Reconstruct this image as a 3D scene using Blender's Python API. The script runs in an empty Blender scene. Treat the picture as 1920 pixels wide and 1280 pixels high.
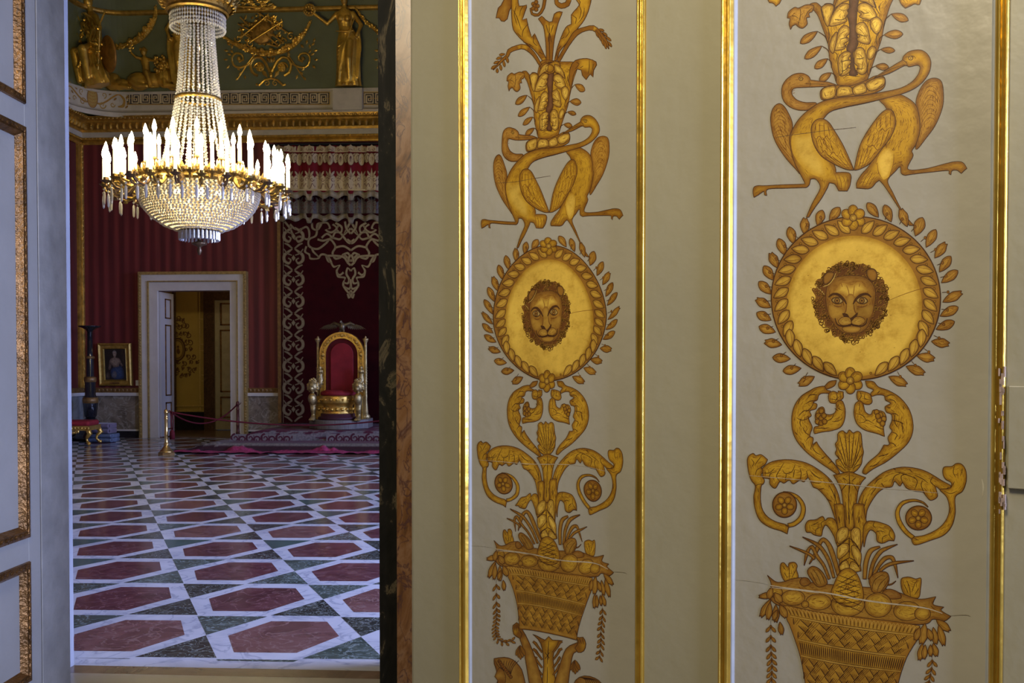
import bpy, bmesh, math, random
import numpy as np
from mathutils import Vector, Matrix, Euler
from mathutils.geometry import delaunay_2d_cdt
random.seed(7)
scene = bpy.context.scene
C = scene.collection

# ------------------------------------------------------------------ camera
F = 1867.0; PPX = 960.0; PPY = 731.0
PITCH = math.radians(1.25); YAW = math.radians(3.6); CZ = 1.7
cam_d = bpy.data.cameras.new('camera'); cam = bpy.data.objects.new('camera', cam_d); C.objects.link(cam)
cam_d.sensor_width = 36.0; cam_d.lens = 36.0 * F / 1920.0
cam_d.shift_y = (PPY - 640) / 1920.0
cam_d.clip_start = 0.05; cam_d.clip_end = 200
cam.location = (0, 0, CZ)
cam.rotation_euler = (math.pi / 2 - PITCH, 0, YAW)
scene.camera = cam

# ------------------------------------------------------------------ world, exposure, lights
w = bpy.data.worlds.new('world'); scene.world = w; w.use_nodes = True
w.node_tree.nodes['Background'].inputs[0].default_value = (0.55, 0.66, 0.9, 1)
w.node_tree.nodes['Background'].inputs[1].default_value = 0.02
scene.view_settings.view_transform = 'Standard'; scene.view_settings.look = 'None'
scene.view_settings.exposure = 0.0; scene.view_settings.gamma = 1.0
scene.view_settings.use_curve_mapping = False
scene.cycles.max_bounces = 8; scene.cycles.diffuse_bounces = 4; scene.cycles.glossy_bounces = 4
scene.cycles.transmission_bounces = 6; scene.cycles.transparent_max_bounces = 8
scene.cycles.caustics_reflective = False; scene.cycles.caustics_refractive = False
scene.cycles.sample_clamp_indirect = 3.0
scene.cycles.use_denoising = True

def area_light(name, loc, target, sx, sy, power, color):
    d = bpy.data.lights.new(name, 'AREA'); d.shape = 'RECTANGLE'; d.size = sx; d.size_y = sy
    d.energy = power; d.color = color
    o = bpy.data.objects.new(name, d); C.objects.link(o); o.location = loc
    o.rotation_euler = (Vector(target) - Vector(loc)).to_track_quat('-Z', 'Y').to_euler()
    return o
# daylight through the tall windows of the throne room (right-hand wall) and of the near room
DAY = (0.38, 0.48, 1.0); WARM = (1.0, 0.83, 0.52)
area_light('window_daylight_south', (8.6, 7.3, 4.2), (-2.0, 8.9, 0.0), 2.0, 4.0, 980, DAY).data.spread = math.radians(85)
area_light('window_daylight_north', (9.2, 17.0, 4.2), (-5.5, 17.2, 0.0), 3.0, 4.5, 480, DAY).data.spread = math.radians(80)
area_light('near_room_window', (4.6, -1.0, 2.6), (-2.6, 4.9, 1.7), 1.4, 2.6, 104, (0.50, 0.60, 1.0)).data.spread = math.radians(70)
area_light('near_room_lamps', (-0.9, 0.2, 4.3), (0.7, 2.9, 2.4), 1.0, 1.0, 106, (1.0, 0.86, 0.60))

# ------------------------------------------------------------------ camera maths (pixels of the 1920x1280 frame -> points on real planes)
_cp, _sp, _cy, _sy = math.cos(PITCH), math.sin(PITCH), math.cos(YAW), math.sin(YAW)
def ray(px, py):
    x = (px - PPX) / F; y = 1.0; z = -(py - PPY) / F
    y, z = y * _cp + z * _sp, -y * _sp + z * _cp
    return Vector((x * _cy - y * _sy, x * _sy + y * _cy, z))
CAM = Vector((0, 0, CZ))
def onY(px, py, Y):
    d = ray(px, py); return CAM + d * (Y / d.y)
def onZ(px, py, Z=0.0):
    d = ray(px, py); return CAM + d * ((Z - CZ) / d.z)
def onP(px, py, p0, n):
    d = ray(px, py); return CAM + d * ((p0 - CAM).dot(n) / d.dot(n))

# ------------------------------------------------------------------ materials
def new_mat(name):
    m = bpy.data.materials.new(name); m.use_nodes = True
    return m, m.node_tree, m.node_tree.nodes['Principled BSDF']
def N(nt, typ, **kw):
    n = nt.nodes.new(typ)
    for k, v in kw.items():
        if k in n.inputs: n.inputs[k].default_value = v
        else: setattr(n, k, v)
    return n
def ramp(nt, fac, stops):
    r = nt.nodes.new('ShaderNodeValToRGB'); e = r.color_ramp.elements
    while len(e) < len(stops): e.new(0.5)
    for i, (p, c) in enumerate(stops):
        e[i].position = p; e[i].color = (c[0], c[1], c[2], 1)
    nt.links.new(fac, r.inputs[0]); return r.outputs[0]
def coords(nt, scale=(1, 1, 1), kind='Object'):
    tc = nt.nodes.new('ShaderNodeTexCoord'); mp = nt.nodes.new('ShaderNodeMapping')
    mp.inputs['Scale'].default_value = scale
    nt.links.new(tc.outputs[kind], mp.inputs[0]); return mp.outputs[0]
def mat(name, col, rough=0.5, metal=0.0, var=0.12, nscale=6.0, bump=0.0, bscale=40.0, stretch=(1, 1, 1), spec=0.5, coat=0.0, sheen=0.0):
    m, nt, b = new_mat(name)
    co = coords(nt, stretch)
    n = N(nt, 'ShaderNodeTexNoise', Scale=nscale, Detail=5.0, Roughness=0.6)
    nt.links.new(co, n.inputs['Vector'])
    lo = [c * (1 - var) for c in col]; hi = [min(1, c * (1 + var)) for c in col]
    nt.links.new(ramp(nt, n.outputs['Fac'], [(0.3, lo), (0.7, hi)]), b.inputs['Base Color'])
    b.inputs['Roughness'].default_value = rough; b.inputs['Metallic'].default_value = metal
    b.inputs['Specular IOR Level'].default_value = spec
    b.inputs['Coat Weight'].default_value = coat; b.inputs['Sheen Weight'].default_value = sheen
    if bump:
        n2 = N(nt, 'ShaderNodeTexNoise', Scale=bscale, Detail=3.0)
        nt.links.new(co, n2.inputs['Vector'])
        bp = N(nt, 'ShaderNodeBump', Strength=bump, Distance=0.01)
        nt.links.new(n2.outputs['Fac'], bp.inputs['Height']); nt.links.new(bp.outputs[0], b.inputs['Normal'])
    return m
def marble(name, stops, scale=2.0, dist=3.0, rough=0.25, stretch=(1, 1, 1), vein=None, coat=0.0):
    m, nt, b = new_mat(name)
    co = coords(nt, stretch)
    n = N(nt, 'ShaderNodeTexNoise', Scale=scale, Detail=9.0, Roughness=0.65, Distortion=dist)
    nt.links.new(co, n.inputs['Vector'])
    out = ramp(nt, n.outputs['Fac'], stops)
    if vein:
        n2 = N(nt, 'ShaderNodeTexNoise', Scale=scale * vein[1], Detail=5.0, Distortion=dist * 0.6)
        nt.links.new(co, n2.inputs['Vector'])
        v = ramp(nt, n2.outputs['Fac'], [(0.47, (0, 0, 0)), (0.5, (1, 1, 1)), (0.53, (0, 0, 0))])
        mx = N(nt, 'ShaderNodeMix', data_type='RGBA'); mx.inputs[7].default_value = (*vein[0], 1)
        nt.links.new(v, mx.inputs[0]); nt.links.new(out, mx.inputs[6]); out = mx.outputs[2]
    nt.links.new(out, b.inputs['Base Color']); b.inputs['Roughness'].default_value = rough
    b.inputs['Coat Weight'].default_value = coat
    return m

M = {}
M['leaf_paint'] = mat('cream_grey_leaf_paint', (0.375, 0.345, 0.235), 0.42, 0, 0.05, 2.0, 0.12, 22, (1, 1, 0.35))
M['panel_paint'] = mat('pale_grey_panel_paint', (0.42, 0.395, 0.325), 0.33, 0, 0.06, 3.0, 0.2, 18, (1, 1, 0.5), coat=0.15)
M['white_paint'] = mat('bluish_white_leaf_paint', (0.46, 0.46, 0.46), 0.4, 0, 0.06, 3.0, 0.15, 25, (1, 1, 0.3))
M['worn_white'] = mat('worn_white_edge_paint', (0.38, 0.38, 0.38), 0.45, 0, 0.22, 5.0, 0.3, 18, (1, 1, 0.25))
M['lit_fillet'] = mat('fillet_painted_daylit', (0.40, 0.42, 0.44), 0.5, 0, 0.1, 12)  # bluish white stands for daylight caught on the fillet's side
M['gilt'] = mat('burnished_gold_leaf', (0.80, 0.50, 0.08), 0.27, 0.85, 0.28, 3.5, 0.25, 16, (1, 1, 0.35))
M['gilt_worn'] = mat('worn_gold_leaf', (0.34, 0.22, 0.08), 0.5, 0.35, 0.45, 9, 0.5, 30, (1, 1, 0.2))
M['dark_gilt'] = mat('dark_bronzed_gilt', (0.22, 0.11, 0.035), 0.35, 0.65, 0.5, 14, 0.7, 60)
M['groove'] = mat('dark_groove', (0.10, 0.085, 0.07), 0.7, 0, 0.5, 30)  # darker tone for the strip set in the groove
M['relief_gold'] = mat('gilded_stucco', (0.66, 0.40, 0.06), 0.33, 0.72, 0.38, 3.0, 0.5, 30)
M['room_gold'] = mat('gilt_moulding_gold', (0.50, 0.29, 0.05), 0.36, 0.65, 0.4, 7, 0.8, 40)

# ------------------------------------------------------------------ mesh helpers
def link(name, me, parent=None, mats=None, smooth=False):
    o = bpy.data.objects.new(name, me); C.objects.link(o)
    if mats is not None:
        for m in (mats if isinstance(mats, (list, tuple)) else [mats]): me.materials.append(m)
    if parent is not None: o.parent = parent
    if smooth: me.polygons.foreach_set('use_smooth', [True] * len(me.polygons))
    return o
class MB:
    """collects vertices and faces (optionally with a material index) for one mesh"""
    def __init__(s): s.v = []; s.f = []; s.mi = []
    def add(s, vs, fs, mi=0):
        k = len(s.v); s.v += [tuple(p) for p in vs]; s.f += [tuple(i + k for i in f) for f in fs]; s.mi += [mi] * len(fs)
    def box(s, a, b, mi=0, M4=None):
        x0, y0, z0 = a; x1, y1, z1 = b
        vs = [(x0,y0,z0),(x1,y0,z0),(x1,y1,z0),(x0,y1,z0),(x0,y0,z1),(x1,y0,z1),(x1,y1,z1),(x0,y1,z1)]
        if M4 is not None: vs = [M4 @ Vector(p) for p in vs]
        s.add(vs, [(0,3,2,1),(4,5,6,7),(0,1,5,4),(1,2,6,5),(2,3,7,6),(3,0,4,7)], mi)
    def lathe(s, prof, seg=24, cx=0, cy=0, cz=0, mi=0, M4=None, arc=None):
        vs = []; fs = []; n = len(prof)
        a0, a1 = arc if arc else (0, 2 * math.pi); cl = arc is None
        cols = seg if cl else seg + 1
        for j in range(cols):
            a = a0 + (a1 - a0) * j / seg
            for r, z in prof: vs.append(Vector((cx + r * math.cos(a), cy + r * math.sin(a), cz + z)))
        if M4 is not None: vs = [M4 @ p for p in vs]
        for j in range(seg):
            k = (j + 1) % cols
            for i in range(n - 1): fs.append((j*n+i, k*n+i, k*n+i+1, j*n+i+1))
        s.add(vs, fs, mi)
    def tube(s, pts, r, seg=8, mi=0, closed=False):
        pts = [Vector(p) for p in pts]; n = len(pts)
        rs = r if isinstance(r, (list, tuple)) else [r] * n
        vs = []; fs = []; up = None
        for i, p in enumerate(pts):
            if closed: t = pts[(i+1) % n] - pts[i-1]
            else: t = pts[min(i+1, n-1)] - pts[max(i-1, 0)]
            if t.length < 1e-9: t = Vector((0, 0, 1))
            t.normalize()
            if up is None: up = Vector((0,0,1)) if abs(t.z) < 0.9 else Vector((1,0,0))
            a = t.cross(up)
            if a.length < 1e-6: a = t.orthogonal()
            a.normalize(); b = a.cross(t).normalized(); up = b
            for k in range(seg):
                ang = 2 * math.pi * k / seg
                vs.append(p + (a * math.cos(ang) + b * math.sin(ang)) * rs[i])
        m = n if closed else n - 1
        for i in range(m):
            j = (i + 1) % n
            for k in range(seg):
                l = (k + 1) % seg; fs.append((i*seg+k, i*seg+l, j*seg+l, j*seg+k))
        if not closed:
            fs.append(tuple(range(seg))[::-1]); fs.append(tuple((n-1)*seg + k for k in range(seg)))
        s.add(vs, fs, mi)
    def ball(s, c, r, seg=10, rings=6, mi=0, M4=None):
        rx, ry, rz = r if isinstance(r, (tuple, list)) else (r, r, r)
        vs = []; fs = []; c = Vector(c)
        vs.append(Vector((0, 0, -rz)))
        for i in range(1, rings):
            ph = -math.pi/2 + math.pi * i / rings
            for j in range(seg):
                a = 2*math.pi*j/seg; vs.append(Vector((rx*math.cos(ph)*math.cos(a), ry*math.cos(ph)*math.sin(a), rz*math.sin(ph))))
        vs.append(Vector((0, 0, rz)))
        if M4 is not None: vs = [M4 @ p for p in vs]
        vs = [c + p for p in vs]
        for j in range(seg): fs.append((0, 1+(j+1) % seg, 1+j))
        for i in range(rings-2):
            for j in range(seg):
                a = 1+i*seg+j; b_ = 1+i*seg+(j+1) % seg; fs.append((a, b_, b_+seg, a+seg))
        t = len(vs)-1; k = 1+(rings-2)*seg
        for j in range(seg): fs.append((k+j, k+(j+1) % seg, t))
        s.add(vs, fs, mi)
    def build(s, name, mats, parent=None, smooth=False, bevel=0):
        me = bpy.data.meshes.new(name); me.from_pydata(s.v, [], s.f); me.update()
        o = link(name, me, parent, mats, smooth)
        me.polygons.foreach_set('material_index', s.mi)
        if bevel:
            b = o.modifiers.new('bevel', 'BEVEL'); b.width = bevel; b.segments = 2; b.limit_method = 'ANGLE'
        return o
def tag(o, label=None, cat=None, group=None, kind=None):
    if label: o['label'] = label
    if cat: o['category'] = cat
    if group: o['group'] = group
    if kind: o['kind'] = kind
    return o
def thing(name, label, cat, loc=(0, 0, 0), rz=0, group=None, mw=None):
    o = bpy.data.objects.new(name, None); C.objects.link(o); o.empty_display_size = 0.1
    if mw is not None: o.matrix_world = mw
    else: o.location = loc; o.rotation_euler = (0, 0, rz)
    return tag(o, label, cat, group)
def struct(name, mb, mats, smooth=False):
    return tag(mb.build(name, mats, None, smooth), kind='structure')
def catmull(pts, closed, sub=6):
    """pts: list of (x, y, sharp) -> smoothed list of (x, y)"""
    n = len(pts); out = []
    m = n if closed else n - 1
    for i in range(m):
        p1 = pts[i]; p2 = pts[(i+1) % n]
        p0 = pts[(i-1) % n] if (closed or i > 0) else p1
        p3 = pts[(i+2) % n] if (closed or i+2 < n) else p2
        if p1[2]: p0 = p1
        if p2[2]: p3 = p2
        d = math.hypot(p2[0]-p1[0], p2[1]-p1[1])
        s = max(1, min(sub, int(d / 10) + 1)) if sub > 1 else 1
        for k in range(s):
            t = k / s; t2 = t*t; t3 = t2*t
            out.append(tuple(0.5*((2*p1[c]) + (-p0[c]+p2[c])*t + (2*p0[c]-5*p1[c]+4*p2[c]-p3[c])*t2 + (-p0[c]+3*p1[c]-3*p2[c]+p3[c])*t3) for c in (0, 1)))
    if not closed: out.append(pts[-1][:2])
    return out
# ------------------------------------------------------------------ the painted ornament (flat paint on the leaf panels, drawn as outlines)
# drawing units: a quarter of a photo pixel on the nearer panel, x from 1380, y from 0
GOLD = (0.64, 0.365, 0.026); GOLDL = (0.84, 0.56, 0.09); MID = (0.36, 0.17, 0.015); BRN = (0.075, 0.028, 0.006); EDGE = (0.20, 0.07, 0.007); OCH = (0.33, 0.165, 0.03)
WORN = (0.62, 0.55, 0.42)
def pp(s, dy=0, dx=0):
    out = []
    for t in s.split():
        sh = t.endswith('*'); t = t.rstrip('*'); x, y = t.split(','); out.append((float(x)+dx, float(y)+dy, sh))
    return out
class Painter:
    def __init__(s): s.items = []      # ('fill', pts, colour, edge colour, edge width, level) / ('line', pts, width, colour, taper)
    def fill(s, pts, col=GOLD, edge=EDGE, ew=26, out=5, smooth=True, hatch=None):
        if isinstance(pts, str): pts = pp(pts)
        poly = catmull(pts, True, 6 if smooth else 1)
        s.items.append(('fill', poly, col, edge, ew))
        if out: s.items.append(('line', poly + [poly[0]], out, BRN, False))
        if hatch is None and out and out > 3 and ew >= 24 and col[0] > .3: hatch = 1.0
        if hatch: s.engrave(poly, hatch)
    def engrave(s, poly, dens):
        x0, y0, x1, y1 = bbox(poly); ar = abs(sum(poly[k-1][0]*poly[k][1]-poly[k][0]*poly[k-1][1] for k in range(len(poly))))/2
        n = int(ar/420*dens); R = random.Random(int(ar)); P = np.array([(R.uniform(x0, x1), R.uniform(y0, y1)) for _ in range(n*3)]) if n > 1 else None
        if P is None: return
        P = P[inside(poly, P)][:n]
        if not len(P): return
        d = edge_dist(poly, P); A = np.array(poly); B = np.roll(A, -1, 0); Mm = (A+B)/2; T = B-A
        for (x, y), dd in zip(P.tolist(), d.tolist()):
            if dd < 7: continue
            k = int(((Mm-(x, y))**2).sum(1).argmin()); L = math.hypot(*T[k]) or 1; ux, uy = T[k][0]/L, T[k][1]/L
            h = min(R.uniform(9, 20), dd*1.4); j = R.uniform(-.25, .25); ux, uy = ux-uy*j, uy+ux*j
            s.items.append(('line', [(x-ux*h, y-uy*h), (x, y+R.uniform(-1, 1)), (x+ux*h, y+uy*h)], R.uniform(2.0, 3.2), EDGE if R.random() < .8 else MID, True))
    def line(s, pts, w=4.5, col=BRN, smooth=True, taper=True, dy=0):
        if isinstance(pts, str): pts = pp(pts, dy)
        poly = catmull(pts, False, 6 if smooth else 1)
        s.items.append(('line', poly, w, col, taper))
    def lines(s, txt, w=4.5, col=BRN, dy=0):
        for t in txt.split('|'): s.line(t.strip(), w, col, dy=dy)
    def ell(s, cx, cy, rx, ry, rot=0, n=18, **kw):
        c, sn = math.cos(rot), math.sin(rot)
        s.fill([(cx+rx*math.cos(a)*c-ry*math.sin(a)*sn, cy+rx*math.cos(a)*sn+ry*math.sin(a)*c, False) for a in [2*math.pi*k/n for k in range(n)]], **kw)
    def leaf(s, bx, by, tx, ty, w, notch=False, rib=True, **kw):
        dx, dy = tx-bx, ty-by; L = math.hypot(dx, dy); ux, uy = dx/L, dy/L; nx, ny = -uy, ux
        def q(t, o): return (bx+dx*t+nx*o*w, by+dy*t+ny*o*w)
        P = [(*q(0, 0), True), (*q(.25, .32), False), (*q(.6, .5), False), (*q(.88, .28), False)]
        if notch: P += [(*q(1.0, .22), True), (*q(.93, .02), True), (*q(1.02, -.15), True)]
        else: P += [(*q(1.0, 0), True)]
        P += [(*q(.88, -.3), False), (*q(.6, -.5), False), (*q(.25, -.32), False)]
        s.fill(P, **kw)
        if rib: s.line([(*q(.08, .1), False), (*q(.5, .16), False), (*q(.9, .05), False)], 3.5, EDGE)
    def ribbon(s, pts, **kw):
        n = len(pts); L = []; R = []
        for i, (x, y, w) in enumerate(pts):
            a = pts[max(i-1, 0)]; b = pts[min(i+1, n-1)]; dx, dy = b[0]-a[0], b[1]-a[1]; d = math.hypot(dx, dy) or 1
            L.append((x-dy/d*w/2, y+dx/d*w/2, i in (0, n-1))); R.append((x+dy/d*w/2, y-dx/d*w/2, i in (0, n-1)))
        s.fill(L + R[::-1], **kw)
    def flower(s, cx, cy, R, r, n=6, a0=0.5):
        for k in range(n):
            a = a0 + 2*math.pi*k/n
            s.ell(cx+R*math.cos(a), cy+R*math.sin(a), r, r*.85, a, 12, out=4)
        s.ell(cx, cy, r*.62, r*.62, 0, 10, out=4, col=GOLDL)
def inside(poly, P):
    x, y = P[:, 0], P[:, 1]; r = np.zeros(len(P), bool); n = len(poly)
    for i in range(n):
        x1, y1 = poly[i]; x2, y2 = poly[i-1]
        if y1 == y2: continue
        c = ((y1 > y) != (y2 > y)) & (x < (x2-x1)*(y-y1)/(y2-y1)+x1); r ^= c
    return r
def edge_dist(poly, P):
    d = np.full(len(P), 1e9); n = len(poly)
    for i in range(n):
        a = np.array(poly[i-1]); b = np.array(poly[i]); ab = b-a; L = ab.dot(ab)
        if L < 1e-9: continue
        t = np.clip(((P-a) @ ab)/L, 0, 1); q = P-(a+t[:, None]*ab); d = np.minimum(d, np.hypot(q[:, 0], q[:, 1]))
    return d
def bbox(p):
    xs = [q[0] for q in p]; ys = [q[1] for q in p]; return min(xs), min(ys), max(xs), max(ys)
def render_paint(items, xy_map, name, parent, material, step=0.00004, base=0.0006, ylim=None):
    """turn the drawn items into one mesh; xy_map takes drawing units (n,2) to the panel's own metres (u,v)"""
    V = []; Fc = []; COL = []; placed = []; cnt = 0
    rnd = random.Random(3)
    for it in items:
        poly = it[1]; bb = bbox(poly)
        if it[0] == 'fill':
            lev = 1 + max([l for (b, l) in placed if b[0] < bb[2] and b[2] > bb[0] and b[1] < bb[3] and b[3] > bb[1]], default=0)
            placed.append((bb, lev)); col, edge, ew = it[2:5]
            size = min(bb[2]-bb[0], bb[3]-bb[1]); g = 11 if size < 140 else 15
            gx, gy = np.meshgrid(np.arange(bb[0]+g/2, bb[2], g), np.arange(bb[1]+g/2, bb[3], g))
            P = np.stack([gx.ravel(), gy.ravel()], 1)
            if len(P):
                P = P[inside(poly, P)]
            if len(P):
                d = edge_dist(poly, P); k = d > 3.5; P = P[k]; d = d[k]
            else: d = np.zeros(0)
            n = len(poly)
            vs = [Vector(p) for p in poly] + [Vector(p) for p in P.tolist()]
            res = delaunay_2d_cdt(vs, [(i, (i+1) % n) for i in range(n)], [], 1, 1e-4)
            ov, of, orig = res[0], res[2], res[3]
            t = np.zeros(len(ov))
            for i, o in enumerate(orig):
                if o and min(o) >= n: t[i] = min(1.0, d[min(o)-n] / ew)
                elif o and max(o) >= n: t[i] = min(1.0, d[max(o)-n] / ew)
            t = t*t*(3-2*t); t = 0.12 + 0.88*t
            base_i = cnt; j = rnd.uniform(-.06, .06)
            A = np.array([[v.x, v.y] for v in ov])
            V.append(np.column_stack([A, np.full(len(A), base+lev*step)]))
            Cc = np.outer(1-t, edge)+np.outer(t, np.array(col)*(1+j)); COL.append(Cc)
            Fc += [tuple(base_i+i for i in f) for f in of]; cnt += len(ov)
        else:
            w, col, taper = it[2:5]
            lev = .5 + max([l for (b, l) in placed if b[0] < bb[2] and b[2] > bb[0] and b[1] < bb[3] and b[3] > bb[1]], default=0)
            n = len(poly)
            if n < 2: continue
            base_i = cnt; vv = []; closed = (abs(poly[0][0]-poly[-1][0]) + abs(poly[0][1]-poly[-1][1])) < 1e-6
            for i, p in enumerate(poly):
                if closed: a = poly[(i-1) % (n-1)]; b = poly[(i+1) % (n-1)]
                else: a = poly[max(i-1, 0)]; b = poly[min(i+1, n-1)]
                dx, dy = b[0]-a[0], b[1]-a[1]; d = math.hypot(dx, dy) or 1
                ww = w/2*(max(.25, math.sin(math.pi*min(1, (i+.6)/n)))**.5 if taper else 1)
                vv.append((p[0]-dy/d*ww, p[1]+dx/d*ww)); vv.append((p[0]+dy/d*ww, p[1]-dx/d*ww))
            A = np.array(vv); V.append(np.column_stack([A, np.full(len(A), base+lev*step)])); COL.append(np.tile(col, (len(A), 1)))
            Fc += [(base_i+2*i, base_i+2*i+1, base_i+2*i+3, base_i+2*i+2) for i in range(n-1)]; cnt += len(A)
    V = np.vstack(V); COL = np.vstack(COL)
    uv = xy_map(V[:, :2]); P = np.column_stack([uv, V[:, 2]])
    me = bpy.data.meshes.new(name); me.from_pydata(P.tolist(), [], Fc); me.update()
    at = me.color_attributes.new('paint', 'FLOAT_COLOR', 'POINT')
    at.data.foreach_set('color', np.column_stack([COL, np.ones(len(COL))]).astype(np.float32).ravel())
    return link(name, me, parent, material)

# gold leaf and brown glaze: colours drawn per stroke, plus age
m, nt, b = new_mat('painted_gold_and_brown_glaze')
a = N(nt, 'ShaderNodeAttribute', attribute_name='paint')
co = coords(nt, (1, 1, 1)); n1 = N(nt, 'ShaderNodeTexNoise', Scale=28.0, Detail=6.0, Roughness=0.7); nt.links.new(co, n1.inputs['Vector'])
n2 = N(nt, 'ShaderNodeTexNoise', Scale=5.0, Detail=3.0); nt.links.new(co, n2.inputs['Vector'])
v1 = ramp(nt, n1.outputs['Fac'], [(0.25, (.68, .58, .42)), (0.5, (1, 1, 1)), (0.8, (1.18, 1.2, 1.25))])
v2 = ramp(nt, n2.outputs['Fac'], [(0.3, (.86, .82, .76)), (0.7, (1.12, 1.12, 1.1))])
mx = N(nt, 'ShaderNodeMix', data_type='RGBA', blend_type='MULTIPLY'); mx.inputs[0].default_value = 1
nt.links.new(a.outputs['Color'], mx.inputs[6]); nt.links.new(v1, mx.inputs[7])
mx2 = N(nt, 'ShaderNodeMix', data_type='RGBA', blend_type='MULTIPLY'); mx2.inputs[0].default_value = 1
nt.links.new(mx.outputs[2], mx2.inputs[6]); nt.links.new(v2, mx2.inputs[7])
nt.links.new(mx2.outputs[2], b.inputs['Base Color'])
sep = nt.nodes.new('ShaderNodeSeparateColor'); nt.links.new(a.outputs['Color'], sep.inputs[0])
mr = N(nt, 'ShaderNodeMapRange'); mr.inputs[1].default_value = .2; mr.inputs[2].default_value = .6; mr.inputs[4].default_value = .22
nt.links.new(sep.outputs[0], mr.inputs[0]); nt.links.new(mr.outputs[0], b.inputs['Metallic'])
b.inputs['Roughness'].default_value = 0.42
bp = N(nt, 'ShaderNodeBump', Strength=0.12, Distance=0.005); nt.links.new(n1.outputs['Fac'], bp.inputs['Height']); nt.links.new(bp.outputs[0], b.inputs['Normal'])
M['paint'] = m

K1, K2, K3 = 1280, 2560, 3840
def draw_common(top_full):
    P = Painter(); R = random.Random(5)
    # --- acanthus column
    if not top_full:
        P.fill("235,-30 250,20* 280,25 300,48* 315,35 330,20 340,-30")
        P.fill("1230,-40 1235,25 1270,62* 1310,45 1340,30 1375,35 1390,-5 1390,-40")
    P.fill("790,-90 740,-10 725,80 742,60 720,30 670,28 652,60 640,50 600,20 553,40 610,110 650,210 690,330 702,440 735,560 768,640 850,648 970,610 1000,560 1040,440 1090,300 1110,200 1150,60 1200,-60 1170,-90 1120,-95 1000,-90", ew=60)
    P.fill("850,-70 930,-70 915,40 905,180 915,330 880,400 890,500 915,560* 880,570 850,560* 860,430 830,370 850,300 850,180 835,120 850,35", col=(.17,.075,.03), edge=BRN, ew=30)
    for t in ("845,30 790,28 740,80 705,150 700,195 760,190 830,160 825,130 845,100 835,80 850,60", "850,210 815,190 775,220 755,290 735,375 800,372 825,350 812,330 850,300 830,275 852,250",
              "865,400 820,385 770,430 765,500 780,565 830,560 862,520 840,500 866,465 845,440", "915,45 950,20 1010,40 1055,110 1050,150 990,152 925,125 940,105 915,85",
              "900,190 950,165 985,200 1005,280 1000,330 940,322 905,295 925,270 900,240", "890,390 920,355 960,370 980,440 985,520 950,560 905,535 915,500 888,470",
              "1010,205 1010,150 1060,128 1097,170 1080,235 1050,255", "988,440 985,385 1020,345 1052,370 1030,430 1010,445",
              "850,-60 800,-50 760,0 740,60 800,20 845,0", "925,-60 980,-50 1030,0 1050,60 980,20 930,5", "655,140 640,60 690,30 735,50 715,130 690,200", "700,360 720,280 760,240 750,330 730,400"):
        P.fill(t, col=GOLDL, ew=30, out=5)
    P.lines("740,145 790,150 835,128|780,295 815,285 842,280|785,355 815,350 832,328|790,465 820,455 855,450|790,535 820,525 845,500|806,588 840,565 880,570 930,573|930,80 965,100 1000,95|930,150 965,155 1000,163|920,255 960,270 985,268|905,440 940,440 962,430|900,510 930,518 960,512|770,570 800,540 790,450|640,60 655,120 660,155|690,200 700,270 690,330|1090,20 1075,60 1085,90|1070,240 1050,300 1060,340|1030,0 1050,60 1080,110|735,390 760,410 750,470|1000,450 985,530 1000,570", 6)
    P.lines("770,60 800,80 835,70|715,180 760,170 800,165|760,300 790,250 830,230|900,210 940,230 990,300|900,400 940,420 970,500|780,480 800,430 840,410", 4, EDGE)
    # left spray
    P.fill("385,135* 395,90 440,55 470,60 530,35 585,45 570,90* 548,100 555,130* 530,135 535,180 500,212 465,200 450,185 425,195 410,222* 398,180 405,140", col=(.5,.27,.04))
    P.lines("480,60 485,110 465,190|400,125 440,120 470,140|520,125 540,90 570,60", 5)
    # pods and their stalks
    for bx, by, tx, ty, w, sx, sy in ((612,235,482,325,62,690,330), (645,345,515,440,60,702,420), (688,440,590,513,55,716,510), (716,545,625,607,52,752,610),
                                      (1165,105,1293,153,62,1105,215), (1110,262,1253,255,66,1075,330), (1085,370,1193,380,46,1045,425), (1045,495,1147,505,52,1005,545)):
        P.line([(bx, by, False), ((bx*.45+sx*.55)+(12 if bx < 800 else -12), by*.6+sy*.4, False), (sx, sy, False)], 8, BRN)
        P.leaf(bx, by, tx, ty, w, col=(.50,.27,.04))
    # --- right crane's neck and head going left, behind
    P.fill("750,635* 690,615 640,610 560,600* 545,572 500,550 440,555 385,590 350,640 342,700 360,760 410,805 480,827 560,822 600,800* 600,770 520,768 460,750 425,715 420,680 445,660 520,655 640,650 735,648", col=(.48,.25,.04))
    P.lines("520,632 600,630 720,640|545,600 560,630 550,650", 4); P.ell(487, 591, 15, 13, 0, 10, out=5, col=GOLDL, ew=10); P.ell(487, 591, 5, 5, 0, 8, out=0, col=BRN, edge=BRN)
    for k in range(14):
        x = 365+R.uniform(0, 70); y = 640+k*11
        P.line([(x-8, y, False), (x+4, y+4, False), (x+12, y-2, False)], 3, MID)
    # ring of the vase
    P.fill("650,750 632,695 660,658 750,638 850,645 970,605 1050,568 1112,578 1118,640 1080,680 980,710 750,735", ew=40)
    for t in ("640,700 660,660 745,645 740,725 660,745", "755,720 765,660 810,645 865,655 878,705 800,722", "885,710 878,660 930,630 965,625 982,680 940,705", "975,625 1050,585 1112,585 1112,635 1060,670 1000,680"):
        P.fill(t, col=GOLDL, ew=26, out=5)
    # --- right crane
    P.fill("1350,762 1380,670 1430,605 1490,585 1540,610 1556,690 1550,800 1500,930 1430,1030 1350,1120 1360,980 1360,860", col=(.50,.27,.035), ew=50)
    for k in range(8):
        y = 640+k*34
        P.line([(1395-k*2, y+90, False), (1440, y+10, False), (1490, y+20, False), (1530-k*6, y+70, False)], 3.5, EDGE)
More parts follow.
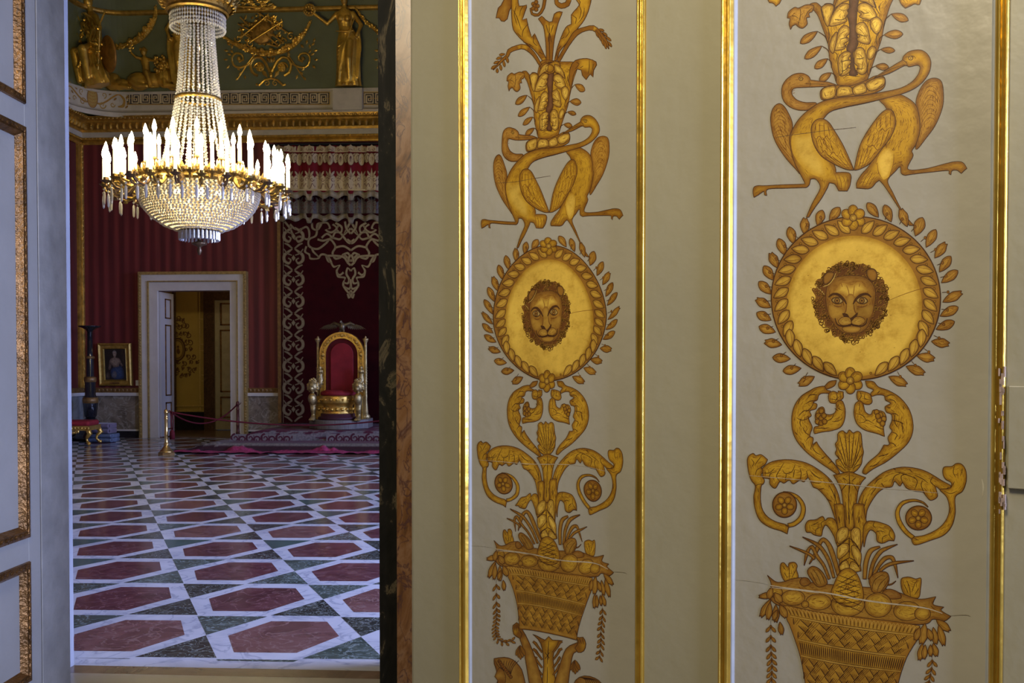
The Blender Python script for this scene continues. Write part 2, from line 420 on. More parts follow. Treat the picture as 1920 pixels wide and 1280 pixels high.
    P.fill("1080,745 1200,708 1280,730 1350,790 1375,880 1380,980 1350,1080 1320,1130 1328,1170 1290,1268 1420,1265 1560,1230 1640,1212 1700,1218 1733,1262* 1715,1275 1690,1300* 1675,1288 1655,1275 1620,1280 1612,1310* 1597,1300 1590,1278 1480,1288 1350,1302 1270,1314* 1240,1300 1230,1250 1190,1290 1150,1330 1140,1370 1180,1450 1230,1550 1290,1640 1335,1690* 1300,1690* 1240,1590 1170,1480 1110,1390 1075,1352* 1050,1370 1020,1405 990,1416* 905,1410* 905,1370 940,1310 1000,1240 1080,1100 1150,900 1120,800", ew=55)
    P.fill("1070,1290 1060,1200 1100,1130 1150,1110 1185,1150 1180,1230 1150,1320 1100,1345", col=GOLDL, edge=GOLD, ew=30, out=0)
    P.line("1060,1220 1070,1290 1100,1345", 4, EDGE); P.line("1185,1150 1180,1230 1150,1320", 4, EDGE)
    P.fill("1185,850 1160,820 1120,825 1060,880 970,1010 920,1120 885,1275* 930,1268 1010,1220 1100,1110 1160,1030 1195,950 1197,890", ew=34)
    P.lines("1050,960 1070,985 1100,965 1120,985 1150,960 1185,965|975,1080 1000,1100 1030,1090 1060,1125 1090,1110 1120,1085|1060,900 1050,960|1090,880 1080,960|1125,860 1125,960|1160,850 1160,950", 5, EDGE)
    P.lines("1010,1000 985,1080|1040,990 1020,1090|1075,990 1055,1100|1110,990 1085,1100|1150,975 1120,1060|930,1140 905,1250|960,1110 920,1260|990,1110 940,1260|1020,1110 960,1250|1050,1130 985,1230|1150,985 1100,1100", 4, EDGE)
    P.lines("920,1390 950,1330 990,1270|945,1400 970,1340 1010,1280|970,1400 995,1350 1030,1290|1000,1390 1020,1350 1045,1320", 4, EDGE)
    # --- left crane
    P.fill("425,935 400,860 360,795 320,777 280,810 260,880 270,980 300,1070 370,1180 450,1270 480,1300 460,1200 420,1050", col=(.52,.28,.04), ew=40)
    for k in range(8):
        y = 800+k*28
        P.line([(285, y+40, False), (320, y+10, False), (350, y+20, False), (385, y+60, False)], 3.5, EDGE)
    P.lines("300,1050 360,1130 430,1220|290,960 340,1080 420,1180|320,940 370,1060 410,1130", 4, EDGE)
    P.fill("1035,585* 1120,530 1200,480 1245,452 1255,425 1290,392 1340,376 1395,378 1440,410 1462,465 1450,540 1400,615 1330,668 1240,705 1100,742 950,778 830,802 720,832 665,880 640,940 660,1100 740,1240 750,1292* 855,1300 858,1380 835,1432* 770,1430* 740,1380 700,1370* 685,1410 640,1490 590,1560 548,1628* 528,1628* 570,1530 620,1440 632,1400 615,1360 590,1340 560,1342* 550,1385 530,1405* 380,1410 240,1418 232,1465* 215,1460 210,1435 190,1445 170,1460 135,1480* 128,1440 135,1405 165,1392 220,1392 350,1385 500,1380 515,1370 480,1300 440,1220 412,1120 405,1030 430,960 475,890 545,825 640,765 770,733 950,716 1100,690 1230,662 1315,618 1365,560 1382,510* 1365,488 1300,500 1265,492 1150,550", ew=50)
    P.fill("600,930 540,1000 440,1000 415,1060 430,1150 480,1230 560,1300 640,1330 680,1330 660,1200 600,1100", col=GOLDL, edge=GOLD, ew=60, out=0)
    P.ell(1311, 436, 17, 15, 0, 10, out=5, col=GOLDL, ew=10); P.ell(1311, 436, 5, 5, 0, 8, out=0, col=BRN, edge=BRN)
    P.lines("1250,450 1280,470 1285,492|1060,580 1150,525 1265,485|1270,430 1330,420 1350,440|720,832 830,800 950,775 1080,748", 4.5)
    P.fill("655,893 600,900 565,960 580,1070 640,1170 740,1232 830,1270 885,1275* 860,1210 800,1080 740,980 700,920", ew=34)
    P.lines("575,1000 600,1045 625,1020 650,1050 680,1020 700,1045 730,1010|600,1110 640,1150 665,1130 700,1170 730,1140 760,1170 790,1120|600,930 590,1000|630,920 625,1010|660,920 665,1015|690,940 705,1020", 5, EDGE)
    P.lines("600,1040 615,1110|630,1040 655,1130|665,1040 690,1140|700,1040 730,1140|735,1030 770,1120|660,1160 740,1220|690,1160 790,1245|720,1170 830,1260|755,1165 850,1265|790,1150 870,1270|810,1130 880,1272|585,1080 640,1165 740,1230", 4, EDGE)
    P.lines("765,1420 760,1360 740,1300|790,1425 790,1370 770,1310|815,1425 820,1370 800,1320|840,1415 845,1370 830,1320", 4, EDGE)
    P.line("300,1030 420,1012 560,995 680,978 900,955", 4, (.12,.07,.03))
    # --- wreath
    cx, cy, rx, ry = 900, K1+956, 634, 612
    def eo(a, f=1.0): return (cx+math.sin(a)*rx*f, cy-math.cos(a)*ry*f)
    outer = ((700,375,780,275),(610,410,650,295),(515,480,518,352),(435,550,400,420),(370,635,320,508),(315,730,258,615),(280,820,210,712),(265,925,172,830),(262,1025,152,962),(265,1120,155,1065),(298,1210,172,1168),(345,1305,215,1283),(410,1410,275,1400),(490,1480,352,1502),(590,1542,470,1605),
             (1070,350,985,240),(1165,385,1115,255),(1285,420,1235,285),(1345,490,1400,350),(1425,575,1500,440),(1490,655,1575,540),(1525,760,1612,640),(1540,840,1665,748),(1550,985,1695,910),(1530,1090,1668,1022),(1500,1190,1640,1130),(1465,1278,1600,1300),(1355,1385,1490,1412),(1275,1465,1415,1520),(1145,1542,1282,1605))
    for i, (bx, by, tx, ty) in enumerate(outer):
        P.leaf(bx, K1+by, tx, K1+ty, 70 if i != 18 else 84, notch=(i % 3 == 2 or i > 26), col=(.52,.285,.04))
    for i in range(len(outer)-1):
        if i == 14: continue
        b0, b1 = outer[i], outer[i+1]; x = (b0[0]+b1[0])/2; y = (b0[1]+b1[1])/2; q = math.hypot(x-cx, K1+y-cy); ux, uy = (x-cx)/q, (K1+y-cy)/q
        P.line([(x, K1+y, False), (x+ux*35, K1+y+uy*35, False)], 5, BRN); P.ell(x+ux*46, K1+y+uy*46, 10, 12, 0, 8, out=3, col=MID, ew=8)
    P.ell(cx, cy, rx, ry, 0, 60, col=(.33,.155,.02), edge=(.30,.14,.02), ew=20, out=9)
    P.ell(888, K1+1015, 508, 528, 0, 60, col=(.90,.60,.095), edge=(.50,.26,.02), ew=55, out=0)
    for sgn in (-1, 1):
        for i in range(17):
            a = math.radians(13+i*9.6)
            b0 = eo(sgn*a, .975); n = (-math.sin(sgn*a), math.cos(a)); t = (-sgn*math.cos(a), -math.sin(a))
            k = .82 if i < 12 else .55; g = .52 if i < 12 else .85
            L = 138; tx = b0[0]+(n[0]*k+t[0]*g)*L; ty = b0[1]+(n[1]*k+t[1]*g)*L
            P.leaf(b0[0], b0[1], tx, ty, 70, col=(.72,.44,.06), ew=20)
            P.ell(b0[0]+n[0]*26-t[0]*26, b0[1]+n[1]*26-t[1]*26, 9, 9, 0, 8, out=3, col=GOLD, ew=8)
    P.flower(880, K1+352, 52, 44, 6, .5); 
    # lion head
    lx, ly = 860, K1+985
    hair = []
    for k in range(44):
        a = 2*math.pi*k/44; q = 1+.05*math.sin(k*2.7)+.03*math.sin(k*5.1)
        low = 1.0 if math.sin(a) < .3 else .95
        hair.append((lx+282*math.cos(a)*q*(1-.18*max(0, math.sin(a))), ly+(292*q)*math.sin(a)*low, False))
    P.fill(hair, col=(.15,.055,.009), edge=(.25,.11,.015), ew=25, out=0)
    for k in range(300):
        a = R.uniform(0, 2*math.pi); q = R.uniform(.66, 1.03) if k < 190 else R.uniform(.94, 1.06); x = lx+275*math.cos(a)*q*(1-.18*max(0, math.sin(a))); y = ly+287*math.sin(a)*q; r = R.uniform(10, 20); a1_ = R.uniform(0, 6.28)
        arc = [(x+r*(1-t*.06)*math.cos(t*.85+a1_), y+r*(1-t*.06)*math.sin(t*.85+a1_), False) for t in range(8)]
        P.line([(u+3, v+3, f) for u, v, f in arc], 6, BRN); P.line(arc, 5, (.36,.17,.02) if k % 3 else (.50,.27,.035))
    P.fill("690,850 735,800 790,785 865,780 940,785 1000,815 1040,870 1047,960 1030,1060 1000,1150 950,1205 870,1222 800,1210 735,1150 690,1060 675,950".replace(' ', ' '), out=0) if False else None
    P.fill(pp("690,850 735,805 790,790 865,785 940,790 1000,820 1040,875 1047,960 1030,1060 1000,1150 950,1205 870,1222 800,1210 735,1150 690,1060 675,950", K1), col=(.40,.20,.028), edge=(.19,.08,.012), ew=50, out=4)
    P.fill(pp("760,880 800,840 860,860 920,835 970,870 990,900 930,920 880,950 845,950 790,920 730,925", K1), col=(.80,.52,.08), edge=(.44,.22,.03), ew=34, out=0)
    P.fill(pp("840,930 880,930 905,1000 912,1080 860,1105 805,1080 825,1000", K1), col=(.48,.27,.04), edge=(.30,.14,.02), ew=20, out=0)
    P.fill(pp("700,1010 760,1010 815,1050 800,1090 740,1110 705,1080", K1), col=(.50,.28,.04), edge=(.34,.17,.022), ew=30, out=0)
    P.fill(pp("1025,1010 960,1015 905,1050 920,1090 985,1100 1015,1080", K1), col=(.46,.26,.04), edge=(.34,.17,.022), ew=30, out=0)
    for s_, x in ((-1, 760), (1, 945)):
        P.fill(pp(f"{x-42},{968} {x-12},{948} {x+22},{952} {x+44},{980} {x+12},{998} {x-22},{992}", K1), col=(.58,.40,.12), edge=BRN, ew=12, out=6)
        P.ell(x, K1+974, 20, 20, 0, 12, col=(.40,.2,.03), edge=BRN, ew=8, out=5); P.ell(x, K1+974, 8, 8, 0, 8, col=BRN, edge=BRN, out=0)
    P.line(pp("695,948 730,925 770,930 808,962 830,1000", K1), 20); P.line(pp("1015,948 985,925 940,932 902,962 880,1000", K1), 20)
    P.lines("690,1060 715,1110 745,1150|1035,1060 1010,1110 985,1150|830,1000 825,1050 805,1085|885,1000 892,1050 915,1085|735,1010 765,1020 795,1015|910,1018 945,1022 985,1010", 9, (.20,.08,.012), dy=K1)
    P.fill(pp("800,1070 835,1075 860,1105 905,1070 915,1065 900,1100 865,1118 820,1100", K1), col=BRN, edge=BRN, out=3)
    P.fill(pp("770,1130 800,1098 850,1100 868,1125 900,1095 950,1100 970,1130 930,1158 880,1160 868,1150 850,1160 800,1160", K1), col=(.60,.36,.055), edge=(.36,.18,.025), ew=26, out=4)
    P.line(pp("745,1105 760,1150 800,1165 855,1158 868,1150 885,1158 940,1165 975,1145 985,1105", K1), 15); P.line(pp("866,1112 868,1150", K1), 7)
    P.fill(pp("800,1175 868,1165 935,1175 920,1205 868,1215 815,1205", K1), col=(.50,.28,.04), edge=(.28,.13,.02), ew=20, out=3)
    P.lines("830,860 845,900 850,940|890,860 885,900 880,940|790,845 800,870|930,845 925,870", 6, (.30,.13,.02), dy=K1)
    P.fill(pp("985,745 1030,735 1060,770 1050,820 1015,825 985,790", K1), col=(.34,.16,.02), edge=BRN, ew=14, out=6)
    P.fill(pp("735,765 690,760 655,800 665,850 700,840 730,800", K1), col=(.30,.14,.02), edge=BRN, ew=14, out=6)
    P.line(pp("748,770 735,805 700,850 655,870", K1), 6, (.72,.5,.12)); P.line(pp("600,870 640,900 665,930", K1), 6, (.72,.5,.12))
    P.line(pp("1130,980 1250,930 1390,885 1500,870", K1), 4, EDGE)
    for k in range(24):
        x = 888+R.uniform(-400, 400); y = K1+1015+R.uniform(-440, 380); P.line([(x, y, False), (x+R.uniform(-14, 14), y+R.uniform(-6, 6), False)], 4, MID)
    # --- heart scrolls
    P.fill(pp("670,330 700,300 755,290* 740,330 690,355 645,352", K2), col=(.42,.22,.03)); 
    P.fill(pp("660,335 600,345 560,365 490,410 440,480 418,570 425,670 460,750 530,830 620,900 700,955 760,997* 780,985* 740,920 670,840 625,785 605,750* 575,770 580,725 555,705 572,645 560,610 545,575 566,555 555,520 598,505 608,470 580,455 610,438 622,402 650,388 700,388 710,372 680,362", K2), ew=34)
    P.lines("610,400 560,400 540,420|600,440 550,450 525,470|585,455 560,500 520,530|545,575 500,590 470,580 455,570|485,580 480,610 490,640|560,520 510,520 470,560|540,560 555,610|580,720 550,715 525,745|555,705 520,680 500,640|600,760 575,790 600,830 640,850|640,880 670,860|690,920 720,900 745,930|445,680 460,700|570,770 560,810|480,430 465,470|500,760 520,800", 6, dy=K2)
    P.fill(pp("695,435 697,390 730,372 765,385 765,370* 805,376* 806,420 785,440 760,462 712,460", K2)); P.lines("750,385 760,420 740,455|780,380 785,420|705,430 740,435 770,440", 5, dy=K2)
    P.fill(pp("770,445 800,448 820,510 815,585 785,642 720,668 650,678 590,692* 582,670 592,640 620,632 600,600 594,550 620,502 650,490 665,510 670,540 705,548 740,535 752,500 750,460", K2))
    for x, y in ((640,520),(618,555),(640,575),(612,600),(640,610),(665,600),(660,555)): P.ell(x, K2+y, 19, 20, 0, 10, out=5)
    P.lines("770,470 765,500 800,515|735,545 720,575 680,600|800,570 770,595 720,600|600,650 660,650 700,645|740,500 770,520", 5, dy=K2)
    P.fill(pp("970,295* 985,340 1030,362 1010,390 1020,412* 1060,400 1110,405 1122,440 1160,462 1118,490 1130,530 1165,545 1170,590 1153,640 1170,672 1140,720 1150,772 1110,775* 1070,840 1000,900 960,950 950,985 975,995* 1030,955 1130,900 1220,830 1290,760 1325,680 1325,590 1295,500 1230,420 1150,370 1070,340 1030,300", K2), ew=34)
    P.lines("1120,415 1160,400 1190,405|1125,440 1180,440 1200,465|1160,545 1195,540 1220,560|1170,590 1220,600 1260,620|1240,600 1250,650 1255,690|1170,680 1200,690 1215,712|1150,760 1180,765 1205,790|1110,850 1080,860 1070,865|1140,840 1100,860|1000,935 1040,930 1075,905|1250,480 1265,510|1160,500 1130,490|1060,390 1080,370|1195,540 1190,600 1210,640|1210,700 1190,740", 6, dy=K2)
    P.fill(pp("915,440 905,400 912,370* 945,372 990,385 1010,402 1022,450 1000,472 960,467", K2)); P.lines("930,375 940,410 920,440|970,385 965,425 1010,440", 5, dy=K2)
    P.fill(pp("900,460 930,445 955,470 970,525 1010,548 1030,515 1060,515 1110,530 1128,580 1108,640 1115,712* 1060,690 970,665 910,620 885,550 888,490", K2))
    for x, y in ((1055,530),(1085,550),(1110,580),(1075,590),(1100,615),(1065,560)): P.ell(x, K2+y, 19, 21, 0, 10, out=5)
    P.lines("925,460 930,490 920,520|900,540 950,555 985,600|920,608 960,605 985,590 1040,620|1110,660 1070,645 1040,630", 5, dy=K2)
    P.flower(858, K2+293, 54, 46, 6, .52)
    # palmette
    P.fill(pp("850,990 790,972 755,930 750,890 770,878 745,840 755,808 745,770 762,740 765,690 800,668 830,688 850,662 880,685 910,672 938,690 945,745 950,790 957,830 948,870 940,920 900,970", K2), ew=24)
    P.lines("850,690 850,800 850,975|815,680 830,800 845,970|885,690 875,800 860,960|775,700 805,820 838,960|925,690 905,820 868,950|755,775 795,860 830,955|945,760 905,870 872,945|760,850 790,900 825,960|950,840 910,900 875,955|755,925 790,940 825,970|935,920 900,935 875,965", 6, dy=K2)
    # side scroll arms
    P.fill(pp("190,960 250,910 330,888 430,888 540,915 640,975 720,1050 770,1150 795,1290 812,1400* 765,1400* 730,1290 690,1190 620,1110 580,1090 560,1050 540,1020 510,1052 480,1040 430,1067 400,1040 360,1062 330,1050 295,1100 255,1070 250,1030 205,1020 200,985", K2), ew=34)
    P.lines("205,985 250,985 290,950|250,1030 260,990 300,980|330,1050 305,1010 330,960 360,910|350,960 370,990 420,975 445,920|380,990 370,1040|440,960 430,1020|480,1040 490,990 480,950|540,1020 530,970|560,1050 600,1060 640,1060|620,1110 660,1100|550,960 600,1010 650,1030|690,1030 720,1070|740,1120 750,1200|680,1180 720,1200|700,1080 740,1160 770,1280", 6, dy=K2)
    P.fill(pp("85,900 95,860 130,838 150,855 190,848 238,885* 220,920 190,945 205,970 190,1000 215,1040 205,1068 190,1085 185,1180 200,1260 240,1315 300,1350 370,1370 397,1387* 385,1443* 340,1420 250,1390 180,1340 145,1260 133,1170 145,1085 115,1040 95,980", K2), ew=26)
    P.lines("115,880 135,910 120,940|190,860 160,900 140,930|145,1000 160,960 190,945|145,1085 170,1070 205,1068|165,1100 170,1130|370,1375 390,1390", 5, dy=K2)
    P.ribbon([(392,K2+1378,30),(440,K2+1365,32),(492,K2+1315,34),(505,K2+1240,32),(470,K2+1175,26),(415,K2+1140,18),(355,K2+1128,8)], ew=14)
    P.ell(365, K2+1224, 90, 94, 0, 26, col=(.36,.18,.025), ew=30, out=8); P.flower(365, K2+1226, 44, 27, 5, .3)
    P.fill(pp("920,1400* 912,1290 918,1200 960,1110 1040,1030 1130,970 1240,942 1350,950 1440,980 1540,1040 1625,1095 1600,1165* 1560,1140 1500,1088 1512,1160 1460,1190 1420,1150 1400,1128 1340,1120 1280,1098 1250,1058 1230,1084 1190,1048 1170,1088 1110,1100 1050,1150 990,1250 975,1330 962,1395*", K2), ew=34)
    P.lines("1170,1060 1190,1010 1230,990|1250,1060 1240,1010 1280,990|1190,975 1250,990 1310,1010 1350,1030|1340,1110 1360,1050 1330,1010|1420,1150 1390,1080 1400,1040|1500,1090 1460,1050 1480,1010|1110,1090 1090,1060|1050,1100 1010,1150|1300,960 1320,975|1180,950 1200,965|980,1180 960,1240|1340,1000 1400,1030 1440,1060|1040,1070 1060,1040 1100,1020|960,1150 940,1240 945,1320|1600,1090 1570,1110", 6, dy=K2)
    P.fill(pp("1560,942 1620,935 1650,915 1690,918 1722,960 1728,1040 1700,1120 1645,1165 1645,1280 1620,1380 1560,1450 1460,1490 1350,1525 1320,1500* 1325,1468 1420,1450 1520,1400 1580,1330 1600,1250 1580,1165 1530,1110 1600,1100 1615,1060 1570,1030 1552,990", K2), ew=26)
    P.lines("1640,930 1630,980 1650,1020|1700,950 1690,1000|1610,1100 1640,1050|1560,1120 1610,1140 1660,1120|1610,1240 1605,1290|1330,1470 1370,1490", 5, dy=K2)
    P.ribbon([(1330,K2+1470,30),(1275,K2+1425,32),(1225,K2+1350,34),(1212,K2+1275,30),(1250,K2+1212,26),(1330,K2+1190,18),(1400,K2+1205,12),(1440,K2+1240,6)], ew=14)
    P.ell(1370, K3+42, 97, 90, 0, 26, col=(.36,.18,.025), ew=30, out=8); P.flower(1368, K3+44, 47, 29, 5, .3)
    # stem cup and trunk
    P.fill(pp("730,1000* 790,990 850,975 920,1000 975,1020* 940,1060 915,1130 895,1290 880,1400 830,1400 812,1290 790,1120 760,1050", K2), ew=30)
    P.lines("850,985 852,1050 850,1130|852,1060 845,1200 850,1300|790,1120 830,1070 850,1060|915,1130 880,1070 852,1060|800,1020 830,1040|900,1020 870,1045|850,1250 845,1330|820,1200 830,1340|885,1200 870,1340", 6, dy=K2)
    P.fill(pp("735,-60* 745,0 760,100 748,200 770,300 775,440* 940,440* 932,330 955,200 985,120 965,0 960,-60* 885,-60 880,20 888,120 855,135 820,110 815,0 800,-60", K3), ew=30)
    P.fill(pp("765,120 735,50 690,42 670,60 650,30 600,55 545,62 520,100 528,147 560,150 580,165 600,172 640,177 652,130 672,95 700,120 735,180 755,235", K3), ew=24)
    P.fill(pp("955,130 980,72 1035,66 1110,85 1160,112 1192,170 1185,215* 1150,212 1100,232 1058,215 1050,160 1010,132 980,180 960,260", K3), ew=24)
    P.lines("670,60 640,80 650,120|560,100 590,90 620,70|600,170 600,130 640,110|1050,150 1080,140 1120,150|1100,230 1100,190 1130,170|1040,70 1030,100 1050,120|1160,130 1150,170 1185,215", 5, dy=K3)
    for t in ("765,230 755,160 790,115 840,120 840,180 800,220", "870,210 862,150 890,115 930,130 935,200 930,280 900,260", "768,350 760,270 790,235 845,240 840,300", "875,320 865,260 895,250 940,310 930,400 900,370", "780,430 785,380 830,360 855,420 840,440", "855,440 865,370 910,390 930,440"):
        P.fill(pp(t, K3), col=GOLDL, edge=MID, ew=26, out=5)
    P.lines("850,190 850,240 850,340|850,20 850,90|850,190 900,240 935,300|850,190 800,230 765,260|853,340 900,370 920,410|853,340 800,370 780,400|770,30 780,80|925,30 920,80", 8, dy=K3)
    # grass blades
    BL = [((770,470,26),(740,360,34),(700,250,34),(655,205,30),(620,250,30),(590,320,20),(550,388,4)), ((735,490,20),(700,370,26),(650,280,26),(600,235,24),(500,185,3)), ((700,500,20),(660,400,22),(610,330,24),(570,260,28),(535,300,24),(512,398,3)),
          ((590,350,18),(560,320,18),(500,290,16),(403,252,3)), ((965,500,26),(975,380,34),(1010,290,34),(1080,258,14)), ((1000,500,22),(1030,380,28),(1080,300,30),(1130,270,22),(1212,240,3)), ((1030,480,22),(1070,400,26),(1120,345,30),(1170,340,28),(1195,400,22),(1215,492,3)), ((1080,440,20),(1130,400,24),(1200,378,22),(1335,363,3)), ((1140,545,10),(1170,538,8),(1200,515,3))]
    for t in BL: P.ribbon([(x, K3+y, w) for x, y, w in t], ew=16, col=(.46,.25,.035))
    # flowers, buds
    P.fill(pp("365,515 335,450 335,390 360,378 390,410 400,380 440,375 460,400 455,430 468,480 450,515 410,510", K3)); P.lines("400,500 400,430 395,410|385,490 360,450|420,490 440,450 450,430|350,400 370,430|420,390 430,420", 5, dy=K3)
    P.fill(pp("1240,560 1240,500 1280,485 1310,487 1350,500 1388,495 1385,570 1370,640 1310,640 1260,610", K3)); P.lines("1310,635 1300,560 1280,510|1320,600 1340,540 1360,510|1290,600 1260,540|1340,620 1370,570", 5, dy=K3)
    P.fill(pp("235,470* 300,520 360,520 420,500 500,490 540,520 700,540 960,560 1100,570 1220,600 1370,650 1500,632* 1480,690 1560,710* 1540,735 1612,780* 1560,815 1480,800 1380,840 900,800 360,710 250,620 265,540", K3), col=(.40,.21,.03), edge=(.22,.09,.015), ew=34)
    P.fill(pp("480,520 500,490 540,495 560,530 520,555 490,545", K3), col=OCH)
    P.fill(pp("570,510 535,445 570,405 620,420 665,470 685,535 620,560", K3), col=(.42,.23,.035)); P.lines("580,430 610,470 640,540|620,430 650,480 670,535|560,450 590,500 610,545", 5, dy=K3)
    P.fill(pp("1010,560 1000,500 1060,450 1130,450 1150,500 1130,560 1080,600 1030,600", K3), col=(.42,.23,.035)); P.lines("1020,580 1040,510 1110,460|1060,595 1080,540 1140,480|1090,590 1120,550 1145,510", 5, dy=K3)
    P.fill(pp("1100,600 1150,575 1220,600 1240,640 1180,650 1120,640", K3), col=OCH)
    for x, y, a, b_ in ((430,640,88,58),(620,672,96,60),(520,690,28,26),(1067,695,102,92),(1285,740,102,72),(840,690,125,90),(1400,760,60,50),(300,600,50,40)):
        P.ell(x, K3+y, a, b_, 0, 22, col=(.62,.37,.04), edge=(.24,.10,.012), ew=40)
    P.fill(pp("718,620 735,540 780,450 840,418 900,450 940,530 958,640 900,700 800,700", K3), ew=30)
    for k in range(6):
        P.line([(770-k*10, K3+470+k*38, False), (850+k*2, K3+500+k*42, False), (930+k*5, K3+520+k*46, False)], 6)
        P.line([(905+k*9, K3+460+k*40, False), (840, K3+500+k*36, False), (760-k*6, K3+545+k*26, False)], 6)
    # basket
    def edgeL(y): return 365+(y-700)*(.27 if y < 1100 else .26)+(18 if 760 < y < 1150 else 0)
    P.fill(pp("365,700 600,745 900,785 1200,820 1380,850* 1360,950 1325,1010 1280,1090 1240,1200 1212,1310 1195,1440* 850,1400 530,1345* 512,1230 485,1090 445,960 405,850 378,790", K3), col=(.50,.27,.03), edge=(.30,.13,.015), ew=70, hatch=0)
    # position inside the basket: s across 0..1, t down 0..1
    def bq(s, t):
        lx_ = 365+165*(t**.8) + 25*math.sin(math.pi*min(1, t*1.3)); ly_ = 700+645*t
        rx_ = 1380-185*t-38*math.sin(math.pi*t); ry_ = 850+590*t
        return (lx_+(rx_-lx_)*s, K3+ly_+(ry_-ly_)*s+(14*math.sin(math.pi*s)))
    def bl(p, w, c=BRN): P.line([(*bq(s, t), False) for s, t in p], w, c)
    HI = (.56,.33,.06)
    for t in (.12, .395, .58):
        bl([(i/8, t) for i in range(9)], 14, HI); bl([(i/8, t+.014) for i in range(9)], 5); bl([(i/8, t-.012) for i in range(9)], 5)
    for i in range(34):
        s = i/34
        bl([(s, .095), (s+.004, .03), (s+.014, .005), (s+.025, .03), (s+.028, .1)], 6, HI); bl([(s+.014, .1), (s+.014, .04)], 6)
    for i in range(50):
        bl([(i/50+.01, .42), (i/50+.012, .56)], 9)
    for (t0, t1) in ((.14, .375), (.6, .93)):
        rows = 3 if t0 < .5 else 4; dt = (t1-t0)/rows
        for r in range(rows):
            for c in range(13):
                s0 = (c+(.5 if r % 2 else 0))/13; d = 1 if (c+r) % 2 else -1
                for q in range(4):
                    o = q*.019
                    a_ = (s0+o, t0+r*dt) if d > 0 else (s0+o+.02, t0+r*dt)
                    b_ = (min(1, s0+o+.055), t0+(r+1)*dt) if d > 0 else (max(0, s0+o-.035), t0+(r+1)*dt)
                    if a_[0] < .99: bl([a_, b_], 5 if q else 8, BRN if q == 0 else (.17,.07,.01))
    for i in range(40):
        s = i/40
        bl([(s, .94), (s+.006, .97), (s+.02, .97), (s+.024, .94)], 5, HI)
    # leaf clusters at both handles
    for t in ((300,615,172,632,46),(262,650,185,785,52),(258,670,240,805,50),(300,690,300,825,52),(330,690,378,790,58),(330,820,345,918,44),(290,600,340,680,60),(270,560,245,650,50),(310,730,280,810,40),
              (1500,800,1605,890,58),(1520,840,1560,1000,56),(1480,860,1500,990,52),(1420,830,1390,990,70),(1380,860,1345,960,50),(1400,980,1375,1110,48),(1420,990,1410,1100,44),(1480,980,1505,1080,50),(1460,990,1460,1080,40),(1440,870,1470,960,50)):
        P.leaf(t[0], K3+t[1], t[2], K3+t[3], t[4], notch=True, col=(.44,.24,.035), ew=18)
    # cracks where the gilding is lost
    P.line(pp("255,548 420,572 700,608 900,648 1100,678 1300,700 1440,722 1550,758", K3), 11, WORN); P.line(pp("250,562 480,585 620,605", K3), 6, WORN)
    P.line(pp("1600,775 1720,770 1760,780", K3), 3, (.25,.22,.15)); P.line(pp("0,505 140,520 240,540", K3), 3, (.58,.55,.42))
    P.line(pp("100,1005 400,1030 700,1058 920,1080 1130,1102 1300,1115 1520,1136", K2), 5, WORN)
    P.line(pp("1845,1030 1855,1090 1848,1160", K2), 12, (.62,.60,.52))
    def chain(path):
        P.line([(x, y, False) for x, y in path], 4)
        fine = catmull([(x, y, False) for x, y in path], False, 6)
        acc = 0
        for i in range(1, len(fine)):
            x0, y0 = fine[i-1]; x1, y1 = fine[i]; acc += math.hypot(x1-x0, y1-y0)
            if acc > 42:
                acc = 0; d = math.hypot(x1-x0, y1-y0); ux, uy = (x1-x0)/d, (y1-y0)/d
                for s_ in (-1, 1): P.leaf(x1, y1, x1+(ux*.75-uy*s_*.6)*62, y1+(uy*.75+ux*s_*.6)*62, 24, rib=False, col=(.36,.18,.025), ew=10, out=3)
                P.ell(x1, y1, 9, 9, 0, 8, out=3, col=MID, ew=6)
    chain([(262,K3+800),(262,K3+1000),(270,K3+1150),(268,K3+1290),(300,K3+1410),(380,K3+1480),(480,K3+1470)])
    chain([(1470,K3+1060),(1470,K3+1150),(1445,K3+1290),(1440,K3+1400),(1420,K3+1560)])
    return P

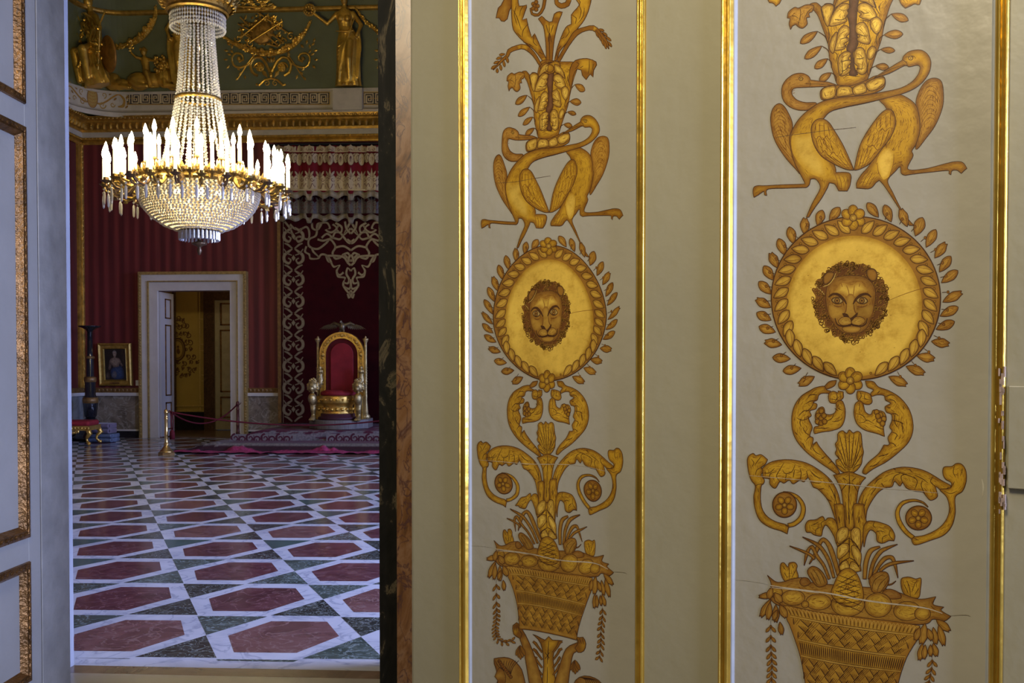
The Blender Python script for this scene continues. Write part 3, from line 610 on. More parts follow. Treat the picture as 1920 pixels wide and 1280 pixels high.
def draw_far_extras():
    """parts seen only on the far panel, in photo pixels"""
    P = Painter()
    def a(s): return [(880+x/5.334, y/5.334, sh) for x, y, sh in pp(s)]
    def e(s): return [(880+x/3.656, 930+y/3.656, sh) for x, y, sh in pp(s)]
    K = dict(ew=7, out=1.3)
    P.fill(a("380,-60 320,50 290,80 268,180* 300,180 320,210* 350,215* 380,190 400,110 420,70 430,-60"), **K, col=(.42,.22,.03))
    P.fill(a("425,-60 430,250 480,350 560,430 650,500 740,620* 775,600* 700,440 655,335* 625,372* 600,300 580,220 575,185 530,200* 560,110 575,50 500,60 480,-60"), **K)
    for t in ("440,100 480,180 520,300|540,60 510,110 505,160|590,240 540,300 530,370|650,350 640,420 680,460|600,440 640,470|540,420 590,440 620,460|480,330 520,370|700,520 740,545", "470,60 450,150 480,250"):
        for q in t.split('|'): P.line(a(q), 1.3)
    P.fill(a("850,610* 880,480 940,320 980,260 1020,240 1020,150 1050,110 1100,50 1070,0 1070,-60 1215,-60 1200,80 1150,200 1080,290 1000,400 900,520 885,600*"), **K)
    for q in "1030,150 1070,180 1060,240|1100,60 1120,110 1100,190|980,270 1000,320 960,380|920,390 950,370|880,500 920,460|1150,80 1140,160 1090,230|1080,-20 1110,20 1100,60|870,560 890,500".split('|'): P.line(a(q), 1.3)
    P.fill(a("770,620* 765,430 740,260 690,190 725,160 765,200 800,220 830,215 850,140 900,115 932,120 890,230 850,400 830,620*"), **K)
    for q in "800,230 800,400 805,600|770,250 790,330|840,250 815,330|800,330 790,420|805,330 820,420".split('|'): P.line(a(q), 1.5)
    P.ribbon([(880+x/5.334, y/5.334, w/5.334) for x, y, w in ((720,665,26),(650,550,34),(560,470,50),(480,475,44),(400,510,40),(380,560,30),(330,600,26),(240,700,4))], ew=4, out=1.2)
    P.ribbon([(880+x/5.334, y/5.334, w/5.334) for x, y, w in ((890,610,34),(990,440,36),(1070,330,50),(1160,290,40),(1240,280,50),(1300,330,40),(1370,420,30),(1395,490,4))], ew=4, out=1.2)
    for (x, y, dx, dy) in ((360,540,-60,10),(330,570,-60,20),(300,610,-55,25),(270,650,-50,40),(370,560,20,70),(340,600,15,70),(310,640,10,65),(280,680,0,50),
                           (1260,300,40,80),(1290,330,40,90),(1320,370,30,90),(1350,400,20,90),(1290,290,60,20),(1330,320,50,40),(1360,360,60,50),(1385,410,40,60)):
        P.leaf(880+x/5.334, y/5.334, 880+(x+dx)/5.334, (y+dy)/5.334, 5, rib=False, ew=4, out=1)
    P.ribbon([(880+x/5.334, y/5.334, w/5.334) for x, y, w in ((760,-40,30),(740,80,28),(690,150,24),(630,140,22),(615,80,16))], ew=4, out=1.2)
    for x, y in ((640,40),(670,20),(655,60),(685,60),(640,85),(670,95)): P.ell(880+x/5.334, y/5.334, 3.6, 3.8, 0, 9, ew=3, out=1)
    P.ribbon([(880+x/5.334, y/5.334, w/5.334) for x, y, w in ((870,-40,30),(875,30,40),(920,60,50),(980,40,50),(1005,-30,40))], ew=4, out=1.2)
    P.fill(a("1000,760* 1010,680 1060,605 1180,585 1270,620 1275,650 1245,700 1240,772* 1210,742 1170,797* 1130,750 1120,700 1080,690 1040,760 1020,900* 990,800"), **K)
    for q in "1070,620 1100,640 1060,690|1110,680 1140,660|1200,600 1200,680 1190,740|1240,640 1235,700".split('|'): P.line(a(q), 1.3)
    P.fill(a("715,700 710,660 760,620 800,640 850,610 905,630 905,690 860,720 800,740 740,720"), **K)
    P.ell(880+805/5.334, 685/5.334, 8, 7.5, 0, 14, ew=4, out=1.2); P.line(a("850,640 855,700"), 1.2); P.line(a("755,640 750,700"), 1.2)
    # below the basket
    P.fill(e("435,945* 490,1010 510,1150 500,1330 590,1330 575,1100 605,1020 640,990 570,985 545,960 520,985 470,960"), **K)
    for q in "545,990 540,1060 535,1150|535,1170 535,1260 530,1320|520,1070 550,1110|550,1070 520,1115|540,1060 540,1120".split('|'): P.line(e(q), 1.5)
    for y0, d in ((1000, 1), (1050, 1), (1105, 1), (1155, 1)):
        for s in (-1, 1):
            x = 500 if s < 0 else 575
            P.ribbon([(880+xx/3.656, 930+yy/3.656, w/3.656) for xx, yy, w in ((x, y0+70, 10), (x+s*30, y0+30, 14), (x+s*45, y0+5-s*4, 18), (x+s*(62 if y0 < 1100 else 40), y0-5, 14))], ew=3, out=1)
    P.ribbon([(880+x/3.656, 930+y/3.656, w/3.656) for x, y, w in ((335,900,34),(365,960,46),(400,1050,58),(430,1160,76),(470,1340,100))], ew=9, out=1.3, col=(.46,.26,.04))
    P.fill(e("300,925 300,885 325,865 348,880 345,918 362,945 350,975 322,960 305,945"), **K)
    P.lines
    for q in "315,880 312,920|328,875 325,925|340,885 336,925".split('|'): P.line(e(q), 1.1)
    P.ribbon([(880+x/3.656, 930+y/3.656, w/3.656) for x, y, w in ((780,1010,40),(730,1035,54),(690,1060,60),(660,1150,72),(620,1340,104))], ew=9, out=1.3, col=(.46,.26,.04))
    P.fill(e("735,962 755,968 780,965 800,1010 785,1060 745,1070 725,1040 745,1010"), **K)
    for q in "755,975 770,1010|775,970 785,1015|745,980 755,1010".split('|'): P.line(e(q), 1.1)
    P.fill(e("170,1112* 240,1103 300,1120 345,1165 370,1220 372,1330 190,1330 196,1262 175,1235* 188,1200 172,1150"), col=(.36,.19,.03), ew=7, out=1.3)
    P.fill(e("196,1262 175,1235* 190,1200 215,1170 250,1230 240,1300 200,1330"), col=(.5,.29,.045), ew=7, out=1)
    for k in range(9): P.line(e(f"{285},{1222} {300-k*12},{1170} {340-k*20},{1125}"), 1.4)
    for k in range(10): P.ell(880+(205+k*9)/3.656, 930+(1130+k*12)/3.656, 3, 3, 0, 8, col=MID, ew=3, out=1)
    P.fill(e("728,1262 790,1230 860,1245 905,1280 930,1340 730,1340"), col=(.36,.19,.03), ew=7, out=1.3)
    for k in range(7): P.line(e(f"{760},{1240} {800+k*12},{1260} {800+k*20},{1330}"), 1.4)
    for cx_, cy_ in ((350,1060),(725,1160)):
        for k in range(5):
            P.leaf(880+cx_/3.656, 930+(cy_-40)/3.656, 880+(cx_-30+k*16)/3.656, 930+(cy_+60-abs(k-2)*14)/3.656, 7, rib=False, ew=3, out=1)
    return P

# matching points: far panel (photo px) <-> near panel (drawing units)
def cA(x, y): return (880+x/5.334, y/5.334)
def cB(x, y): return (880+x/4.741, 200+y/4.741)
def cC(x, y): return (880+x/4.128, 430+y/4.128)
def cD(x, y): return (880+x/4.266, 700+y/4.266)
def cE(x, y): return (880+x/3.656, 930+y/3.656)
PAIRS = [(cA(375,810),(385,135)), (cA(462,1040),(482,325)), (cA(487,1160),(515,440)), (cB(477,160),(590,513)), (cA(1158,905),(1293,153)), (cA(1120,1025),(1253,255)), (cA(1070,1140),(1193,380)),
 (cB(390,193),(490,550)), (cB(292,290),(342,690)), (cB(605,275),(750,635)), (cB(1070,80),(1370,377)), (cB(1157,180),(1462,470)), (cB(830,240),(1035,585)), (cB(1190,260),(1490,585)), (cB(1245,340),(1556,690)),
 (cB(260,427),(320,777)), (cB(215,510),(260,870)), (cB(712,935),(885,1270)), (cB(105,1070),(128,1470)), (cB(430,1035),(545,1390)), (cB(1368,965),(1733,1262)), (cB(990,965),(1245,1305)),
 (cB(630,1080),(810,1432)), (cB(770,1060),(950,1414)), (cB(430,1250),(538,1625)), (cC(615,128),(880,K1+352)), (cC(188,680),(268,K1+950)), (cC(1063,640),(1534,K1+900)), (cC(602,1175),(858,K2+293)),
 (cC(518,652),(760,K1+974)), (cC(655,640),(945,K1+974)), (cC(600,765),(860,K1+1090)), (cC(610,392),(870,K1+685)), (cC(600,925),(850,K1+1285)), (cC(410,660),(575,K1+960)), (cC(778,640),(1140,K1+960)),
 (cC(98,640),(152,K1+962)), (cC(1165,600),(1695,K1+910)), (cD(303,280),(417,K2+570)), (cD(955,300),(1327,K2+600)), (cD(610,383),(850,K2+662)), (cD(625,650),(850,K2+985)),
 (cD(95,540),(130,K2+838)), (cD(1195,600),(1680,K2+916)), (cD(270,880),(365,K2+1224)), (cD(992,935),(1370,K3+42)), (cD(292,1070),(385,K2+1443)), (cD(965,1130),(1340,K3+245)), (cD(388,1030),(520,K3+110)), (cD(857,1050),(1192,K3+180)),
 (cE(280,85),(500,K3+185)), (cE(258,150),(403,K3+252)), (cE(760,127),(1212,K3+240)), (cE(808,208),(1335,K3+363)), (cE(535,275),(840,K3+418)), (cE(265,225),(400,K3+376)), (cE(825,300),(1310,K3+487)),
 (cE(255,480),(365,K3+700)), (cE(845,560),(1380,K3+850)), (cE(120,430),(172,K3+632)), (cE(988,525),(1608,K3+785)), (cE(310,650),(450,K3+955)), (cE(805,740),(1290,K3+1080)), (cE(345,910),(530,K3+1345)), (cE(735,985),(1195,K3+1440)), (cE(240,1000),(380,K3+1480)), (cE(905,1070),(1440,K3+1500)), (cE(185,800),(262,K3+1090))]
def tps(src, dst, lam=2.0):
    src = np.array(src, float)/1000; dst = np.array(dst, float); n = len(src)
    def U(r2): return np.where(r2 > 0, r2*np.log(r2+1e-12), 0)
    d2 = ((src[:, None]-src[None])**2).sum(-1)
    Kk = U(d2)+lam*1e-4*np.eye(n); Pm = np.column_stack([np.ones(n), src])
    A = np.block([[Kk, Pm], [Pm.T, np.zeros((3, 3))]]); W = np.linalg.solve(A, np.vstack([dst, np.zeros((3, 2))]))
    def f(X):
        X = np.asarray(X, float)/1000; d2 = ((X[:, None]-src[None])**2).sum(-1)
        return U(d2) @ W[:n] + np.column_stack([np.ones(len(X)), X]) @ W[n:]
    return f
to_far = tps([q for _, q in PAIRS], [p for p, _ in PAIRS])

# ------------------------------------------------------------------ right-hand door leaf
ANG = math.radians(-35.1)
LU = Vector((math.cos(ANG), math.sin(ANG), 0)); LN = Vector((math.sin(ANG), -math.cos(ANG), 0))   # along the leaf, towards the viewer
d0 = ray(1028, 690); LP = CAM + d0 * (2.99 / 1.0); LP.z = 0
leaf_mw = Matrix(((LU.x, 0, LN.x, LP.x), (LU.y, 0, LN.y, LP.y), (0, 1, 0, 0), (0, 0, 0, 1)))       # local x = along, y = up, z = out of the leaf
def to_leaf(pxy, depth=0.0):
    """photo pixels (n,2) -> local (u, v) on the plane lying `depth` out of the leaf face"""
    p0 = LP + LN*depth; out = []
    for x, y in pxy:
        q = onP(x, y, p0, LN) - LP; out.append((q.dot(LU), q.z))
    return np.array(out)
def leafu(px, py=690, depth=0.0): return to_leaf([(px, py)], depth)[0][0]
leaf = thing('painted_door_leaf', 'large grey-cream door leaf with two gilt-framed panels of painted gold cranes and lion medallions', 'door', mw=leaf_mw)
PD = -0.010                                            # panels lie this far behind the stiles
LH = 4.1; v0, v1 = 0.28, 3.78
ua0, ua1 = leafu(865, 690, 0.0), leafu(1208, 690, 0.0)
ub0, ub1 = leafu(1353.5, 690, 0.0), leafu(1884, 690, 0.0)
uL = leafu(767); uR = ub1 + (ua0 - uL)
mb = MB()
for (x0, x1, y0_, y1_) in ((uL+.018, ua0, .02, LH), (ua1, ub0, .02, LH), (ub1, uR, .02, LH), (ua0, ua1, .02, v0), (ua0, ua1, v1, LH), (ub0, ub1, .02, v0), (ub0, ub1, v1, LH)):
    mb.box((x0, y0_, -.05), (x1, y1_, 0))
# rounded nosing on the edge next to the jamb
mb.tube([(uL+.016, .02, -.02), (uL+.016, LH, -.02)], .018, 12)
o = mb.build('leaf_frame', M['leaf_paint'], leaf)
def rect_mould(mb, x0, x1, y0_, y1_, prof, mi=0):
    """prof: list of (inset from the rectangle, height)"""
    vs = []; n = len(prof)
    for cx_, cy_, sx, sy in ((x0, y0_, 1, 1), (x1, y0_, -1, 1), (x1, y1_, -1, -1), (x0, y1_, 1, -1)):
        for ins, h in prof: vs.append((cx_+sx*ins, cy_+sy*ins, h))
    fs = []
    for k in range(4):
        l = (k+1) % 4
        for i in range(n-1): fs.append((k*n+i, l*n+i, l*n+i+1, k*n+i+1))
    mb.add(vs, fs, mi)
for name, (x0, x1), fn in (('far_panel', (ua0, ua1), None), ('near_panel', (ub0, ub1), None)):
    mb = MB(); mb.box((x0, v0, PD-.012), (x1, v1, PD)); pan = mb.build('door_panel', M['panel_paint'], leaf)
    mb = MB()
    rect_mould(mb, x0-.003, x1+.003, v0-.003, v1+.003, [(0, -.002), (0, .010), (.005, .014), (.009, .008), (.013, .006), (.020, .012), (.026, .009), (.031, -.002)])
    mb.build('gilt_moulding', M['gilt'], leaf, smooth=False, bevel=.0015)
    mb = MB(); rect_mould(mb, x0+.027, x1-.027, v0+.027, v1-.027, [(0, -.003), (.004, -.004), (.007, PD+.002), (.009, PD)]); mb.build('panel_fillet', M['lit_fillet'], leaf)
    if name == 'far_panel':
        DP = draw_common(True)
        render_paint(DP.items, lambda A: to_leaf(to_far(A), PD), 'painted_ornament', leaf, M['paint'], base=PD+.0004)
        o = render_paint(draw_far_extras().items, lambda A: to_leaf(A, PD), 'painted_foliage', leaf, M['paint'], base=PD+.0003)
    else:
        DP = draw_common(False)
        render_paint(DP.items, lambda A: to_leaf(np.column_stack([1380+A[:, 0]/4, A[:, 1]/4]), PD), 'painted_ornament', leaf, M['paint'], base=PD+.0004)
# rim lock case on the outer stile, worn strip of the last moulding
mb = MB(); q0 = to_leaf([(1889, 915), (1960, 724)], .012)
mb.box((q0[0][0], q0[0][1], 0), (uR, q0[1][1], .014)); mb.build('lock_plate', M['leaf_paint'], leaf, bevel=.002)
mb = MB()
R = random.Random(2)
for k in range(30):
    px = R.uniform(1876, 1886); py = R.uniform(690, 960); q = to_leaf([(px, py)], .0)[0]; h = R.uniform(.006, .03)
    mb.box((q[0]-R.uniform(.001, .003), q[1]-h/2, .004), (q[0]+R.uniform(.001, .003), q[1]+h/2, .0145))
mb.build('bare_wood_chip', mat('bare_chipped_wood', (.38, .27, .2), .8, 0, .4, 40), leaf)
# ------------------------------------------------------------------ the throne room: shell
YB = 23.8
def W(px, py, d=0.0): return onY(px, py, YB - d)
def zw(py, d=0.0, px=400): return W(px, py, d).z
XL = W(152, 500).x; XR = 9.6; YN = 5.78
M['white_marble'] = marble('white_marble_tile', [(0.3, (.52, .54, .58)), (0.5, (.66, .67, .70)), (0.8, (.72, .73, .75))], 1.6, 1.5, .17, vein=((.42, .44, .50), 2.0))
M['red_marble'] = marble('red_breccia_tile', [(0.3, (.07, .026, .03)), (0.5, (.13, .045, .05)), (0.75, (.19, .08, .085))], 2.2, 2.5, .16, vein=((.24, .12, .12), 2.4))
M['red_marble2'] = marble('brown_red_breccia_tile', [(0.3, (.12, .05, .045)), (0.5, (.20, .09, .08)), (0.75, (.27, .13, .12))], 1.8, 2.5, .16, vein=((.30, .18, .16), 2.4))
M['green_marble'] = marble('dark_green_marble_tile', [(0.3, (.03, .05, .04)), (0.5, (.07, .10, .08)), (0.75, (.15, .19, .16))], 3.0, 3.0, .16, vein=((.30, .36, .33), 2.5))
M['black_green'] = marble('black_green_marble_tile', [(0.35, (.015, .02, .018)), (0.6, (.05, .06, .05)), (0.8, (.12, .14, .12))], 3.5, 4.0, .16, vein=((.3, .33, .3), 2.5))
M['teal_marble'] = marble('teal_marble_tile', [(0.3, (.05, .10, .09)), (0.6, (.09, .15, .13)), (0.8, (.12, .19, .17))], 2.0, 2.0, .16)
M['brown_strip'] = marble('brown_marble_strip', [(0.3, (.10, .06, .035)), (0.6, (.20, .12, .07)), (0.8, (.26, .17, .11))], 2.0, 2.0, .25)
M['beige_stone'] = marble('beige_threshold_stone', [(0.3, (.30, .26, .20)), (0.6, (.37, .33, .26)), (0.8, (.42, .38, .31))], 1.5, 1.0, .3)
def clip(poly, a, b, c):
    out = []
    for i in range(len(poly)):
        p, q = poly[i-1], poly[i]; dp, dq = a*p[0]+b*p[1]+c, a*q[0]+b*q[1]+c
        if (dp >= 0) != (dq >= 0):
            t = dp/(dp-dq); out.append((p[0]+(q[0]-p[0])*t, p[1]+(q[1]-p[1])*t))
        if dq >= 0: out.append(q)
    return out
mb = MB()
X0, X1, Y0, Y1 = XL, XR, 5.64, YB-.02
mb.add([(X0, YN-.28, 0), (X1, YN-.28, 0), (X1, YB, 0), (X0, YB, 0)], [(0, 1, 2, 3)], 0)
c0 = (-1.845, 6.19); a1 = (.992, .030); a2 = (-.495, .988)
HX = [(-.355, -.005), (-.19, .362), (.19, .362), (.358, .005), (.19, -.372), (-.19, -.372)]
TU = [(-.5, .005), (-.745, .487), (-.255, .487)]; TD = [(-.5, -.005), (-.745, -.487), (-.255, -.487)]
rnd = random.Random(11)
for j in range(-2, 20):
    for i in range(-14, 24):
        cx, cy = c0[0]+i*a1[0]+j*a2[0], c0[1]+i*a1[1]+j*a2[1]
        for poly, mis in ((HX, (1, 1, 1, 2)), (TU, (3, 3, 4, 5)), (TD, (3, 4, 4))):
            p = [(cx+x*a1[0]*1.0+y*0.0, cy+y+x*a1[1]) for x, y in poly]
            mi = rnd.choice(mis)
            if poly is HX and cy < 6.6: mi = 2
            for (a, b_, c_) in ((1, 0, -X0), (-1, 0, X1), (0, 1, -Y0), (0, -1, Y1)):
                if p: p = clip(p, a, b_, c_)
            if len(p) >= 3:
                ar = sum(p[k-1][0]*p[k][1]-p[k][0]*p[k-1][1] for k in range(len(p)))
                if ar < 0: p = p[::-1]
                mb.add([(x, y, .0008) for x, y in p], [tuple(range(len(p)))], mi)
# thin joints between the slabs of the white frames
struct('floor', mb, [M['white_marble'], M['red_marble'], M['red_marble2'], M['green_marble'], M['black_green'], M['teal_marble']])
mb = MB(); mb.box((X0, 5.36, -.1), (X1, 5.50, .0006), 0); mb.box((X0, -6, -.1), (X1, 5.36, 0), 1)
struct('floor_threshold', mb, [M['brown_strip'], M['beige_stone']])
# --- damask
m, nt, b = new_mat('red_striped_silk_damask')
co = coords(nt, (1, 1, 1)); wv = N(nt, 'ShaderNodeTexWave', Scale=1.22, Distortion=0.15, wave_type='BANDS', bands_direction='X')
nt.links.new(co, wv.inputs[0])
ns = N(nt, 'ShaderNodeTexNoise', Scale=1.0, Detail=4.0); nt.links.new(coords(nt, (9, 9, .7)), ns.inputs['Vector'])
c1 = ramp(nt, wv.outputs['Fac'], [(0.15, (.092, .009, .009)), (0.5, (.125, .014, .013)), (0.85, (.172, .026, .022))])
c2 = ramp(nt, ns.outputs['Fac'], [(0.3, (.8, .8, .8)), (0.7, (1.25, 1.2, 1.2))])
mx = N(nt, 'ShaderNodeMix', data_type='RGBA', blend_type='MULTIPLY'); mx.inputs[0].default_value = 1
nt.links.new(c1, mx.inputs[6]); nt.links.new(c2, mx.inputs[7]); nt.links.new(mx.outputs[2], b.inputs['Base Color'])
b.inputs['Roughness'].default_value = .55; b.inputs['Sheen Weight'].default_value = .1
M['damask'] = m
M['dado'] = marble('brown_veined_dado_marble', [(0.3, (.10, .075, .05)), (0.5, (.22, .18, .13)), (0.75, (.32, .27, .20))], 1.1, 4.0, .3, vein=((.36, .33, .27), 2.0))
M['dado_blue'] = marble('grey_green_dado_marble', [(0.3, (.12, .12, .10)), (0.6, (.26, .27, .25)), (0.8, (.34, .35, .34))], 1.2, 3.0, .3)
M['white_stucco'] = mat('old_white_stucco', (.50, .45, .33), .6, 0, .15, 3)
M['white_casing'] = marble('white_casing_marble', [(0.3, (.56, .53, .48)), (0.6, (.66, .63, .57)), (0.8, (.70, .68, .63))], 1.0, 1.0, .35)
M['black_base'] = mat('black_marble_base', (.018, .017, .018), .25, 0, .4, 5)
M['cove_green'] = mat('sage_green_cove_paint', (.135, .150, .072), .75, 0, .14, 1.2)
M['cloth'] = None
ZC = zw(264)
dl, dr = W(298, 600).x, W(433.6, 600).x; dtop = W(360, 545).z
mb = MB()
mb.box((XL-.3, YB, 0), (dl, YB+.3, 7.6)); mb.box((dr, YB, 0), (XR, YB+.3, 7.6)); mb.box((dl, YB, dtop), (dr, YB+.3, 7.6))
struct('wall_back', mb, M['damask'])
mb = MB(); mb.box((XL-.3, YN, 0), (XL, YB, 7.6)); struct('wall_left', mb, M['damask'])
mb = MB(); mb.box((XR, 6, 0), (XR+.3, YB, .6)); mb.box((XR, 6, 5.6), (XR+.3, YB, 13.2))
for ya, yb in ((6, 8.2), (11.8, 15.2), (18.8, YB)): mb.box((XR, ya, .6), (XR+.3, yb, 5.6))
struct('wall_right', mb, M['damask'])
# wall between the two rooms: right pier and the piece beside the left leaf
jx = onY(766, 690, 3.45).x
mb = MB(); mb.box((-.42, 3.62, 0), (XR, YN, 13.2)); mb.box((XL-.3, 5.0, 0), (-3.05, YN, 13.2)); mb.box((-3.05, 3.62, 4.9), (-.42, YN, 13.2)); mb.box((-6, 3.62, 0), (-3.05, 5.0, 13.2))
struct('wall_front', mb, M['leaf_paint'])
mb = MB(); mb.box((XL-.3, YN, 13.2), (XR+.3, YB+.3, 13.4)); struct('ceiling', mb, M['white_stucco'])
# upper wall above the cornice on the entrance side is plain plaster
mb = MB(); mb.box((XL-.3, YN-.01, 7.6), (XL, YB+.3, 13.2)); mb.box((XL-.3, YB, 7.6), (XR, YB+.3, 13.2)); struct('wall_upper', mb, M['cove_green'])

def sweep(mb, path, prof, mi=0):
    """path: list of ((x,y),(nx,ny)) ; prof: list of (offset into the room, z)"""
    n = len(prof); vs = []
    for (x, y), (nx, ny) in path:
        for d, z in prof: vs.append((x+nx*d, y+ny*d, z))
    fs = [(k*n+i, k*n+i+1, (k+1)*n+i+1, (k+1)*n+i) for k in range(len(path)-1) for i in range(n-1)]
    mb.add(vs, fs, mi)
STR = [((XL, YN), (1, 0)), ((XL, YB), (1, -1)), ((XR, YB), (-0.0, -1))]
def zz(py, d): return onY(640, py, YB-d).z
# gold and white cornice
def cornice(name, prof, m, extra=None):
    mb = MB(); sweep(mb, STR, [(d, zz(py, d)) for d, py in prof])
    if extra: extra(mb)
    struct(name, mb, m)
def egg(py, d, r, step, long=1.0):
    def f(mb):
        z = zz(py, d); x = XL+d
        while x < 1.5:
            mb.ball((x, YB-d, z), (r*.55*long, r*.7, r), 8, 5); x += step
        y = YB-d
        while y > 15: mb.ball((XL+d, y, z), (r*.7, r*.55*long, r), 8, 5); y -= step
    return f
cornice('trim_1', [(0, 265), (.05, 265), (.07, 261), (.05, 257), (.10, 255), (.10, 251), (.02, 251)], M['room_gold'], egg(253, .10, .028, .09))
cornice('trim_2', [(.02, 252), (.12, 251), (.12, 241), (.05, 241)], M['white_stucco'])
cornice('trim_3', [(.05, 242), (.16, 241), (.17, 236), (.30, 224), (.33, 222), (.33, 219), (.40, 215), (.42, 210), (.36, 209)], M['room_gold'], egg(230, .27, .085, .16))
def beads(mb):
    z = zz(214, .43); x = XL+.43
    while x < 1.5: mb.ball((x, YB-.43, z), (.035, .03, .03), 6, 4); x += .1
    y = YB-.43
    while y > 15: mb.ball((XL+.43, y, z), .03, 6, 4); y -= .1
mb = MB(); beads(mb); struct('trim_4', mb, M['room_gold'])
# rounded frieze and cove
RC = 1.15
def rpath(d0):
    out = [((XL+d0, YN), (1, 0))]
    for k in range(13):
        a = math.pi/2*k/12
        out.append(((XL+d0+RC-RC*math.cos(a), YB-d0-RC+RC*math.sin(a)), (math.cos(a), -math.sin(a))))
    out.append(((XR, YB-d0), (0, -1))); return out
D0 = .30
zf0, zf1 = zz(212, .4), zz(166, .3)
mb = MB(); sweep(mb, rpath(D0), [(.10, zf0-.02), (.10, zz(205, .4)), (.02, zz(203, .3)), (0, zz(200, .3)), (0, zz(171, .3)), (.03, zz(169, .3)), (.03, zf1), (-.25, zf1)])
struct('wall_frieze', mb, M['white_stucco'])
def cove_d(h): return -.05 + .10*h + .055*h*h
mb = MB(); sweep(mb, rpath(D0), [(cove_d(h), zf1+h) for h in [0, .3, .6, .9, 1.2, 1.6, 2.0, 2.4, 2.8, 3.2]], 0)
struct('wall_cove', mb, M['cove_green'], smooth=False)
ZTOP = zz(11, .75)
mb = MB(); h_ = ZTOP-zf1; sweep(mb, rpath(D0), [(cove_d(h_)-.02, ZTOP-.06), (cove_d(h_)+.05, ZTOP-.04), (cove_d(h_)+.06, ZTOP), (cove_d(h_)+.05, ZTOP+.04), (cove_d(h_), ZTOP+.06)]); struct('trim_5', mb, M['room_gold'])

# generic painted / embroidered surface material driven by drawn colours
def attr_mat(name, rough, metal=0.0, sheen=0.0, bump=.1, ns=60.0, var=(.8, 1.15)):
    m, nt, b = new_mat(name); a = N(nt, 'ShaderNodeAttribute', attribute_name='paint')
    n1 = N(nt, 'ShaderNodeTexNoise', Scale=ns, Detail=4.0); nt.links.new(coords(nt), n1.inputs['Vector'])
    v = ramp(nt, n1.outputs['Fac'], [(.3, (var[0],)*3), (.7, (var[1],)*3)])
    mx = N(nt, 'ShaderNodeMix', data_type='RGBA', blend_type='MULTIPLY'); mx.inputs[0].default_value = 1
    nt.links.new(a.outputs['Color'], mx.inputs[6]); nt.links.new(v, mx.inputs[7]); nt.links.new(mx.outputs[2], b.inputs['Base Color'])
    b.inputs['Roughness'].default_value = rough; b.inputs['Metallic'].default_value = metal; b.inputs['Sheen Weight'].default_value = sheen
    return m
M['drawn'] = attr_mat('painted_wall_decoration', .6)
M['embroid'] = attr_mat('metal_thread_embroidery', .45, .25, .1)
M['oil'] = attr_mat('oil_on_canvas', .35, 0, 0, ns=30, var=(.7, 1.3))
def scaled(P4, Y, name, parent, mt, base=0.0, sign=1, pix=4.0):
    """drawn in photo pixels*pix on the vertical plane y=Y"""
    def f(A):
        out = []
        for x, y in A:
            q = onY(x/pix, y/pix, Y); out.append((q.x, q.z))
        return np.array(out)
    o = render_paint(P4.items, f, name, parent, mt, step=.0006, base=0.0)
    o.matrix_world = Matrix(((1, 0, 0, 0), (0, 0, -1, Y-.003-base), (0, 1, 0, 0), (0, 0, 0, 1))); return o
def spiral(P, cx, cy, r, a0, turns, w, col, dirn=1, edge=None, out=0):
    pts = []; n = int(10*turns)+2
    for k in range(n):
        t = k/(n-1); rr = r*(1-.82*t); a = a0+dirn*turns*2*math.pi*t
        pts.append((cx+rr*math.cos(a), cy+rr*math.sin(a), w*(1-.5*t)))
    P.ribbon(pts, col=col, edge=edge or col, ew=3, out=out)

# Greek key on the frieze (drawn at 4 units per photo pixel)
def key_panel(x0, x1, name):
    P = Painter(); ca = (.045, .035, .025); cb = (.62, .50, .27)
    P.fill([(x0*4, 172*4, True), (x1*4, 172*4, True), (x1*4, 197*4, True), (x0*4, 197*4, True)], col=(.45, .28, .06), edge=(.45, .28, .06), out=0, smooth=False)
    P.fill([(x0*4+6, 173.6*4, True), (x1*4-6, 173.6*4, True), (x1*4-6, 195.4*4, True), (x0*4+6, 195.4*4, True)], col=ca, edge=ca, out=0, smooth=False)
    u = 18.7*4; n = max(1, int((x1-x0)*4/u)); u = ((x1-x0)*4-16)/n; t = 174.6*4+4; bt = 194.6*4-4; h = bt-t
    for k in range(n):
        a = x0*4+8+k*u; fl = (k // 2) % 2; mir = k % 2
        def q(s, v):
            if mir: s = 1-s
            if fl: v = 1-v
            return (a+u*(.06+.88*s), t+h*v, True)
        P.line([q(0, 1), q(0, 0), q(.92, 0), q(.92, .98), q(.2, .98)], 9, cb, smooth=False, taper=False)
        P.line([q(.2, .98), q(.2, .22), q(.7, .22), q(.7, .75), q(.42, .75), q(.42, .48)], 9, cb, smooth=False, taper=False)
        P.line([q(.42, .5), q(1.04 if not mir else 1.04, .5)], 5, (.45, .28, .06), smooth=False, taper=False)
    o = scaled(P, YB-D0, name, None, M['drawn'], base=.004)
    return tag(o, kind='structure')
key_panel(225, 619, 'trim_6'); key_panel(681, 800, 'trim_7')
# pedestal block under the statue and its faded two-word inscription
mb = MB(); a_ = onY(624, 208, YB-.45); b_ = onY(679, 164.5, YB-.45); mb.box((a_.x, YB-.46, a_.z+.02), (b_.x, YB-.25, b_.z)); struct('trim_8', mb, M['white_stucco'])
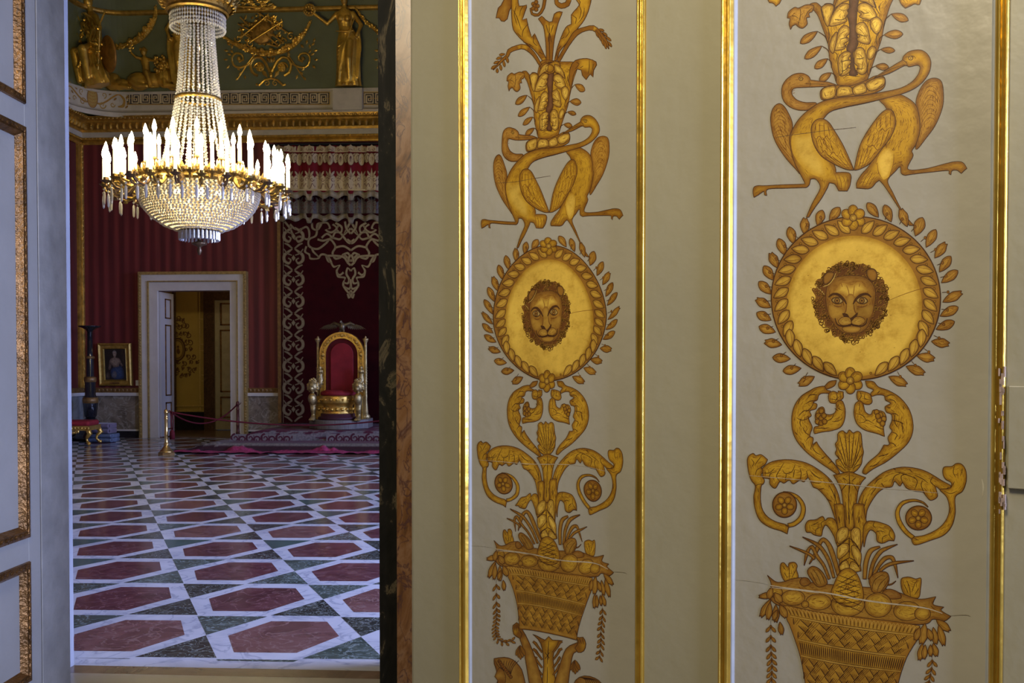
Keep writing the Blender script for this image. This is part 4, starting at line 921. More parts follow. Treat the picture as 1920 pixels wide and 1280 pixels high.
# gilt ornament painted on the rounded corner of the frieze
P = Painter(); cg = (.36, .22, .04)
def corner_map(A):
    out = []
    for x, y in A: out.append((x, y))
    return np.array(out)
for s in (-1, 1):
    pts = [(0, 14, 8), (s*70, 30, 16), (s*130, 5, 14), (s*190, -35, 14), (s*250, -60, 12), (s*300, -20, 22), (s*290, 30, 28), (s*240, 40, 10)]
    P.ribbon(pts, col=cg, edge=MID, ew=8, out=0)
    spiral(P, s*95, 35, 34, 0, 1.2, 11, cg, s); spiral(P, s*110, -45, 26, 1.5, 1.1, 9, cg, -s); spiral(P, s*190, 25, 24, 0, 1.1, 9, cg, s); spiral(P, s*235, -85, 22, 0, 1.0, 9, cg, -s)
    for x, y in ((60,-70),(130,-75),(170,-60),(330,-40),(340,10),(325,40),(215,-20)): P.leaf(s*(x-16), y+10, s*(x+14), y-12, 18, rib=False, col=cg, ew=6, out=0)
P.ell(0, -10, 52, 82, 0, 20, col=(.42, .27, .045), edge=MID, ew=20, out=3)
for k in range(5): P.line([(-40, -60+k*26, False), (0, -48+k*26, False), (40, -60+k*26, False)], 5, MID)
def corner_curve(A):
    # unroll along the rounded corner: x in drawing units (290 units = a quarter arc each side)
    out = []
    for x, y in A: out.append((x/(4*104.0), -y/(4*86.0)))
    return np.array(out)
orn = render_paint(P.items, corner_curve, 'trim_9', None, M['drawn'], step=.0005, base=.004)
me = orn.data; zc = (zz(185, .3)); xc0, yc0 = XL+D0+RC, YB-D0-RC
for v in me.vertices:
    a = math.pi/4 + v.co.x/RC; rr = RC-v.co.z-.004
    v.co = Vector((xc0-rr*math.cos(a), yc0+rr*math.sin(a), zc+v.co.y))
tag(orn, kind='structure')

# gilt frames of the damask, dado
def bar(mb, x0, x1, z0, z1, y, d, mi=0): mb.box((x0, y-d, z0), (x1, y, z1), mi)
mb = MB(); g0, g1 = W(144, 500).x, W(159, 500).x
bar(mb, XL, g1, zw(736), ZC, YB, .05); bar(mb, XL, XL+.05, zw(736), ZC, YB-.0, .20)
for x in (XL+.04, g1-.03): mb.tube([(x, YB-.05, zw(736)), (x, YB-.05, ZC)], .022, 8)
z = zw(732)
while z < ZC: mb.ball(((XL+g1)/2+.01, YB-.05, z), (.045, .02, .05), 8, 4); z += .13
struct('trim_10', mb, M['room_gold'])
XC0 = W(524.5, 600).x; cbl, cbr = W(264.5, 600).x, W(466, 600).x
mb = MB()
for x0, x1 in ((XL, cbl), (cbr, XR)):
    bar(mb, x0, x1, zw(736), zw(727), YB, .07)
    x = x0+.05
    while x < min(x1, 1.0): mb.ball((x, YB-.07, zw(731.5)), (.035, .02, .04), 6, 4); x += .1
mb.box((XL, YN, zw(736)), (XL+.07, YB, zw(727)))
# gilt vertical next to the casing
bar(mb, cbr, cbr+.05, zw(736), zw(727), YB, .05)
struct('trim_11', mb, mat('dull_bronze_gilding', (.22, .12, .035), .45, .4, .35, 14, .5, 40))
mb = MB()
for x0, x1 in ((XL, cbl+.06), (cbr-.06, XR)): bar(mb, x0, x1, zw(742), zw(736), YB, .10); bar(mb, x0, x1, zw(808), zw(805), YB, .07)
mb.box((XL, YN, zw(742)), (XL+.1, YB, zw(736))); mb.box((XL, YN, zw(808)), (XL+.07, YB, zw(805)))
struct('trim_12', mb, M['white_casing'])
mb = MB()
for x0, x1 in ((XL, cbl+.06), (cbr-.06, XR)): bar(mb, x0, x1, zw(805.5), zw(741.5), YB, .04)
struct('trim_13', mb, M['dado'])
mb = MB(); mb.box((XL, YN, zw(806)), (XL+.04, YB, zw(741))); struct('trim_14', mb, M['dado_blue'])
mb = MB()
for x0, x1 in ((XL, cbl+.06), (cbr-.06, XR)): bar(mb, x0, x1, 0, zw(807.5), YB, .055)
mb.box((XL, YN, 0), (XL+.055, YB, zw(807.5))); struct('baseboard_back', mb, M['black_base'])

# marble door casing with gilt edge
mb = MB(); mg = MB()
xa, xb = W(264.5, 600).x, W(466, 600).x; ztop = W(360, 510).z
def casing(mb, ins0, ins1, d0, d1):
    pass
t = xb-xa
for (i0, i1, dd, tgt) in ((0, .07, .17, mg), (.07, .22, .13, mb), (.22, .245, .15, mg), (.245, dl-xa, .09, mb)):
    j1 = (xb-dr) if i1 > .3 else i1
    tgt.box((xa+i0, YB-dd, 0), (xa+i1, YB, ztop-i0)); tgt.box((xb-j1, YB-dd, 0), (xb-i0, YB, ztop-i0)); tgt.box((xa+i1, YB-dd, ztop-(i1 if i1 < .3 else ztop-dtop)), (xb-j1, YB, ztop-i0))
for sx in (xa+.035, xb-.035):
    z = .1
    while z < ztop-.05: mg.ball((sx, YB-.17, z), (.026, .02, .03), 6, 4); z += .07
struct('trim_15', mb, M['white_casing']); struct('trim_16', mg, mat('pale_gilt_edge', (.42, .29, .09), .45, .45, .3, 18, .4, 60))

# next room through the far doorway
YQ = YB+3.0
M['ochre'] = mat('ochre_painted_wall', (.50, .35, .08), .6, 0, .08, 2)
M['dark_breccia'] = marble('dark_brown_breccia', [(.3, (.04, .025, .015)), (.55, (.10, .055, .03)), (.8, (.18, .11, .06))], 4, 4, .3)
def Q(px, py): return onY(px, py, YQ)
mb = MB(); mb.box((dl-.9, YB+.3, -.02), (dr+.9, YQ, 0)); struct('floor_far_room', mb, M['brown_strip'])
mb = MB(); mb.box((dl-1.2, YQ, 0), (Q(385, 700).x, YQ+.1, 5.2)); mb.box((dl-1.2, YB+.3, 4.9), (dr+1.2, YQ, 5.0)); mb.box((dl-1.3, YB+.3, 0), (dl-1.2, YQ, 5)); mb.box((dr+.9, YB+.3, 0), (dr+1.0, YQ, 5))
struct('wall_far_room', mb, M['ochre'])
mb = MB(); mb.box((Q(385, 700).x, YQ-.12, 0), (Q(405, 700).x, YQ+.1, 4.9)); mb.box((Q(405, 700).x, YQ-.12, Q(420, 563).z), (Q(470, 700).x, YQ+.1, 4.9)); mb.box((Q(326, 700).x, YQ-.10, 0), (Q(332, 700).x-.02, YQ, 4.9)); struct('trim_17', mb, M['dark_breccia'])
mb = MB(); mb.box((dl-1.2, YQ-.08, 0), (Q(386, 700).x, YQ, Q(350, 772).z)); struct('baseboard_far', mb, M['black_base'])
mb = MB(); zA, zB = Q(370, 545).z, Q(370, 771).z
for px in (375, 384): mb.box((Q(px-.9, 600).x, YQ-.04, zB), (Q(px+.9, 600).x, YQ, zA))
for py in (585, 598, 645, 657, 703, 714, 760): mb.box((Q(375, py).x, YQ-.03, Q(375, py+.8).z), (Q(384, py).x, YQ, Q(375, py-.8).z))
mb.box((Q(328, 762).x, YQ-.04, Q(340, 762).z), (Q(385, 762).x, YQ, Q(340, 760).z)); mb.box((Q(328, 762).x, YQ-.04, Q(340, 771.5).z), (Q(385, 762).x, YQ, Q(340, 769.5).z))
struct('trim_18', mb, mat('pale_gilt_lines', (.62, .45, .14), .5, .1, .2, 20))
P = Painter(); cb = (.13, .06, .015)
cx = 325*4
R = random.Random(4)
for k, (y, wd) in enumerate(((600, 14), (612, 20), (625, 24), (640, 26), (656, 27), (668, 32), (680, 38), (692, 34), (703, 26))):
    for s in (1,):
        for q in range(4):
            x = 328+ (wd)*(q+.5)/3.2; spiral(P, x*4, (y+R.uniform(-4, 4))*4, R.uniform(14, 24), R.uniform(0, 6), 1.2, 8, cb, R.choice((-1, 1)))
            P.leaf((x-2)*4, (y+3)*4, (x+R.uniform(-3, 4))*4, (y-4)*4, 16, rib=False, col=cb, edge=cb, ew=5, out=0)
P.ell(333*4, 655*4, 56, 84, 0, 20, col=(.3, .19, .04), edge=cb, ew=10, out=9); P.ell(333*4, 655*4, 42, 66, 0, 20, col=(.48, .31, .07), edge=(.3, .18, .04), ew=10, out=4)
P.ell(334*4, 650*4, 9, 10, 0, 10, col=cb, edge=cb, out=0); P.leaf(334*4, 652*4, 335*4, 664*4, 26, rib=False, col=cb, edge=cb, out=0)
tag(scaled(P, YQ, 'trim_19', None, M['drawn']), kind='structure')
d = thing('far_room_door', 'cream panelled door standing shut in the dim ochre room beyond the far doorway', 'door', (0, 0, 0))
mb = MB(); mb.box((Q(405, 700).x, YQ-.06, .02), (Q(470, 700).x, YQ, Q(420, 563).z)); mb.build('door_board', mat('dim_cream_paint', (.40, .36, .24), .5), d)
for y0, y1 in ((568, 610), (618, 735), (743, 783)):
    mb = MB(); q0, q1 = Q(415, y1), Q(445, y0)
    rect_ = (q0.x, q1.x, q0.z, q1.z)
    mb.box((q0.x, YQ-.085, q0.z), (q0.x+.04, YQ-.06, q1.z)); mb.box((q1.x-.04, YQ-.085, q0.z), (q1.x, YQ-.06, q1.z)); mb.box((q0.x, YQ-.085, q0.z), (q1.x, YQ-.06, q0.z+.04)); mb.box((q0.x, YQ-.085, q1.z-.04), (q1.x, YQ-.06, q1.z))
    mb.build('panel_moulding', M['dark_gilt'], d)
# open white leaf folded back against the left reveal
lf = thing('far_doorway_leaf', 'narrow white door leaf folded open inside the left of the far marble doorway', 'door', (dl, YB, 0))
mb = MB(); mb.box((.004, .0, .02), (.05, .78, dtop-.02)); mb.build('leaf_board', M['white_paint'], lf, bevel=.004)
for z0, z1 in ((2.93, 3.42), (1.02, 2.78), (.18, .86)):
    mb = MB()
    for a, b_ in (((.05, .24, z0), (.07, .27, z1)), ((.05, .55, z0), (.07, .58, z1)), ((.05, .24, z0), (.07, .58, z0+.03)), ((.05, .24, z1-.03), (.07, .58, z1))): mb.box(a, b_)
    mb.build('gilt_panel_moulding', M['dark_gilt'], lf)

# ------------------------------------------------------------------ entrance jamb of two marbles, left leaf
M['jamb_black'] = marble('black_veined_jamb_marble', [(.40, (.006, .006, .005)), (.56, (.012, .011, .009)), (.62, (.10, .08, .05)), (.66, (.02, .018, .012)), (.80, (.14, .13, .09))], 7.0, 2.2, .65, (1, 1, .45))
M['jamb_black'].node_tree.nodes['Principled BSDF'].inputs['Specular IOR Level'].default_value = .15
M['jamb_brown'] = marble('brown_breccia_jamb_marble', [(.3, (.05, .02, .01)), (.45, (.19, .085, .03)), (.58, (.26, .14, .07)), (.68, (.10, .04, .025)), (.8, (.28, .18, .12))], 6.0, 3.0, .3, (1, 1, .5), vein=((.08, .035, .03), 2.2))
def onC(px, D):                                        # point on the horizon at camera distance D
    d = ray(px, 690); return CAM+d*D
mb = MB(); p0 = onC(719, 3.62); p1 = onC(743, 3.50); p2 = onC(768, 3.50)
mb.box((p0.x, 3.50, 0), (p1.x, 3.64, 5.0), 0)
mb.tube([(p0.x+.012, 3.515, 0), (p0.x+.012, 3.515, 5)], .012, 8, 0)
struct('door_jamb_dark', mb, M['jamb_black'])
mb = MB(); mb.box((p1.x, 3.47, 0), (p2.x+.08, 3.64, 5.0)); struct('door_jamb_brown', mb, M['jamb_brown'])
lft = thing('left_door_leaf', 'bluish-white door leaf at the left edge with bronzed panel mouldings', 'door')
pf = onC(127, 5.2); dv = ray(955, 690); dv.z = 0; dv.normalize(); ln = Vector((dv.y, -dv.x, 0))   # normal to the right
lmw = Matrix(((dv.x, 0, ln.x, pf.x), (dv.y, 0, ln.y, pf.y), (0, 1, 0, 0), (0, 0, 0, 1)))             # x away from the camera, y up, z to the right
# local y=up uses column 1 = (0,0,1)
lmw = Matrix(((dv.x, 0, ln.x, pf.x), (dv.y, 0, ln.y, pf.y), (0, 1, 0, 0), (0, 0, 0, 1)))
lft.matrix_world = lmw
P0 = Vector((pf.x, pf.y, 0))
def tl(px, py=690):
    q = onP(px, py, P0, ln)-P0; return (q.dot(dv), q.z)
g = tl(73)[0]
mb = MB(); mb.box((g+.012, .01, -.05), (0, 4.2, .0)); mb.build('edge_strip', M['worn_white'], lft, bevel=.004)
mb = MB(); mb.box((g-.002, .01, -.06), (g+.016, 4.2, -.004)); mb.build('groove', M['groove'], lft)
mr_ = tl(50.5)[0]; ml_ = mr_-.62
zl = [(tl(51, 197)[1], 4.0), (tl(57, 1005)[1], tl(51, 241)[1]), (.2, tl(62, 1050)[1])]
zl = [(zl[0][0], 4.0), (zl[1][0], zl[1][1]), (.2, zl[2][1])]
mb = MB(); xs0 = ml_-.14
mb.box((mr_, .01, -.05), (g, 4.2, 0)); mb.box((xs0, .01, -.05), (ml_, 4.2, 0))
ys = [.01, zl[2][0], zl[2][1], zl[1][0], zl[1][1], zl[0][0], zl[0][1], 4.2]
for k in range(0, 8, 2): mb.box((ml_, ys[k], -.05), (mr_, ys[k+1], 0))
mb.build('leaf_frame', M['white_paint'], lft, bevel=.003)
for a, b_ in zl:
    mb = MB(); mb.box((ml_, a, -.035), (mr_, b_, -.022)); mb.build('door_panel', M['white_paint'], lft)
    mb = MB(); rect_mould(mb, ml_, mr_, a, b_, [(-.004, 0), (0, .010), (.012, .013), (.022, .007), (.034, .008), (.042, -.006), (.052, -.020), (.054, -.022)])
    R = random.Random(9)
    n = int((b_-a)/.045)
    for k in range(n):
        y = a+.03+k*.045; mb.ball((mr_-.019, y, .010), (.009, .018, .006), 6, 4)
    for k in range(12):
        for y in (a+.019, b_-.019): mb.ball((mr_-.04-k*.045, y, .010), (.018, .009, .006), 6, 4)
    mb.build('bronzed_moulding', M['dark_gilt'], lft)
mb = MB(); mb.box((-3.06, 5.05, 0), (-2.86, 5.5, 4.9)); struct('door_jamb_left', mb, M['worn_white'])
mb = MB(); mb.box((-6, -6, 5.6), (6, 3.62, 5.8)); struct('ceiling_near', mb, M['leaf_paint'])
mb = MB(); mb.box((-6, -6.2, 0), (6, -6, 5.6)); struct('wall_near', mb, M['leaf_paint'])
mb = MB(); mb.box((-6.2, -6, 0), (-6, 3.62, 5.6)); struct('wall_near_left', mb, M['leaf_paint'])
mb = MB(); mb.box((6, -6, 0), (6.2, 3.62, 5.6)); struct('wall_near_right', mb, M['leaf_paint'])
# ------------------------------------------------------------------ helpers for figures
def fuse(mb, name, mats, parent=None, voxel=.02, smooth_it=3):
    o = mb.build(name, mats, parent, True)
    r = o.modifiers.new('remesh', 'REMESH'); r.mode = 'VOXEL'; r.voxel_size = voxel; r.use_smooth_shade = True
    s = o.modifiers.new('smooth', 'SMOOTH'); s.factor = .6; s.iterations = smooth_it
    return o
def limb(mb, pts, rs, seg=10):
    mb.tube(pts, rs, seg)
    for p, r in zip(pts, rs): mb.ball(p, r, 10, 6)
def loft(mb, secs, seg=36, folds=None, mi=0, cap=True):
    """secs: (cx,cy,cz,rx,ry,fold amplitude,phase)"""
    vs = []; fs = []
    for (cx, cy, cz, rx, ry, f, ph) in secs:
        for k in range(seg):
            a = 2*math.pi*k/seg; q = 1+f*(math.sin(7*a+ph)+.6*math.sin(13*a+2*ph))
            vs.append((cx+rx*q*math.cos(a), cy+ry*q*math.sin(a), cz))
    for i in range(len(secs)-1):
        for k in range(seg):
            l = (k+1) % seg; fs.append((i*seg+k, i*seg+l, (i+1)*seg+l, (i+1)*seg+k))
    if cap: fs.append(tuple(range(seg))[::-1]); fs.append(tuple((len(secs)-1)*seg+k for k in range(seg)))
    mb.add(vs, fs, mi)
def leafblob(mb, p, d, L, w, n=Vector((0, -1, 0))):
    p = Vector(p); d = Vector(d).normalized(); s = d.cross(n).normalized()
    vs = [p, p+d*L*.5+s*w, p+d*L, p+d*L*.5-s*w, p+d*L*.45+n*w*.6]
    mb.add(vs, [(0, 1, 4), (1, 2, 4), (2, 3, 4), (3, 0, 4), (0, 3, 2, 1)])
def curl(mb, c, r, a0, turns, t, dirn=1, n=22, depth=0.0):
    pts = []; rs = []
    for k in range(n):
        q = k/(n-1); rr = r*(1-.8*q); a = a0+dirn*turns*2*math.pi*q
        pts.append((c[0]+rr*math.cos(a), c[1]+depth, c[2]+rr*math.sin(a))); rs.append(t*(1-.55*q))
    mb.tube(pts, rs, 6)

# ------------------------------------------------------------------ gilded relief on the cove (each group its own piece)
def covepoint(px, py, out=0.0):
    """where the sight line meets the sloping cove above the far wall"""
    d = ray(px, py); best = None
    for k in range(400):
        Y = YB-3+3.2*k/400; p = CAM+d*(Y/d.y); h = p.z-zf1
        if h > 0 and Y >= YB-D0-cove_d(h)-out: return p
    return CAM+d*((YB-D0-out)/d.y)
G = M['relief_gold']
SC = 1/78.5
def relief_root(name, label, px, py, cat='relief', group=None):
    p = covepoint(px, py, .02); return thing(name, label, cat, p, 0, group)
# standing woman in a long dress, arm held out with a wreath
def standing_woman(name, label, px0, px1, mirror=1, py_foot=163.0):
    p = onY((px0+px1)/2, py_foot-1, YB-D0-.16); p.z = zf1+.01
    t = thing(name, label, 'statue', p); t.rotation_euler = (math.radians(9), 0, 0)
    H = 2.12; s = mirror
    mb = MB()
    loft(mb, [(0, 0, 0, .31, .17, .06, 0), (0, 0, .12, .29, .17, .07, .4), (.01*s, 0, .5, .27, .16, .08, 1.0), (.02*s, -.01, .85, .26, .16, .07, 1.6), (.04*s, 0, 1.05, .25, .155, .05, 2.3), (.02*s, 0, 1.22, .19, .13, .04, 2.6), (-.01*s, 0, 1.32, .155, .12, .03, 3), (-.02*s, 0, 1.48, .185, .14, .03, 3.3), (-.02*s, 0, 1.60, .20, .13, .01, 3.5), (-.02*s, 0, 1.68, .16, .10, 0, 3.6), (-.02*s, 0, 1.74, .07, .07, 0, 0)])
    mb.ball((-.09*s, -.12, 1.50), (.075, .07, .07)); mb.ball((.06*s, -.12, 1.50), (.075, .07, .07))
    limb(mb, [(-.20*s, 0, 1.62), (-.43*s, -.04, 1.40), (-.72*s, -.10, 1.62)], [.065, .05, .035])       # raised arm
    limb(mb, [(.17*s, 0, 1.62), (.36*s, 0, 1.36), (.26*s, -.10, 1.12)], [.065, .052, .04])            # arm on the hip
    limb(mb, [(-.02*s, 0, 1.70), (-.02*s, 0, 1.84)], [.06, .055])
    mb.ball((-.02*s, -.01, 1.93), (.085, .10, .12))                                                    # head
    mb.ball((-.02*s, -.115, 1.92), (.015, .025, .022), 6, 4)
    for k in range(9):                                                                              # shawl folds, knee
        a = k/8; mb.tube([((.24-.05*a)*s, -.12, 1.52-a*.1), ((.05-a*.1)*s, -.17, 1.02-a*.16), ((-.20)*s, -.14, .86-a*.75)], .018, 6)
    limb(mb, [(.10*s, -.12, .98), (.07*s, -.20, .60), (.06*s, -.14, .15)], [.09, .08, .05])
    for k in range(5): mb.tube([((.30+.01*k)*s, -.05, 1.5-k*.05), ((.36-.02*k)*s, -.07, .9), ((.27-.03*k)*s, -.12, .15)], .016, 6)
    mb.tube([(-.22, -.13, 1.22), (0, -.16, 1.2), (.22, -.13, 1.22)], .02, 6)
    # feet and fingers
    for x in (-.07, .1): mb.ball((x*s, -.18, .03), (.045, .10, .035), 8, 5)
    for k in range(4): mb.tube([(-.72*s, -.10, 1.62), ((-.755-.004*k)*s, -.12+.012*k, 1.665-.012*k)], .011, 5)
    mb.tube([(-.72*s, -.10, 1.62), (-.715*s, -.14, 1.665)], .011, 5)
    fuse(mb, 'draped_body', G, t, .017, 2)
    mh = MB(); mh.ball((-.02*s, .02, 1.985), (.10, .10, .09), 10, 6)
    for k in range(16): a = k*.393; mh.ball((-.02*s+.095*math.cos(a), -.02+.05*math.sin(a), 1.98+.03*math.sin(2*a)), .034, 6, 4)
    mh.ball((-.02*s, .07, 1.93), .06, 8, 5); mh.build('hair', G, t, True)
    mw = MB()
    for k in range(18):
        a = k*.349; c = Vector((-.82*s+.10*math.cos(a), -.12, 1.70+.09*math.sin(a))); leafblob(mw, c, (-math.sin(a)+.4*math.cos(a), 0, math.cos(a)+.4*math.sin(a)), .09, .03)
    for k in range(8): a = k*.785; mw.ball((-.82*s+.08*math.cos(a), -.14, 1.70+.07*math.sin(a)), .028, 6, 4)
    mw.build('wreath', G, t)
    return t
standing_woman('gilded_woman_relief', 'gilded standing woman in draped dress holding out a wreath, on the plain pedestal', 628, 678)
standing_woman('gilded_woman_relief', 'gilded standing woman relief mostly hidden behind the glass column of the chandelier', 330, 366, -1)

def swag(name, label, pts, r, rope=False):
    P3 = [covepoint(x, y, .09) for x, y in pts]; p0 = P3[0].copy(); t = thing(name, label, 'garland', p0, group='gilded garlands on the cove')
    pl = catmull([(x, y, False) for x, y in pts], False, 5); mb = MB(); R = random.Random(len(pts))
    n = 90
    # dense leaves and fruit along the curve
    acc = []
    for k in range(len(pl)-1):
        for q in range(5): acc.append((pl[k][0]+(pl[k+1][0]-pl[k][0])*q/5, pl[k][1]+(pl[k+1][1]-pl[k][1])*q/5))
    core = []
    rs = []
    for i, (x, y) in enumerate(acc):
        p = covepoint(x, y, .07)-p0; q = i/len(acc); rr = r*(.45+.75*math.sin(math.pi*min(.98, max(.02, q)))); core.append(p); rs.append(rr*.7)
        if i % 2 == 0:
            d = Vector((R.uniform(-1, 1), -.3, R.uniform(-1, 1))); mb.ball(p+Vector((R.uniform(-1, 1)*rr*.7, -rr*.5, R.uniform(-1, 1)*rr*.7)), rr*R.uniform(.35, .6), 6, 4)
            leafblob(mb, p+Vector((0, -rr*.4, 0)), d, rr*1.2, rr*.45)
    mb.tube(core, rs, 8); mb.build('leaf_garland', G, t, False); return t
swag('garland_relief', 'gilded leaf garland hanging in a deep curve under the trophy right of the chandelier', [(418, 68), (440, 82), (470, 95), (505, 100), (540, 91), (565, 70), (583, 40)], .085)
swag('garland_relief', 'gilded garland curving left of the chandelier above the boy on a lion', [(292, 12), (290, 35), (275, 60), (250, 80), (215, 90), (200, 91)], .085)
swag('garland_relief', 'thin gilded garland sloping down beside the dark marble door jamb', [(665, 12), (680, 35), (700, 52), (722, 70), (745, 84), (780, 92)], .055)

# trophy of shield and weapons
t = relief_root('trophy_relief', 'gilded trophy of crossed weapons and a round shield above the garland', 490, 58)
mb = MB(); R = random.Random(8); pc = covepoint(490, 58, .02)
def L3(px, py, out=.05): return covepoint(px, py, out)-pc
mb.ball((0, 0, 0), (.30, .08, .31), 20, 10)
mb.build('shield', mat('reddish_old_gilding', (.40, .22, .04), .42, .6, .5, 12, .8, 50), t, True)
mb = MB()
for a, b_ in (((484, 24), (540, 62)), ((446, 45), (475, 60)), ((500, 82), (521, 88)), ((512, 66), (532, 80)), ((455, 62), (470, 72)), ((494, 62), (520, 84)), ((450, 32), (468, 50)), ((452, 70), (500, 30)), ((470, 78), (530, 40))):
    mb.tube([L3(*a, .14), L3(*b_, .14)], .018, 6)
mb.build('spears', G, t)
mb = MB()
for k in range(64):
    a = R.uniform(0, 6.28); q = R.uniform(.6, 1.0); p = L3(490+44*math.cos(a)*q, 56+28*math.sin(a)*q, .06); 
    leafblob(mb, p, (R.uniform(-1, 1), -.2, R.uniform(-1, 1)), R.uniform(.08, .15), .035)
    if k % 3 == 0: mb.ball(p, .035, 6, 4)
for x, y, a in ((530, 78, 0), (447, 72, 3), (470, 82, 2), (545, 68, 1), (520, 80, 4)): curl(mb, L3(x, y, .08), .09, a, 1.2, .022)
mb.build('leaf_spray', G, t)
# horizontal spray across the upper moulding
t = relief_root('leaf_spray_relief', 'small gilded leaf spray lying across the upper moulding above the trophy', 480, 8); pc = covepoint(480, 8, .02); mb = MB()
for k in range(50):
    p = L3(450+R.uniform(0, 62), 10+R.uniform(-9, 8), .08); leafblob(mb, p, (R.choice((-1, 1)), -.1, R.uniform(-.6, .8)), .14, .035)
mb.tube([L3(438, 12, .1), L3(512, 15, .1)], .02, 6); mb.build('sprays', G, t)

# scroll ornament on a palmette foot
def scrollwork(px, label, half=None):
    global pc
    t = relief_root('scroll_relief', label, px, 150); pc = covepoint(px, 150, .02); mb = MB()
    def off(dx, y, o=.05): return L3(px+dx, y, o)
    for s in (-1, 1):
        if half and s not in half: continue
        def arc(pts, w): mb.tube([off(s*x, y, .05) for x, y in catmull([(a, b, False) for a, b in pts], False, 4)], w, 6)
        arc([(2, 135), (10, 118), (20, 108), (32, 110), (38, 122), (34, 136), (25, 142)], .035)
        c = off(s*21, 127); mb.ball(c, (.10, .05, .10), 12, 6); curl(mb, c, .14, 0 if s > 0 else math.pi, 1.3, .02, s)
        for k in range(6): mb.ball(c+Vector((.07*math.cos(k*1.05), -.04, .07*math.sin(k*1.05))), .028, 6, 4)
        arc([(38, 118), (48, 124), (60, 127), (70, 122), (73, 108), (66, 100), (55, 102), (52, 112), (60, 116)], .026)
        arc([(34, 106), (44, 120), (54, 136), (64, 150)], .016)
        mb.ball(off(s*60, 110), .05, 8, 5)
        for x, y, dx, dz in ((70,100,1,1),(73,92,0,1),(76,86,1,1),(79,96,1,.2),(80,112,1,0),(77,122,1,-1),(62,90,-1,1),(66,84,.3,1),(80,80,.3,1),(33,106,0,1),(54,134,1,-1),(60,144,1,-1),(50,140,-.3,-1),(30,108,1,1),(74,104,1,.5),(64,126,-1,-1)):
            leafblob(mb, off(s*x, y, .06), (s*dx, -.1, dz), .12, .032)
    for s in (-1, 0, 1): leafblob(mb, off(s*6, 146, .05), (s*.7, -.1, 1), .26, .05); leafblob(mb, off(s*2, 118, .05), (s*.5, -.1, 1), .16, .05)
    mb.ball(off(0, 140), (.05, .05, .08), 8, 5)
    mb.tube([off(s_*x, y, .04) for s_, x, y in ((-1, 28, 158), (-1, 22, 160), (-1, 12, 150), (1, 0, 147), (1, 12, 150), (1, 22, 160), (1, 28, 158))], .028, 6)
    for s in (-1, 1): curl(mb, off(s*8, 156, .05), .07, 1.57, 1.2, .016, s)
    mb.build('scrolls', G, t, False)
scrollwork(508, 'gilded scrollwork with twin rosettes standing on a palmette, between garland and Greek key band')
scrollwork(790, 'sliver of gilded scrollwork right of the standing woman, beside the dark marble jamb', half=(-1,))

# boy on a lion
pc = covepoint(285, 160, .12); pc.z = zf1+.01
t = thing('boy_on_lion_relief', 'gilded relief of a small boy riding a lying lion, left of the chandelier', 'relief', pc)
mb = MB()
mb.ball((-.32, 0, .22), (.30, .17, .22), 14, 8); mb.ball((.02, 0, .24), (.32, .16, .19), 14, 8); mb.ball((.32, -.02, .30), (.22, .17, .26), 14, 8)
mb.ball((.34, -.04, .62), (.12, .13, .14), 12, 8); mb.ball((.46, -.05, .57), (.09, .08, .075), 10, 6); mb.ball((.53, -.05, .585), (.03, .035, .025), 6, 4)
limb(mb, [(.34, -.10, .22), (.40, -.16, .07), (.66, -.16, .05)], [.09, .065, .055]); limb(mb, [(.30, .05, .2), (.46, .05, .06), (.70, .03, .05)], [.09, .06, .05])
limb(mb, [(-.40, -.12, .20), (-.26, -.18, .07), (-.05, -.2, .05)], [.12, .07, .055]); mb.tube([(-.58, 0, .2), (-.72, 0, .1), (-.6, -.1, .04), (-.45, -.15, .04)], .025, 6)
fuse(mb, 'lion_body', G, t, .018, 2)
mb = MB(); R = random.Random(6)
for k in range(70):
    a = R.uniform(0, 6.28); b_ = R.uniform(0, 1); mb.ball((.26+.17*math.cos(a)*b_, -.05-R.uniform(0, .12), .56+.24*math.sin(a)*b_), R.uniform(.03, .05), 6, 4)
mb.build('mane', G, t, True)
mb = MB()
loft(mb, [(-.10, -.06, .40, .10, .09, 0, 0), (-.11, -.07, .52, .085, .075, 0, 0), (-.13, -.07, .64, .10, .08, 0, 0), (-.14, -.07, .74, .09, .07, 0, 0), (-.15, -.07, .80, .04, .04, 0, 0)], 16)
limb(mb, [(-.22, -.08, .73), (-.34, -.12, .76), (-.44, -.14, .86)], [.04, .032, .025]); limb(mb, [(-.06, -.08, .72), (.06, -.12, .68), (.16, -.14, .66)], [.04, .03, .024])
limb(mb, [(-.08, -.14, .38), (.0, -.20, .22), (.05, -.2, .05)], [.075, .05, .035]); mb.ball((.09, -.22, .03), (.06, .03, .025), 8, 5)
mb.ball((-.17, -.07, .90), (.075, .08, .095), 12, 8); mb.ball((-.15, -.155, .89), (.014, .018, .018), 6, 4)
for k in range(4): mb.tube([(-.44, -.14, .86), (-.455+.012*k, -.15, .905)], .009, 5)
fuse(mb, 'boy_body', G, t, .013, 2)
mb = MB()
for k in range(22): a = R.uniform(0, 6.28); mb.ball((-.18+.07*math.cos(a), -.05+R.uniform(-.06, .03), .94+.05*abs(math.sin(a))), .024, 6, 4)
mb.build('curls', G, t); mb = MB()
for k in range(14): leafblob(mb, (-.46+R.uniform(-.05, .05), -.15, .9+R.uniform(0, .22)), (R.uniform(-1, 1), -.2, R.uniform(-.3, 1)), .09, .025)
mb.build('leaf_sprig', G, t)

